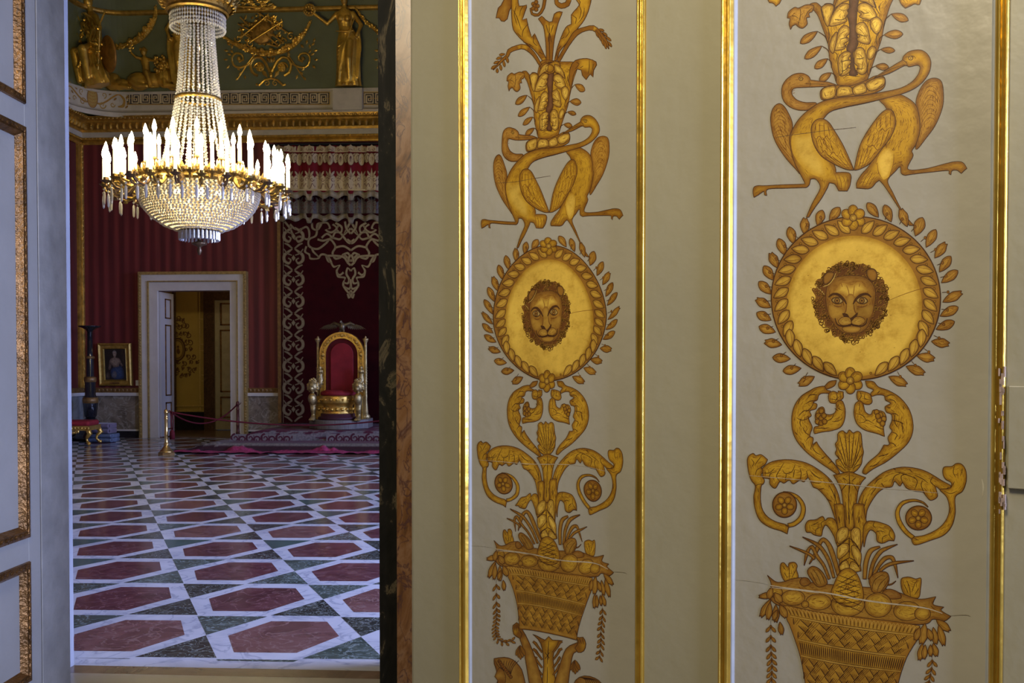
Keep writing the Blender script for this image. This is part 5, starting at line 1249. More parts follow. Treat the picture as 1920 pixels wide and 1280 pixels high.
# seated winged figure in the rounded corner
def cornerpt(ang, z, out=0.0):
    h = max(0, z-zf1); rr = RC-cove_d(h)-out+0.0
    return Vector((xc0-rr*math.cos(ang), yc0+rr*math.sin(ang), z))
pc = cornerpt(math.radians(52), zf1+.01, .34)
t = thing('seated_figure_relief', 'gilded seated armoured figure with piled weapons in the rounded corner of the cove', 'relief', pc, math.radians(-38)); t.rotation_euler = (math.radians(9), 0, math.radians(-38))
mb = MB()
loft(mb, [(0, -.1, 0, .50, .22, .10, 0), (0, -.12, .2, .46, .24, .11, .6), (0, -.12, .45, .38, .24, .09, 1.2), (0, -.08, .7, .34, .24, .05, 1.6), (.02, 0, .95, .24, .17, .02, 2), (.03, .02, 1.15, .20, .15, 0, 2), (.04, .02, 1.4, .25, .16, 0, 2), (.04, .02, 1.58, .22, .13, 0, 2), (.04, .02, 1.68, .08, .08, 0, 0)], 40)
limb(mb, [(-.18, 0, 1.54), (-.42, -.1, 1.25), (-.20, -.25, 1.05)], [.085, .065, .05]); limb(mb, [(.24, 0, 1.54), (.44, -.05, 1.25), (.52, -.18, 1.0)], [.085, .065, .05])
limb(mb, [(-.15, -.15, .85), (-.20, -.42, .80), (-.20, -.40, .15)], [.14, .12, .07]); limb(mb, [(.15, -.15, .85), (.22, -.42, .78), (.24, -.40, .15)], [.14, .12, .07])
limb(mb, [(.04, .02, 1.62), (.04, 0, 1.8)], [.07, .065]); mb.ball((.04, -.02, 1.93), (.10, .12, .14))
fuse(mb, 'draped_body', G, t, .02, 2)
mb = MB(); mb.ball((.04, 0, 2.02), (.13, .14, .11), 12, 7)
for k in range(10): leafblob(mb, (.04, .05, 2.1), (math.cos(k*.6), 0, math.sin(k*.6)), .2, .05)
mb.build('plumed_helmet', G, t, True)
mb = MB(); mb.ball((.62, -.02, .62), (.34, .08, .42), 18, 10); mb.build('oval_shield', mat('orange_old_gilding', (.36, .17, .025), .45, .55, .4, 8, .6, 40), t, True)
mb = MB(); mb.ball((-.62, .0, .75), (.30, .08, .40), 18, 10); mb.build('oval_shield', bpy.data.materials['orange_old_gilding'], t, True)
mb = MB()
for a, b_ in (((-.1, -.1, 1.2), (-.75, -.05, 1.95)), ((.2, -.2, .9), (.85, -.05, 1.55)), ((-.5, -.2, .3), (.5, -.25, 1.2)), ((.35, -.2, .3), (.7, -.2, 1.1)), ((-.3, -.1, 1.7), (-.95, 0, 2.6))): mb.tube([a, b_], .022, 6)
mb.build('spears', G, t)
mb = MB(); R = random.Random(12)
for k in range(150):
    a = R.uniform(0, 6.28); q = R.uniform(.3, 1); x, z = .78*math.cos(a)*q, .95+.75*math.sin(a)*q; leafblob(mb, (x, -.14-R.uniform(0, .12), z), (R.uniform(-1, 1), -.3, R.uniform(-1, 1)), R.uniform(.1, .22), .045)
    if k % 4 == 0: mb.ball((x, -.2, z), R.uniform(.03, .06), 6, 4)
mb.build('leaves_and_fruit', G, t); mb = MB()
for k in range(26): a = k*.2417; mb.ball((-.08+.20*math.cos(a), -.44, .62+.17*math.sin(a)), .045, 6, 4)
mb.build('fruit_wreath', G, t); mb = MB()
for k in range(30): leafblob(mb, (-.62+R.uniform(-.25, .15), -.08, 1.35+R.uniform(-.1, .8)), (R.uniform(-1, .3), -.1, R.uniform(.2, 1)), .17, .045)
mb.build('leaf_sprig', G, t)
for px_, lab, ang, zz_ in ((222, 'gilded crouching animal left of the boy on a lion', 1.45, 0),):
    pc = covepoint(px_, 160, .14); pc.z = zf1+.01; t = thing('crouching_beast_relief', lab, 'relief', pc); mb = MB()
    mb.ball((-.15, 0, .22), (.22, .15, .22), 12, 8); mb.ball((.05, -.02, .15), (.26, .13, .14), 12, 8); mb.ball((.24, -.04, .09), (.14, .09, .08), 10, 6); limb(mb, [(.1, -.1, .1), (.3, -.14, .04)], [.06, .04]); mb.tube([(-.3, 0, .15), (-.42, 0, .3), (-.35, 0, .42)], .03, 6)
    fuse(mb, 'body', G, t, .018, 2)

# ------------------------------------------------------------------ canopy of the throne
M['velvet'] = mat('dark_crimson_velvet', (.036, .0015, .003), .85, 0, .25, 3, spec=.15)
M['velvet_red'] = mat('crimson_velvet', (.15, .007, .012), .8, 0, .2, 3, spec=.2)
M['fringe'] = mat('silver_gilt_thread_fringe', (.30, .25, .15), .6, .2, .35, 2, .4, 60, (40, 1, 1))
SIL = (.27, .22, .135); SIL2 = (.20, .16, .10); DK = (.10, .02, .02)
can = thing('throne_canopy', 'dark crimson throne canopy with silver-gold embroidered back cloth and double scalloped valance', 'canopy', (W(658, 500).x, YB, 0))
cx0 = W(658, 500).x; hw = cx0-XC0
def child(o, par=can):
    o.parent = par; o.matrix_parent_inverse = par.matrix_world.inverted() if False else Matrix.Translation(-par.location); return o
mb = MB(); ytop_z = zw(272)
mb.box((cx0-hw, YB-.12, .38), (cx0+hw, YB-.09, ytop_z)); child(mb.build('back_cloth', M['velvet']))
for q_ in (cx0-hw-.01, cx0+hw-.07):
    mb = MB(); mb.box((q_, YB-.15, .38), (q_+.08, YB-.11, zw(400))); child(mb.build('gilt_edge_strip', bpy.data.materials['dull_bronze_gilding']))
mb = MB(); mb.box((cx0-hw, YB-1.0, zz(268, 1.0)-.02), (cx0+hw, YB-.12, zz(268, 1.0))); child(mb.build('canopy_roof', mat('black_canopy_frame', (.012, .010, .010), .8)))
P = Painter()
def tw(s, x0, y0, k): return [(x0+x/k, y0+y/k) for x, y, _ in pp(s)]
def strap(txt, w, mirror=True, x0=500, y0=250, k=3.878, axis=658.0, col=SIL):
    pts = tw(txt, x0, y0, k)
    for s in ((1, -1) if mirror else (1,)):
        P.ribbon([((axis+s*(x-axis))*4, y*4, w) for x, y in pts], col=col, edge=SIL2, ew=6, out=2)
for t_ in ("170,660 200,690 240,700 290,680 310,720 300,770 240,750 200,770", "130,640 170,690 190,740", "330,650 335,690 370,700 400,650 370,660 360,740 310,770 310,820 370,840 430,800 470,760 530,770 550,740 510,700 530,660", "400,650 440,650 460,690 430,700 470,720 510,690 480,660",
           "370,770 410,780 460,770 490,800 500,830 480,870 500,910 540,900 560,880 612,930", "290,820 280,860 310,880 320,910 380,905 340,860 330,830", "380,905 400,880 440,890 470,940 450,930 430,880", "612,640 590,680 560,740 612,690", "570,640 580,690 612,730", "500,830 560,820 612,850", "550,740 590,790 612,800",
           "480,760 500,720 540,720 545,680 500,650", "440,890 500,890 560,900 590,940 612,960", "470,940 490,970 530,960 510,1000 530,1030 560,1010", "560,880 590,870 612,900", "510,1000 520,1040 570,1050 560,1080 590,1090 600,1060 580,1020 590,980 612,1000", "560,1080 560,1110 600,1130 612,1100 612,1060", "560,1110 580,1140 600,1160 612,1140", "590,1165 600,1195 612,1180 600,1160", "400,760 440,730 480,760", "640,770 612,790", "590,940 600,900 612,880"):
    strap(t_, 17)
# vertical border of paired scrolls
for s in (-1, 1):
    ax = 658+s*(658-550.5)
    y = 428; k = 0
    while y < 790:
        for q in (-1, 1):
            P.ribbon([((ax+q*2)*4, (y-2)*4, 10), ((ax+q*9)*4, (y+3)*4, 20), ((ax+q*17)*4, (y+10)*4, 24), ((ax+q*17)*4, (y+20)*4, 24), ((ax+q*9)*4, (y+25)*4, 20), ((ax+q*5)*4, (y+19)*4, 14), ((ax+q*10)*4, (y+15)*4, 10)], col=SIL, edge=SIL2, ew=6, out=2)
            P.ribbon([((ax+q*17)*4, (y+28)*4, 10), ((ax+q*10)*4, (y+31)*4, 16), ((ax+q*2)*4, (y+38)*4, 12)], col=SIL, edge=SIL2, ew=6, out=2)
            P.ribbon([((ax+q*18)*4, (y-2)*4, 8), ((ax+q*12)*4, (y+6)*4, 12), ((ax+q*3)*4, (y+10)*4, 8)], col=SIL, edge=SIL2, ew=6, out=2)
        P.fill([(ax*4, (y+9)*4, True), ((ax+4)*4, (y+15)*4, True), (ax*4, (y+21)*4, True), ((ax-4)*4, (y+15)*4, True)], col=SIL, edge=SIL2, ew=5, out=2, smooth=False)
        y += 40.5; k += 1
    P.line([((658+s*(658-531.5))*4, 412*4, False), ((658+s*(658-531.5))*4, 600*4, False), ((658+s*(658-531.5))*4, 793*4, False)], 4, SIL, taper=False)
child(scaled(P, YB-.12, 'back_embroidery', None, M['embroid'], base=.002))
# valances: hanging, gently waved cloths
def valance(name, Y, py0, py1f, py_f, col_mat, dark=1.0, amp=.02):
    """py0 top, py1f(x) lower edge of the cloth in photo rows"""
    x0, x1 = 658-(658-512), 658+(658-512)
    def wv(px): return amp*(math.sin(px*.16)+.6*math.sin(px*.37+1))
    mb = MB(); vs = []; n = 146
    for i in range(n+1):
        px = x0+(x1-x0)*i/n
        a, b_ = onY(px, py0(px), Y), onY(px, py1f(px), Y)
        vs += [(a.x, Y+wv(px), a.z), (b_.x, Y+wv(px)*1.3, b_.z), (b_.x, Y+wv(px)*1.3+.02, b_.z), (a.x, Y+wv(px)+.02, a.z)]
    fs = []
    for i in range(n):
        for k in range(4): l = (k+1) % 4; fs.append((i*4+k, i*4+l, i*4+4+l, i*4+4+k))
    mb.add(vs, fs); o = child(mb.build(name, col_mat, None, True)); 
    mf = MB(); vs = []
    for i in range(n+1):
        px = x0+(x1-x0)*i/n; a, b_ = onY(px, py1f(px), Y), onY(px, py1f(px)+py_f, Y)
        vs += [(a.x, Y+wv(px)*1.3-.004, a.z+.01), (b_.x, Y+wv(px)*1.5-.004, b_.z), (b_.x, Y+wv(px)*1.5+.02, b_.z), (a.x, Y+wv(px)*1.3+.02, a.z+.01)]
    mf.add(vs, fs); return wv, child(mf.build('fringe', M['fringe'], None, True))
def scal(px, base, a=4.0):
    q = (px-658) % 78; q = min(q, 78-q)      # 0 at axis .. 39
    return base + (6 if q < 5 else 0) + a*math.cos(q/39*math.pi*3)*.6 - a*.4*math.cos(q/39*math.pi)
wv1, _ = valance('front_valance', YB-1.0, lambda x: 272+2*abs(math.sin(x*.12)), lambda x: scal(x, 358), 11, M['velvet_red'])
wv2, _ = valance('rear_valance', YB-.30, lambda x: 330, lambda x: scal(x, 402), 10, M['velvet'])  # darker velvet than in front: shade put into the colour
def embroider(Y, wvf, y_list, name, col, col2):
    P = Painter()
    for (ya, yb, kind) in y_list:
        if kind == 'line':
            P.line([(512*4, ya*4, False), (658*4, ya*4, False), (804*4, ya*4, False)], (yb-ya)*4, col, taper=False)
            continue
        for k in range(-7, 8):
            ax = 658+k*19.5; h = yb-ya; big = k % 2 == 0
            if kind == 'top':
                P.fill([((ax-9.7)*4, (yb)*4, True), ((ax-9)*4, (ya+3)*4, False), ((ax-3)*4, (ya+1.5)*4, False), (ax*4, (ya-1.5)*4, True), ((ax+3)*4, (ya+1.5)*4, False), ((ax+9)*4, (ya+3)*4, False), ((ax+9.7)*4, yb*4, True)], col=col, edge=col2, ew=8, out=0)
                spiral(P, (ax-4)*4, (ya+7)*4, 13, 0, 1, 5, DK); spiral(P, (ax+4)*4, (ya+7)*4, 13, 3, 1, 5, DK, -1)
            if kind == 'shell':
                P.ell(ax*4, (ya+h*.5)*4, 24, h*2.2, 0, 14, col=col, edge=col2, ew=8, out=3)
                for a in (-.9, -.45, 0, .45, .9): P.line([(ax*4, (ya+h*.2)*4, False), ((ax+math.sin(a)*5)*4, (ya+h*.2+math.cos(a)*h*.6)*4, False)], 3, DK)
                for s in (-1, 1):
                    P.ribbon([((ax+s*4)*4, (ya+2)*4, 14), ((ax+s*8)*4, (ya+1)*4, 20), ((ax+s*12)*4, (ya+h*.35)*4, 20), ((ax+s*9)*4, (ya+h*.75)*4, 18), ((ax+s*6)*4, (ya+h*.6)*4, 12)], col=col, edge=col2, ew=8, out=3)
            if kind == 'lower':
                P.fill([((ax-10)*4, (yb)*4, True), ((ax-10)*4, (ya+h*.45)*4, False), ((ax-6)*4, (ya+h*.3)*4, False), ((ax-3)*4, (ya+h*.28)*4, False), (ax*4, (ya-(2 if big else -4))*4, True), ((ax+3)*4, (ya+h*.28)*4, False), ((ax+6)*4, (ya+h*.3)*4, False), ((ax+10)*4, (ya+h*.45)*4, False), ((ax+10)*4, yb*4, True)], col=col, edge=col2, ew=10, out=0)
                for s in (-1, 1):
                    spiral(P, (ax+s*5)*4, (ya+h*.5)*4, 16, 0, 1.1, 5, DK, s)
                    P.line([((ax+s*10)*4, (ya+h*.85)*4, False), ((ax+s*6)*4, (ya+h*.68)*4, False), ((ax+s*3)*4, (ya+h*.85)*4, False), (ax*4, (ya+h*.95)*4, False)], 5, DK)
                    P.leaf((ax+s*1)*4, (ya+h*.4)*4, (ax+s*8)*4, (ya+h*.1)*4, 16, rib=False, col=col, edge=col2, ew=6, out=2)
                P.line([(ax*4, (ya+h*.5)*4, False), (ax*4, (ya+h*.2)*4, False)], 4, DK)
    def f(A):
        out = []
        for x, y in A: q = onY(x/4, y/4, Y-.02); out.append((q.x, q.z))
        return np.array(out)
    o = render_paint(P.items, f, name, None, M['embroid'], step=.0006, base=.0)
    for v in o.data.vertices:
        X, Z, w_ = v.co; d = Vector((X, Y, Z))-CAM; c = Vector((X, Y-.02, Z))
        px = 960
        # recover the photo column for the wave of the cloth
        xr = X*_cy+Y*_sy; yr = -X*_sy+Y*_cy; px = PPX+F*xr/yr
        v.co = Vector((X, Y+wvf(px)*1.15-.012-w_, Z))
    return child(o)
embroider(YB-1.0, wv1, [(272, 284, 'top'), (284, 286, 'line'), (288, 309, 'shell'), (316, 357, 'lower'), (356, 359, 'line')], 'valance_embroidery', (.46, .37, .21), (.36, .28, .16))
embroider(YB-.30, wv2, [(366, 400, 'lower')], 'valance_embroidery', (.11, .10, .085), (.08, .07, .06))  # thread colours dimmed to paint in the shade under the canopy
# ------------------------------------------------------------------ dais: steps under a rumpled embroidered carpet
M['dais_wood'] = mat('dark_dais_wood', (.05, .02, .015), .7)
m = attr_mat('purple_embroidered_carpet', .9, 0, .0, ns=25, var=(.65, 1.3)); M['carpet'] = m
ZS1, ZS2 = .16, .36
fl = onZ(385, 850).x; yS1 = 19.75; yS2 = 20.75
xd0 = onZ(432, 813, ZS2).x; xd1 = 2*cx0-xd0+.3
dais = thing('throne_dais', 'low two-step throne dais covered with a purple and silver embroidered carpet', 'dais', (cx0, 21.5, 0))
def dchild(o): o.parent = dais; o.matrix_parent_inverse = Matrix.Translation(-dais.location); return o
mb = MB(); mb.box((xd0-.25, yS1+.25, .01), (xd1+.25, YB-.3, ZS1-.03)); mb.box((xd0+.1, yS2+.2, ZS1-.03), (xd1-.1, YB-.3, ZS2-.03)); dchild(mb.build('steps', M['dais_wood']))
def sst(a, b_, x):
    t = min(1, max(0, (x-a)/(b_-a))); return t*t*(3-2*t)
from mathutils import noise
def carpet_z(x, y):
    e1 = min(sst(xd0-1.0, xd0-.35, x), sst(xd1+1.0, xd1+.35, x)); e2 = min(sst(xd0-.35, xd0+.35, x), sst(xd1+.35, xd1-.35, x))
    f1 = sst(yS1-.05, yS1+.10, y); f2 = sst(yS2-.04, yS2+.10, y)
    z = ZS1*e1*f1 + (ZS2-ZS1)*e2*f2
    n = noise.noise(Vector((x*2.2, y*5, 0)))*.02 + noise.noise(Vector((x*6, y*9, 3)))*.012
    flat = 1 if y < yS1+.02 else .35
    ruck = .045*abs(noise.noise(Vector((x*3.1, y*7, 5)))) if y < yS1-.02 or x < xd0-.2 else 0
    return .012+z+abs(n)*flat+ruck
def mixc(a, b_, t): return tuple(a[i]+(b_[i]-a[i])*t for i in range(3))
PUR = (.12, .018, .045); MAG = (.20, .012, .05); PGR = (.155, .135, .14); DRD = (.025, .003, .006)
vs = []; cs = []; fs = []
xs = np.arange(xd0-1.05, xd1+1.05, .035); yv = np.concatenate([np.arange(yS1-.38, yS1+.16, .02), np.arange(yS1+.16, yS2-.06, .06), np.arange(yS2-.06, yS2+.16, .012), np.arange(yS2+.16, YB-.14, .1)])
for y in yv:
    for x in xs:
        left = sst(xd0-1.0, xd0+.3, x); xx = x
        fr = .14*noise.noise(Vector((x*1.7, 0, 0)))+.05*noise.noise(Vector((x*7, 2, 0))) if y < yS1 else 0
        z = carpet_z(x, y+fr)
        vs.append((xx, y+fr*(1 if y < yS1-.1 else 0), z))
        u = (x-xd0)*1.9
        scroll = math.sin(u*4.2+2.0*math.sin((y if y > yS2+.1 else z*9)*3.2))*math.cos(z*26+u*1.3+1.1*math.sin(u*5))
        if y < yS1-.02: c = mixc(MAG, (.30, .03, .09), .5+.5*noise.noise(Vector((x*2, y*6, 1))))
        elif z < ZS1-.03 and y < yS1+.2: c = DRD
        elif y < yS1+.28: c = (.15, .13, .11)
        elif y < yS2-.06: c = mixc(PUR, PGR, .35)
        elif y < yS2+.14:
            c = PGR if (z < ZS1+.035 or (scroll > -.15)) else (.075, .008, .022)
            if -3.9 < (x-cx0) < -2.4 or False: pass
        else:
            c = PUR if scroll < .1 or y < yS2+.35 else mixc(PGR, PUR, .35)
        if x < xd0-.05 and y > yS1+.1: c = mixc(c, (.17, .155, .145), .7)
        cs.append((*c, 1))
nx = len(xs)
for j in range(len(yv)-1):
    for i in range(nx-1): fs.append((j*nx+i, j*nx+i+1, (j+1)*nx+i+1, (j+1)*nx+i))
me = bpy.data.meshes.new('carpet'); me.from_pydata(vs, [], fs); me.update()
at = me.color_attributes.new('paint', 'FLOAT_COLOR', 'POINT'); at.data.foreach_set('color', np.array(cs, np.float32).ravel())
dchild(link('carpet', me, None, M['carpet'], True))

P = Painter(); BG = (.20, .18, .175); MR = (.07, .006, .02); yR = yS2-.10
P.fill([(440*4, 813.5*4, True), (556*4, 813.5*4, True), (556*4, 831*4, True), (424*4, 831*4, True)], col=BG, edge=BG, out=0, smooth=False)
P.fill([(612*4, 813*4, True), (800*4, 813*4, True), (800*4, 831*4, True), (612*4, 831*4, True)], col=BG, edge=BG, out=0, smooth=False)
for k in range(26):
    x = 441+k*14
    if 550 < x < 617: continue
    s_ = 1 if k % 2 else -1
    spiral(P, x*4, (822.5+s_*1.2)*4, 33, 1.57*s_, 1.3, 14, MR, s_)
    P.leaf((x+6.5)*4, (822+7*s_)*4, (x+9)*4, (822-6*s_)*4, 16, rib=False, col=(.20, .18, .17), edge=MR, ew=5, out=0)
ob = scaled(P, yR, 'embroidered_band', None, attr_mat('silver_thread_band', .8, 0, 0, ns=30), base=.002); dchild(ob)

# ------------------------------------------------------------------ throne
YT = 22.0; KT = F/ (YT*1.0)/1.0
tx = onY(642, 790, YT); k85 = 1/ (F/ (YT*1.002))          # metres per photo pixel at the back of the throne
M['throne_gold'] = mat('bright_throne_gold', (.62, .38, .08), .3, .8, .35, 9, .6, 50)
M['throne_gold_pale'] = mat('pale_worn_throne_gold', (.50, .38, .16), .36, .7, .4, 14, .7, 60)
M['throne_red'] = mat('crimson_throne_velvet', (.23, .018, .024), .75, 0, .15, 5, spec=.2)
M['throne_red_dark'] = mat('worn_crimson_border', (.085, .005, .008), .75, 0, .2, 9, spec=.2)
thr = thing('throne', 'gilded round-arched throne with red velvet back, lion-headed arms and eagle on top', 'throne', (tx.x, YT, ZS2+.02))
def X(px): return (px-642)*k85
Z0 = onY(642, 798, YT).z
def Zt(py): return (onY(642, py, YT).z)-(ZS2+.02)
zb = Zt(785)
# plinth with a rounded front
mb = MB(); hp = Zt(792)
pl = [(-.62, .35), (-.66, -.35), (-.46, -.62)] + [(.0+.46*math.sin(a), -.62-.30*math.cos(a)) for a in [math.radians(d_) for d_ in range(-80, 81, 10)]] + [(.46, -.62), (.66, -.35), (.62, .35)]
n = len(pl); vv = [(x*1.0, y, .0) for x, y in pl]+[(x, y, .20) for x, y in pl]
mb.add(vv, [tuple(range(n))[::-1], tuple(n+i for i in range(n))]+[(i, (i+1) % n, n+(i+1) % n, n+i) for i in range(n)])
mb.build('plinth', mat('grey_brown_ribbed_wood', (.16, .14, .12), .5, 0, .3, 6, .4, 30, (14, 1, 1)), thr, bevel=.01)
mb = MB(); mb.lathe([(0, .20), (.42, .20), (.43, .21), (.43, .25), (.41, .26), (.37, .265), (.37, .33), (0, .33)], 30, 0, -.42); mb.build('foot_step', mat('dark_maroon_footstep', (.045, .006, .014), .7), thr, True)
H0 = .33
zA = Zt(740); zC = Zt(729)
mb = MB(); mb.lathe([(0, H0-.02), (.335, H0-.02), (.335, H0+.03), (.32, H0+.05), (.32, zA-.24), (.335, zA-.20), (.37, zA-.17), (.38, zA-.15), (.38, zA-.03), (.36, zA), (0, zA)], 36, 0, -.42)
for a in range(0, 360, 20):
    r = math.radians(a); mb.ball((.325*math.cos(r), -.42+.325*math.sin(r), (H0+zA-.2)/2), (.045, .045, .045), 8, 5); mb.ball((.385*math.cos(r), -.42+.385*math.sin(r), zA-.09), (.025, .025, .03), 6, 4)
mb.lathe([(.33, H0+.06), (.35, H0+.075), (.33, H0+.09)], 36, 0, -.42)
mb.build('seat_drum', M['throne_gold'], thr, True)
for s in (-1, 1):
    mb = MB(); mb.box((s*.44-.10, -.35, H0-.2), (s*.44+.10, .0, zA-.02))
    for z in (H0+.1, zA-.14): mb.ball((s*.44, -.36, z), (.05, .03, .05), 8, 5)
    mb.build('side_panel', M['throne_gold'], thr, bevel=.01)
mb = MB(); mb.lathe([(0, zA), (.36, zA), (.385, zA+.03), (.37, zA+.08), (.28, zA+.115), (0, zA+.13)], 32, 0, -.40); mb.box((-.38, -.38, zA), (.38, -.02, zA+.08)); mb.build('seat_cushion', M['throne_red'], thr, True)
# arched back
ra, ri = 42.5*k85, 30.5*k85; zc_ = Zt(664.5); 
def arch(mb, r0, r1, zbot, y0, y1, seg=28):
    pts = [(-1, zbot)]; out = []; inn = []
    for k in range(seg+1):
        a = math.pi-math.pi*k/seg; out.append((r1*math.cos(a), zc_+r1*math.sin(a))); inn.append((r0*math.cos(a), zc_+r0*math.sin(a)))
    out = [(-r1, zbot)]+out+[(r1, zbot)]; inn = [(-r0, zbot)]+inn+[(r0, zbot)]; n = len(out)
    vs = [(x, y0, z) for x, z in out]+[(x, y0, z) for x, z in inn]+[(x, y1, z) for x, z in out]+[(x, y1, z) for x, z in inn]
    fs = []
    for i in range(n-1): fs += [(i, i+1, n+i+1, n+i), (2*n+i, 3*n+i, 3*n+i+1, 2*n+i+1), (i, 2*n+i, 2*n+i+1, i+1), (n+i, n+i+1, 3*n+i+1, 3*n+i)]
    fs += [(0, n, 3*n, 2*n), (n-1, 3*n-1, 4*n-1, 2*n-1)]; mb.add(vs, fs)
mb = MB(); arch(mb, ri, ra, .2, -.03, .10); arch(mb, ra-.035, ra, .2, -.06, -.02); arch(mb, ri, ri+.03, .2, -.055, -.02)
for k in range(19):
    a = math.pi*k/18; r = (ra+ri)/2; big = k in (4, 14, 9, 0, 18)
    mb.ball((r*math.cos(a), -.045, zc_+r*math.sin(a)), (.045 if big else .022, .03, .045 if big else .022), 10, 6)
for z in np.arange(1.0, zc_, .11):
    for s in (-1, 1): mb.ball((s*(ra+ri)/2, -.045, z), (.024, .025, .03), 8, 5)
mb.build('arched_frame', M['throne_gold'], thr, False)
def disc_arch(r, zbot, y0, y1):
    mb = MB(); o = [(-r, zbot)]+[(r*math.cos(math.pi-math.pi*k/28), zc_+r*math.sin(math.pi*k/28)) for k in range(29)]+[(r, zbot)]; n = len(o)
    mb.add([(x, y0, z) for x, z in o]+[(x, y1, z) for x, z in o], [tuple(range(n)), tuple(n+i for i in range(n))[::-1]]+[(i, n+i, n+(i+1) % n, (i+1) % n) for i in range(n)]); return mb
disc_arch(ri+.005, zA, -.02, .06).build('back_border', M['throne_red_dark'], thr)
disc_arch(ri*.72, zA+.03, -.045, -.015).build('back_pad', M['throne_red'], thr, bevel=.02)
for px in (594.5, 686):
    mb = MB(); x = X(px); zt_ = Zt(632)
    mb.lathe([(0, .18), (.10, .18), (.10, .26), (.06, .30), (.045, .5), (.035, .56), (.032, zt_-.14), (.035, zt_-.12), (.065, zt_-.06), (.07, zt_-.03), (.02, zt_-.02), (.03, zt_), (.0, zt_+.03)], 14, x, .05)
    for z in np.arange(.95, 1.35, .06): mb.lathe([(.03, z), (.045, z+.02), (.03, z+.04)], 12, x, .05)
    mb.build('side_column', M['throne_gold_pale'], thr, True)
zl_ = Zt(724)
for s in (-1, 1):
    lion = None
    mb = MB(); x = s*.50; y = -.62
    mb.ball((x, y, .92*1.0), (.11, .13, .13), 14, 8); mb.ball((x, y-.12, .88), (.06, .08, .06), 10, 6); mb.ball((x, y-.06, .66), (.095, .12, .13), 12, 8)
    limb(mb, [(x, y+.02, .60), (x, y+.0, .42), (x, y+.03, .30), (x, y-.02, .22)], [.085, .06, .045, .065]); mb.ball((x, y-.09, .215), (.07, .10, .045), 10, 6)
    limb(mb, [(x, y+.08, .92), (x, y+.35, .97), (x, y+.58, .92)], [.07, .05, .05])
    for k in range(4): mb.ball((x-.045+.03*k, y-.17, .205), (.018, .035, .022), 6, 4)
    lion = fuse(mb, 'lion_arm', M['throne_gold_pale'], thr, .014, 2)
    mb = MB(); R = random.Random(3)
    for k in range(60):
        a = R.uniform(0, 6.28); q = R.uniform(.5, 1); mb.ball((x+.125*math.cos(a)*q, y-.0-.05*(1-q), .94+.155*math.sin(a)*q), R.uniform(.02, .036), 6, 4)
    mb.build('lion_mane', M['throne_gold_pale'], thr, True)
    mb = MB(); mb.ball((x, y-.085, .70), (.075, .075, .085), 12, 7); mb.build('chest_boss', M['throne_gold'], thr, True)
    # little seated figure above the arm
    mb = MB(); xx = s*(ra-.04); mb.lathe([(0, .95), (.06, .95), (.05, 1.0), (.075, 1.08), (.05, 1.16), (.065, 1.20), (.0, 1.2)], 12, xx, -.14); mb.ball((xx, -.16, 1.25), (.055, .05, .055), 8, 5); mb.ball((xx, -.16, 1.33), (.04, .04, .045), 8, 5)
    for q in (-1, 1): mb.ball((xx+q*.05, -.17, 1.25), (.02, .02, .045), 6, 4)
    mb.build('arm_figure', M['throne_gold_pale'], thr, True)
# eagle
ez = zc_+ra; mb = MB()
mb.ball((0, 0, ez+.12), (.07, .07, .10), 12, 8); mb.ball((-.02, -.03, ez+.23), (.035, .045, .04), 8, 6); mb.ball((-.03, -.075, ez+.22), (.012, .03, .012), 6, 4)
for s in (-1, 1):
    limb(mb, [(s*.05, 0, ez+.15), (s*.18, .02, ez+.20), (s*.26, .03, ez+.17)], [.045, .035, .02]); limb(mb, [(s*.035, 0, ez+.05), (s*.05, -.02, ez+.0)], [.022, .016]); mb.ball((s*.05, -.04, ez+.005), (.025, .035, .012), 6, 4)
mb.ball((0, .05, ez+.03), (.05, .05, .07), 8, 5)
fuse(mb, 'eagle_body', mat('bronze_eagle', (.16, .12, .06), .4, .6, .4, 14), thr, .010, 1)
for s in (-1, 1):
    mb = MB()
    for k in range(9):
        a = k/8; p = Vector((s*(.10+.19*a), .02, ez+.19-.01*a)); leafblob(mb, p, (s*(.35+.7*a), .1, -.85+.35*a), .13+.14*a, .02)
    mb.build('eagle_wing', bpy.data.materials['bronze_eagle'], thr)

# ------------------------------------------------------------------ rope barrier
M['brass'] = mat('polished_brass', (.62, .42, .15), .28, .9, .2, 8)
M['rope'] = mat('dark_red_rope', (.08, .006, .009), .85, 0, .3, 40, spec=.2)
def stanchion(name, label, x, y, m, hh):
    t = thing(name, label, 'stanchion', (x, y, 0), 0, 'rope barrier posts')
    mb = MB(); mb.lathe([(0, .001), (.165, .001), (.165, .05), (.15, .06), (.0, .06)], 8); mb.build('foot', m if m is not M['brass'] else mat('dark_brass_foot', (.26, .15, .05), .4, .7), t)
    mb = MB(); mb.lathe([(0, .06), (.14, .06), (.12, .08), (.075, .14), (.045, .19), (.04, .205), (.055, .215), (.04, .23), (.028, .24), (.0, .24)], 20); mb.build('bell_base', m, t, True)
    mb = MB(); mb.lathe([(.0, .23), (.036, .23), (.042, .25), (.034, .27), (.035, .40), (.041, .41), (.035, .42), (.033, hh-.20), (.042, hh-.18), (.032, hh-.17), (.032, hh-.09), (.042, hh-.08), (.042, hh-.05), (.036, hh-.04), (.036, hh-.02), (.018, hh), (0, hh+.005)], 16); mb.build('post', m, t, True)
    mb = MB(); mb.tube([(.03, 0, hh-.07), (.06, -.0, hh-.06), (.075, 0, hh-.03)], .010, 6); mb.build('hook', m, t, True)
    return t
s1 = onZ(312, 853); s2 = onY(446, 800, 22.2)
h1 = onY(314, 767, s1.y).z; h2 = onY(446, 752, 22.2).z
stanchion('barrier_stanchion', 'polished brass rope post standing on the marble floor left of the dais', s1.x, s1.y, M['brass'], h1)
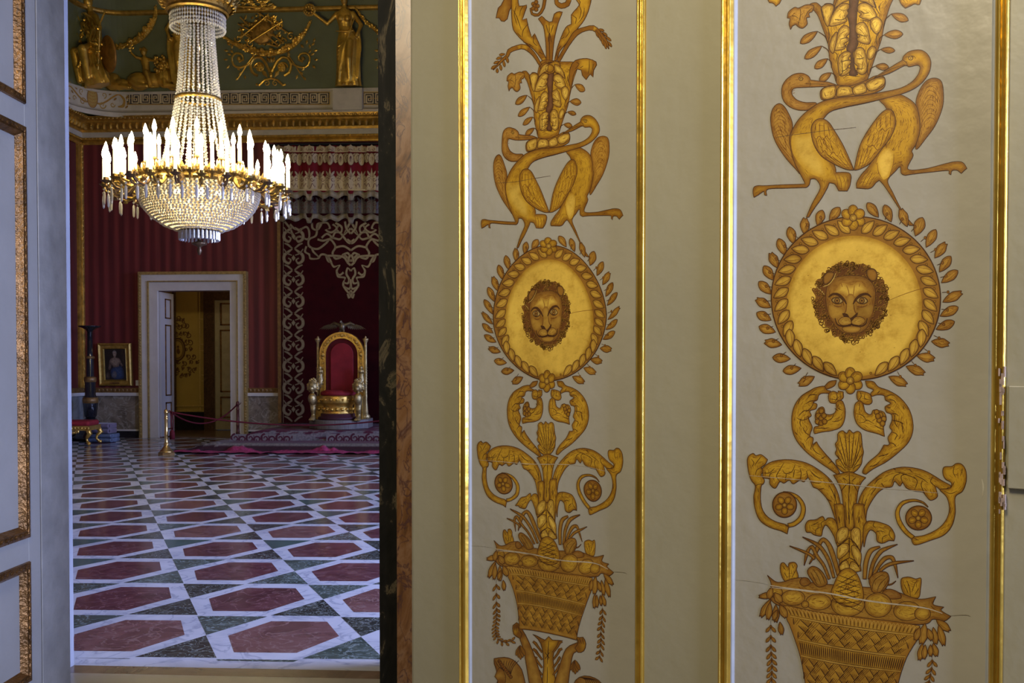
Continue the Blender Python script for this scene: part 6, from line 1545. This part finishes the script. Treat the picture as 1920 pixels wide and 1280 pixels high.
stanchion('barrier_stanchion', 'dark red-brown rope post behind the dais corner, in front of the doorway casing', s2.x, 22.2, mat('dark_red_brown_post', (.12, .035, .025), .4, .3), h2)
def rope(label, pts, tassel=None):
    p0 = Vector(pts[0]); t = thing('barrier_rope', label, 'rope', p0, group='barrier ropes'); mb = MB()
    n = 24; a, b_ = Vector(pts[0]), Vector(pts[1]); sag = pts[2]
    mb.tube([a.lerp(b_, k/n)-Vector((0, 0, sag*4*(k/n)*(1-k/n)))-p0 for k in range(n+1)], .016, 8); mb.build('cord', M['rope'], t, True)
    if tassel:
        mb = MB(); mb.tube([(.02, 0, 0), (.045, -.01, -.12), (.045, -.01, -.25), (.05, 0, -.37)], .012, 6); mb.tube([(.06, .0, -.02), (.085, 0, -.2), (.07, 0, -.37)], .010, 6); mb.build('hanging_cord', M['rope'], t, True)
        mb = MB(); mb.lathe([(0, 0), (.03, -.01), (.045, -.04), (.05, -.08), (.052, -.19), (0, -.19)], 12, .06, 0, -.37); mb.build('tassel', M['rope'], t, True)
rope('dark red rope sagging deeply between the brass post and the dark post', [(s1.x+.06, s1.y, h1-.03), (s2.x, 22.2, h2-.06), .34], True)
pe = onY(705, 787, 22.9)
rope('thin dark red rope stretched from the brass post low across the dais towards the throne', [(s1.x+.06, s1.y+.02, h1-.05), (pe.x+.8, 21.2, .62), .20])

# ------------------------------------------------------------------ things along the far wall
# candle stand
M['ebony'] = mat('black_lacquer', (.012, .013, .017), .16, 0, .3, 6, coat=.4)
pb = onY(170, 803, 22.9); 
t = thing('torchere', 'tall black candle stand with gilt bands standing by the far left corner', 'torchere', (pb.x, 22.9, 0))
def zq(py): return onY(170, py, 22.9).z
mb = MB(); mb.lathe([(0, .0), (.42, .0), (.42, .08), (.34, .12), (.30, .20), (.26, .30), (.22, .42), (.12, .52), (0, .52)], 20); mb.build('base', M['ebony'], t, True)
z1, z2, z3, z4 = zq(752), zq(713), zq(670), zq(622)
mb = MB(); mb.lathe([(0, .5), (.10, .52), (.14, .58), (.17, z1-.05), (.15, z1+.1), (.12, z1+.15), (.12, z2), (.085, z2+.08), (.08, z3), (.065, z3+.06), (.06, z4), (.0, z4)], 18); mb.build('shaft', M['ebony'], t, True)
for z, r, h in ((z1+.02, .165, .16), (z2+.02, .125, .14), (z3, .09, .08)):
    mb = MB(); mb.lathe([(r-.02, z-h/2), (r+.01, z-h/2+.02), (r+.015, z), (r+.01, z+h/2-.02), (r-.03, z+h/2)], 18); mb.build('gilt_band', bpy.data.materials['dull_bronze_gilding'], t, True)
mb = MB(); mb.lathe([(.0, z4-.03), (.06, z4), (.09, z4+.05), (.17, z4+.09), (.25, z4+.12), (.26, z4+.14), (.15, z4+.135), (0, z4+.13)], 26); mb.build('dish', M['ebony'], t, True)
# portrait
t = thing('framed_portrait', 'small gilt-framed dark portrait of a pale figure in a blue dress', 'painting', (W(219, 680).x, YB, W(219, 722.5).z))
t.rotation_euler = (math.radians(4), 0, 0)
a, b_ = W(188.5, 643), W(250.5, 722.5); hw_ = (b_.x-a.x)/2; hh_ = a.z-b_.z
mb = MB()
def rf(mb, x0, x1, z0, z1, prof):
    vs = []; n = len(prof)
    for cx_, cz_, sx, sz in ((x0, z0, 1, 1), (x1, z0, -1, 1), (x1, z1, -1, -1), (x0, z1, 1, -1)):
        for ins, h in prof: vs.append((cx_+sx*ins, -h, cz_+sz*ins))
    mb.add(vs, [(k*n+i, ((k+1) % 4)*n+i, ((k+1) % 4)*n+i+1, k*n+i+1) for k in range(4) for i in range(n-1)])
rf(mb, -hw_, hw_, 0, hh_, [(0, .0), (0, .08), (.03, .11), (.06, .07), (.11, .06), (.13, .085), (.15, .03)])
mb.build('frame', mat('gallery_frame_gold', (.48, .30, .06), .4, .6, .3, 12, .4, 50), t)
mb = MB(); mb.box((-.12, -.125, .055), (.12, -.11, .09)); mb.build('name_plate', M['dark_gilt'], t)
P = Painter()
def pf_(s): return [((x-365)/210*100, (y-325)/290*130, sh) for x, y, sh in pp(s)]
P.fill([(0, 0, True), (100, 0, True), (100, 130, True), (0, 130, True)], col=(.018, .014, .010), edge=(.018, .014, .010), out=0, smooth=False)
P.fill(pf_("520,330 575,330 575,480 540,470 530,400"), col=(.04, .028, .018), edge=(.02, .015, .01), ew=8, out=0)
P.fill(pf_("470,490 520,480 545,520 550,580 530,605 450,605 420,560 430,510"), col=(.035, .06, .13), edge=(.015, .02, .04), ew=12, out=0)
P.fill(pf_("430,415 450,405 480,405 510,415 530,455 545,480 530,490 510,460 500,490 450,495 435,470 425,500 412,520 400,515 408,470 415,430"), col=(.24, .18, .13), edge=(.08, .05, .035), ew=7, out=0)
P.fill(pf_("452,350 465,343 480,352 484,375 475,398 472,412 458,412 455,395 448,375"), col=(.34, .26, .19), edge=(.15, .1, .07), ew=5, out=0)
P.fill(pf_("447,372 448,348 465,338 482,348 486,370 478,356 465,350 455,356"), col=(.26, .24, .21), edge=(.2, .18, .16), ew=3, out=0)
P.fill(pf_("430,560 455,530 475,540 480,570 465,600 440,590"), col=(.16, .15, .16), edge=(.05, .05, .06), ew=8, out=0)
P.fill(pf_("375,560 400,540 410,570 405,605 380,600"), col=(.12, .09, .06), edge=(.03, .02, .02), ew=8, out=0)
P.line(pf_("470,500 500,540 530,560"), 1.5, (.08, .11, .2)); P.line(pf_("450,520 440,560 430,590"), 1.2, (.08, .11, .2))
for q in ("458,372 463,371", "471,371 476,372", "463,392 471,393"): P.line(pf_(q), 1.0, (.05, .03, .02))
o = render_paint(P.items, lambda A: np.column_stack([-hw_+.14+A[:, 0]/100*(2*hw_-.28), hh_-.14-A[:, 1]/130*(hh_-.28)]), 'canvas', t, M['oil'], step=.0006, base=0)
o.matrix_local = Matrix(((1, 0, 0, 0), (0, 0, -1, -.035), (0, 1, 0, 0), (0, 0, 0, 1)))
c = W(259.8, 717.7)
mb = MB(); mb.box((-.065, -.02, -.065), (.065, 0, .065)); o = mb.build('caption_card', mat('white_card', (.78, .78, .78), .6)); o.location = (c.x, YB, c.z); tag(o, 'small blank white card on the red wall right of the portrait', 'card')
# stool
ys_ = 21.35; xs_ = onZ(150, 832).x; sx0 = onY(172, 800, ys_).x
t = thing('gilt_stool', 'gilded stool with carved bowed legs and a red velvet seat', 'stool', (sx0-.52, ys_+.1, 0), math.radians(8))
hs = onY(150, 800, ys_).z
mb = MB(); mb.box((-.50, -.36, hs+.02), (.50, .36, hs+.14)); o = mb.build('seat', M['throne_red'], t, bevel=.05)
mb = MB(); mb.box((-.52, -.38, hs-.07), (.52, .38, hs+.03))
for k in range(15): mb.ball((-.49+.07*k, -.385, hs-.02), (.025, .015, .025), 6, 4)
for k in range(-6, 7): mb.ball((k*.045, -.37, hs-.09-.05*math.cos(k*.25)), (.03, .02, .035), 6, 4)
mb.build('apron', M['throne_gold'], t)
for sx in (-1, 1):
    for sy in (-1, 1):
        mb = MB(); mb.tube([(sx*.46, sy*.33, hs-.02), (sx*.52, sy*.37, hs-.14), (sx*.45, sy*.32, hs*.45), (sx*.44, sy*.31, .12), (sx*.50, sy*.36, .04), (sx*.52, sy*.38, .03)], [.055, .06, .035, .025, .035, .028], 8); mb.ball((sx*.50, sy*.36, .05), (.05, .05, .04), 8, 5); mb.build('leg', M['throne_gold'], t, True)
# folded cloths on the floor
pa = onY(188, 818, 22.2)
M['grey_cloth'] = mat('mauve_grey_cloth', (.14, .11, .16), .85, 0, .2, 6, sheen=.2); M['blue_cloth'] = mat('blue_marbled_cloth', (.09, .12, .18), .8, 0, .5, 6)
def bundle(name, label, z0, z1, w_, d_, m, dx=0):
    mb = MB(); n = 14
    for k in range(2):
        za, zb_ = z0+(z1-z0)*k/2, z0+(z1-z0)*(k+1)/2-.004
        mb.box((-w_/2, -d_/2, za), (w_/2, d_/2, zb_))
        mb.tube([(-w_/2, -d_/2+.02, (za+zb_)/2), (w_/2, -d_/2+.02, (za+zb_)/2)], (zb_-za)/2, 8)
    o = mb.build(name, m, None, False, bevel=.02); o.location = (pa.x+dx, 22.35, 0); return tag(o, label, 'cloth')
bundle('folded_cloth', 'blue mottled folded cloth lying on the floor beside the stool, under the mauve one', .005, .20, .58, .45, M['blue_cloth'], .0)
bundle('folded_cloth', 'mauve-grey folded cloth on top of the blue folded cloth', .205, .44, .52, .42, M['grey_cloth'], -.03)

# ------------------------------------------------------------------ chandelier
YC = 14.0; cc = onY(373, 355, YC); cxx = cc.x; kc = 1/(F/(YC*1.003))
def zC2(py): return onY(373, py, YC).z
ch = thing('chandelier', 'huge lit crystal chandelier with a ring of white candles and a beaded glass bowl', 'chandelier', (cxx, YC, zC2(355)))
ZB = zC2(355)
def zr(py): return zC2(py)-ZB
m, nt, b = new_mat('cut_crystal'); b.inputs['Base Color'].default_value = (.95, .93, .86, 1); b.inputs['Roughness'].default_value = .08; b.inputs['Transmission Weight'].default_value = .55; b.inputs['IOR'].default_value = 1.5; b.inputs['Specular IOR Level'].default_value = .9
M['crystal'] = m
tr = nt.nodes.new('ShaderNodeBsdfTranslucent'); tr.inputs[0].default_value = (.9, .87, .78, 1)
ms = nt.nodes.new('ShaderNodeMixShader'); ms.inputs[0].default_value = .35; nt.links.new(b.outputs[0], ms.inputs[1]); nt.links.new(tr.outputs[0], ms.inputs[2])
nt.links.new(ms.outputs[0], nt.nodes['Material Output'].inputs[0])
m, nt, b = new_mat('bright_candle_flame_bulb'); b.inputs['Base Color'].default_value = (1, .95, .8, 1); b.inputs['Emission Color'].default_value = (1.0, .86, .52, 1); b.inputs['Emission Strength'].default_value = 34
M['bulb'] = m
m, nt, b = new_mat('glowing_wax_candle'); b.inputs['Base Color'].default_value = (.85, .78, .6, 1); b.inputs['Emission Color'].default_value = (1.0, .84, .45, 1); b.inputs['Emission Strength'].default_value = 1.6
M['candle'] = m
M['ch_gold'] = mat('chandelier_gilt_bronze', (.27, .17, .04), .34, .8, .4, 14, .6, 60)
M['ch_bronze'] = mat('chandelier_dark_bronze', (.16, .10, .05), .35, .7, .3, 14)
def octa(mb, p, r, h=None):
    h = h or r; x, y, z = p
    mb.add([(x+r, y, z), (x, y+r, z), (x-r, y, z), (x, y-r, z), (x, y, z+h), (x, y, z-h)], [(0, 1, 4), (1, 2, 4), (2, 3, 4), (3, 0, 4), (1, 0, 5), (2, 1, 5), (3, 2, 5), (0, 3, 5)])
def interp(prof, z):
    for (r0, z0), (r1, z1) in zip(prof, prof[1:]):
        if min(z0, z1) <= z <= max(z0, z1): return r0+(r1-r0)*(z-z0)/(z1-z0)
    return prof[-1][0]
def strands(name, prof_px, n, step, br, label=None):
    prof = [(r*kc, zr(py)) for r, py in prof_px]; mb = MB()
    z = prof[0][1]; zend = prof[-1][1]; k = 0
    while z > zend:
        r = interp(prof, z)
        for j in range(n):
            a = 2*math.pi*j/n+(.0 if k % 2 else .02); octa(mb, (r*math.cos(a), r*math.sin(a), z), br*.85, br)
        z -= step; k += 1
    o = mb.build(name, M['crystal'], ch, False); o['kind'] = 'stuff'; return o
strands('upper_bead_strands', [(29, 40), (30, 70), (33, 110), (36, 150), (40, 183)], 26, .040, .024)
strands('lower_bead_strands', [(41, 191), (46, 220), (53, 255), (64, 300), (80, 335)], 30, .042, .026)
strands('bead_bowl', [(112, 352), (113, 362), (110, 375), (102, 392), (88, 408), (66, 423), (38, 434)], 84, .030, .021)
# inner rows of the bowl, seen between the beads
mb = MB(); mb.lathe([(110*kc, zr(352)), (108*kc, zr(370)), (98*kc, zr(392)), (84*kc, zr(408)), (62*kc, zr(423)), (36*kc, zr(433))], 48)
m, nt, b = new_mat('glass_bead_netting'); b.inputs['Base Color'].default_value = (.42, .38, .28, 1); b.inputs['Roughness'].default_value = .25; b.inputs['Transmission Weight'].default_value = .3
nn = N(nt, 'ShaderNodeTexVoronoi', Scale=34.0); nt.links.new(coords(nt), nn.inputs['Vector']); nt.links.new(ramp(nt, nn.outputs['Distance'], [(.1, (.75, .70, .55)), (.5, (.16, .13, .08))]), b.inputs['Base Color'])
tr = nt.nodes.new('ShaderNodeBsdfTranslucent'); nt.links.new(ramp(nt, nn.outputs['Distance'], [(.1, (.9, .86, .72)), (.5, (.16, .13, .08))]), tr.inputs[0])
ms = nt.nodes.new('ShaderNodeMixShader'); ms.inputs[0].default_value = .7; nt.links.new(b.outputs[0], ms.inputs[1]); nt.links.new(tr.outputs[0], ms.inputs[2])
nt.links.new(ms.outputs[0], nt.nodes['Material Output'].inputs[0])
mb.build('bead_netting', m, ch, True)
mb = MB(); mb.lathe([(54*kc, zr(28)), (57*kc, zr(25)), (56*kc, zr(20)), (60*kc, zr(14)), (66*kc, zr(8)), (60*kc, zr(2)), (48*kc, zr(0))], 40)
for k in range(26):
    a = 2*math.pi*k/26
    c, s = math.cos(a), math.sin(a)
    for q in range(4): leafblob(mb, (58*kc*c, 58*kc*s, zr(18-q*3)), (c*.8+(-s)*(q-1.5)*.5, s*.8+c*(q-1.5)*.5, .7), .20, .035, n=Vector((c, s, 0)))
    mb.ball((66*kc*c, 66*kc*s, zr(8)), .045, 6, 4)
mb.build('top_crown', M['ch_gold'], ch)
mb = MB()
for k in range(60):
    a = 2*math.pi*k/60; r = 50*kc
    for q in range(4): octa(mb, (r*math.cos(a), r*math.sin(a), zr(33+q*7)), .018, .035)
o = mb.build('crown_fringe', M['crystal'], ch); o['kind'] = 'stuff'
mb = MB(); mb.lathe([(40*kc, zr(183)), (42.5*kc, zr(184)), (43*kc, zr(187)), (42.5*kc, zr(190)), (40*kc, zr(191))], 40); mb.build('waist_ring', M['ch_gold'], ch, True)
mb = MB(); mb.tube([(0, 0, zr(183)), (0, 0, zr(-300))], .03, 8); mb.build('suspension_rod', M['ch_bronze'], ch)
# main hoop with acanthus
mb = MB(); mb.lathe([(112*kc, zr(354)), (120*kc, zr(355)), (122*kc, zr(350)), (119*kc, zr(346)), (117*kc, zr(338)), (121*kc, zr(334)), (114*kc, zr(333)), (110*kc, zr(346)), (112*kc, zr(354))], 60)
for k in range(48):
    a = 2*math.pi*k/48; c, s = math.cos(a), math.sin(a)
    for q in (-1, 0, 1): leafblob(mb, (118*kc*c, 118*kc*s, zr(346)), (c*.3-s*q*.6, s*.3+c*q*.6, 1), .17-.04*abs(q), .04, n=Vector((c, s, 0)))
mb.build('acanthus_hoop', M['ch_gold'], ch)
rim = []
NA = 24
def candle_arm(k):
    a = 2*math.pi*(k+.5)/NA; c, s = math.cos(a), math.sin(a)
    def p(r, py, da=0): return Vector((r*kc*math.cos(a+da), r*kc*math.sin(a+da), zr(py)))
    mb = MB(); mb.tube([p(118, 350), p(128, 362), p(138, 368), p(150, 366), p(158, 358), p(156, 350), p(150, 352)], [.03, .03, .028, .026, .024, .02, .016], 6)
    mb.tube([p(138, 368), p(150, 372), p(164, 368), p(167, 362)], .018, 6)
    for q, (r, py) in enumerate(((128, 360), (146, 369))): leafblob(mb, p(r, py), (c, s, -.6 if q else .6), .12, .04, n=Vector((-s, c, 0)))
    mb.lathe([(0, -.03), (.03, -.02), (.02, .01), (.06, .04), (.075, .05), (.04, .055), (.035, .09), (0, .09)], 10, 167*kc*c, 167*kc*s, zr(362))
    arm = mb.build('candle_arm', M['ch_gold'] if k % 2 else M['ch_bronze'], ch)
    for da, r, py, base in ((0, 167, 362, 0), (.13, 146, 350, 0)):
        q = p(r, py, da)
        if da:
            mb = MB(); mb.tube([p(120, 348, da), p(134, 356, da), p(146, 352, da)], .02, 6); mb.lathe([(0, -.02), (.05, .02), (.06, .03), (.03, .035), (.03, .06), (0, .06)], 10, q.x, q.y, q.z); mb.build('candle_arm', M['ch_gold'], ch)
        mb = MB(); mb.lathe([(0, .05), (.026, .05), (.024, .40), (0, .41)], 8, q.x, q.y, q.z); cd = mb.build('candle', M['candle'], ch, True)
        mb = MB(); mb.lathe([(0, .40), (.022, .42), (.034, .46), (.026, .51), (.010, .56), (0, .58)], 8, q.x, q.y, q.z); mb.build('flame_bulb', M['bulb'], cd, True)
    for r, da in ((169, -.05), (160, .06)):
        q = p(r, 366, da); mb = MB(); octa(mb, (q.x, q.y, q.z-.03), .022); mb.lathe([(.006, -.06), (.018, -.08), (.022, -.14), (.016, -.23), (0, -.25)], 6, q.x, q.y, q.z); mb.build('crystal_drop', M['crystal'], arm)
for k in range(NA): candle_arm(k)
NB = 14
for k in range(NB):
    a = 2*math.pi*(k+.25)/NB; c, s = math.cos(a), math.sin(a); r = 96*kc; z = zr(318)
    mb = MB(); mb.tube([(112*kc*c, 112*kc*s, zr(345)), (104*kc*c, 104*kc*s, zr(330)), (r*c, r*s, z)], .02, 6); mb.lathe([(0, -.03), (.05, .02), (.06, .03), (.03, .035), (.03, .06), (0, .06)], 10, r*c, r*s, z); mb.build('inner_candle_arm', M['ch_gold'], ch)
    mb = MB(); mb.lathe([(0, .05), (.026, .05), (.024, .40), (0, .41)], 8, r*c, r*s, z); cd = mb.build('inner_candle', M['candle'], ch, True)
    mb = MB(); mb.lathe([(0, .40), (.022, .42), (.034, .46), (.026, .51), (.010, .56), (0, .58)], 8, r*c, r*s, z); mb.build('flame_bulb', M['bulb'], cd, True)
    for q in range(6):
        aa = q*1.047
    mb = MB()
    for q in range(8):
        aa = q*.785; mb.lathe([(.004, .0), (.014, -.02), (.016, -.09), (0, -.11)], 5, r*c+.055*math.cos(aa), r*s+.055*math.sin(aa), z+.02)
    mb.build('crystal_collar', M['crystal'], ch)
# bottom
mb = MB(); mb.lathe([(0, zr(436)), (37*kc, zr(434)), (38*kc, zr(430)), (37*kc, zr(427)), (34*kc, zr(427))], 36); mb.build('bottom_ring', M['ch_bronze'], ch, True)
for k in range(30):
    a = 2*math.pi*k/30; mb = MB(); x, y = 36*kc*math.cos(a), 36*kc*math.sin(a); octa(mb, (x, y, zr(433)), .018); mb.lathe([(.006, zr(434)), (.019, zr(436)), (.019, zr(450)), (0, zr(452))], 6, x, y, 0); mb.build('crystal_pendant', M['crystal'], ch)
mb = MB(); mb.lathe([(0, zr(438)), (4*kc, zr(438)), (5*kc, zr(446)), (3*kc, zr(450)), (6*kc, zr(453)), (14*kc, zr(455)), (14*kc, zr(458)), (6*kc, zr(461)), (3*kc, zr(464)), (5*kc, zr(470)), (3*kc, zr(476)), (0, zr(479))], 20); mb.build('finial', M['ch_bronze'], ch, True)
# the light of the candles
for k in range(10):
    a = 2*math.pi*k/10; ld = bpy.data.lights.new('candle_light', 'POINT'); ld.energy = 58; ld.color = (1.0, .80, .42); ld.shadow_soft_size = .08
    lo = bpy.data.objects.new('candle_light', ld); C.objects.link(lo); lo.location = (cxx+1.02*math.cos(a), YC+1.02*math.sin(a), zC2(298))
for k in range(4):
    a = math.pi/2*k+.4; ld = bpy.data.lights.new('bowl_lamp', 'POINT'); ld.energy = 16; ld.color = (1.0, .84, .55); ld.shadow_soft_size = .06
    lo = bpy.data.objects.new('bowl_lamp', ld); C.objects.link(lo); lo.location = (cxx+.45*math.cos(a), YC+.45*math.sin(a), zC2(372))
for k in range(3):
    ld = bpy.data.lights.new('column_fill_light', 'POINT'); ld.energy = 1.5; ld.color = (1.0, .88, .66); ld.shadow_soft_size = .03  # unseen fill lights added to brighten the bead column
    lo = bpy.data.objects.new('column_fill_light', ld); C.objects.link(lo); lo.location = (cxx+.06, YC, zC2(90+70*k))
ld = bpy.data.lights.new('far_room_lamp', 'POINT'); ld.energy = 16; ld.color = (1.0, .75, .35); ld.shadow_soft_size = .3
lo = bpy.data.objects.new('far_room_lamp', ld); C.objects.link(lo); lo.location = (dr+.3, YB+1.2, 3.6)
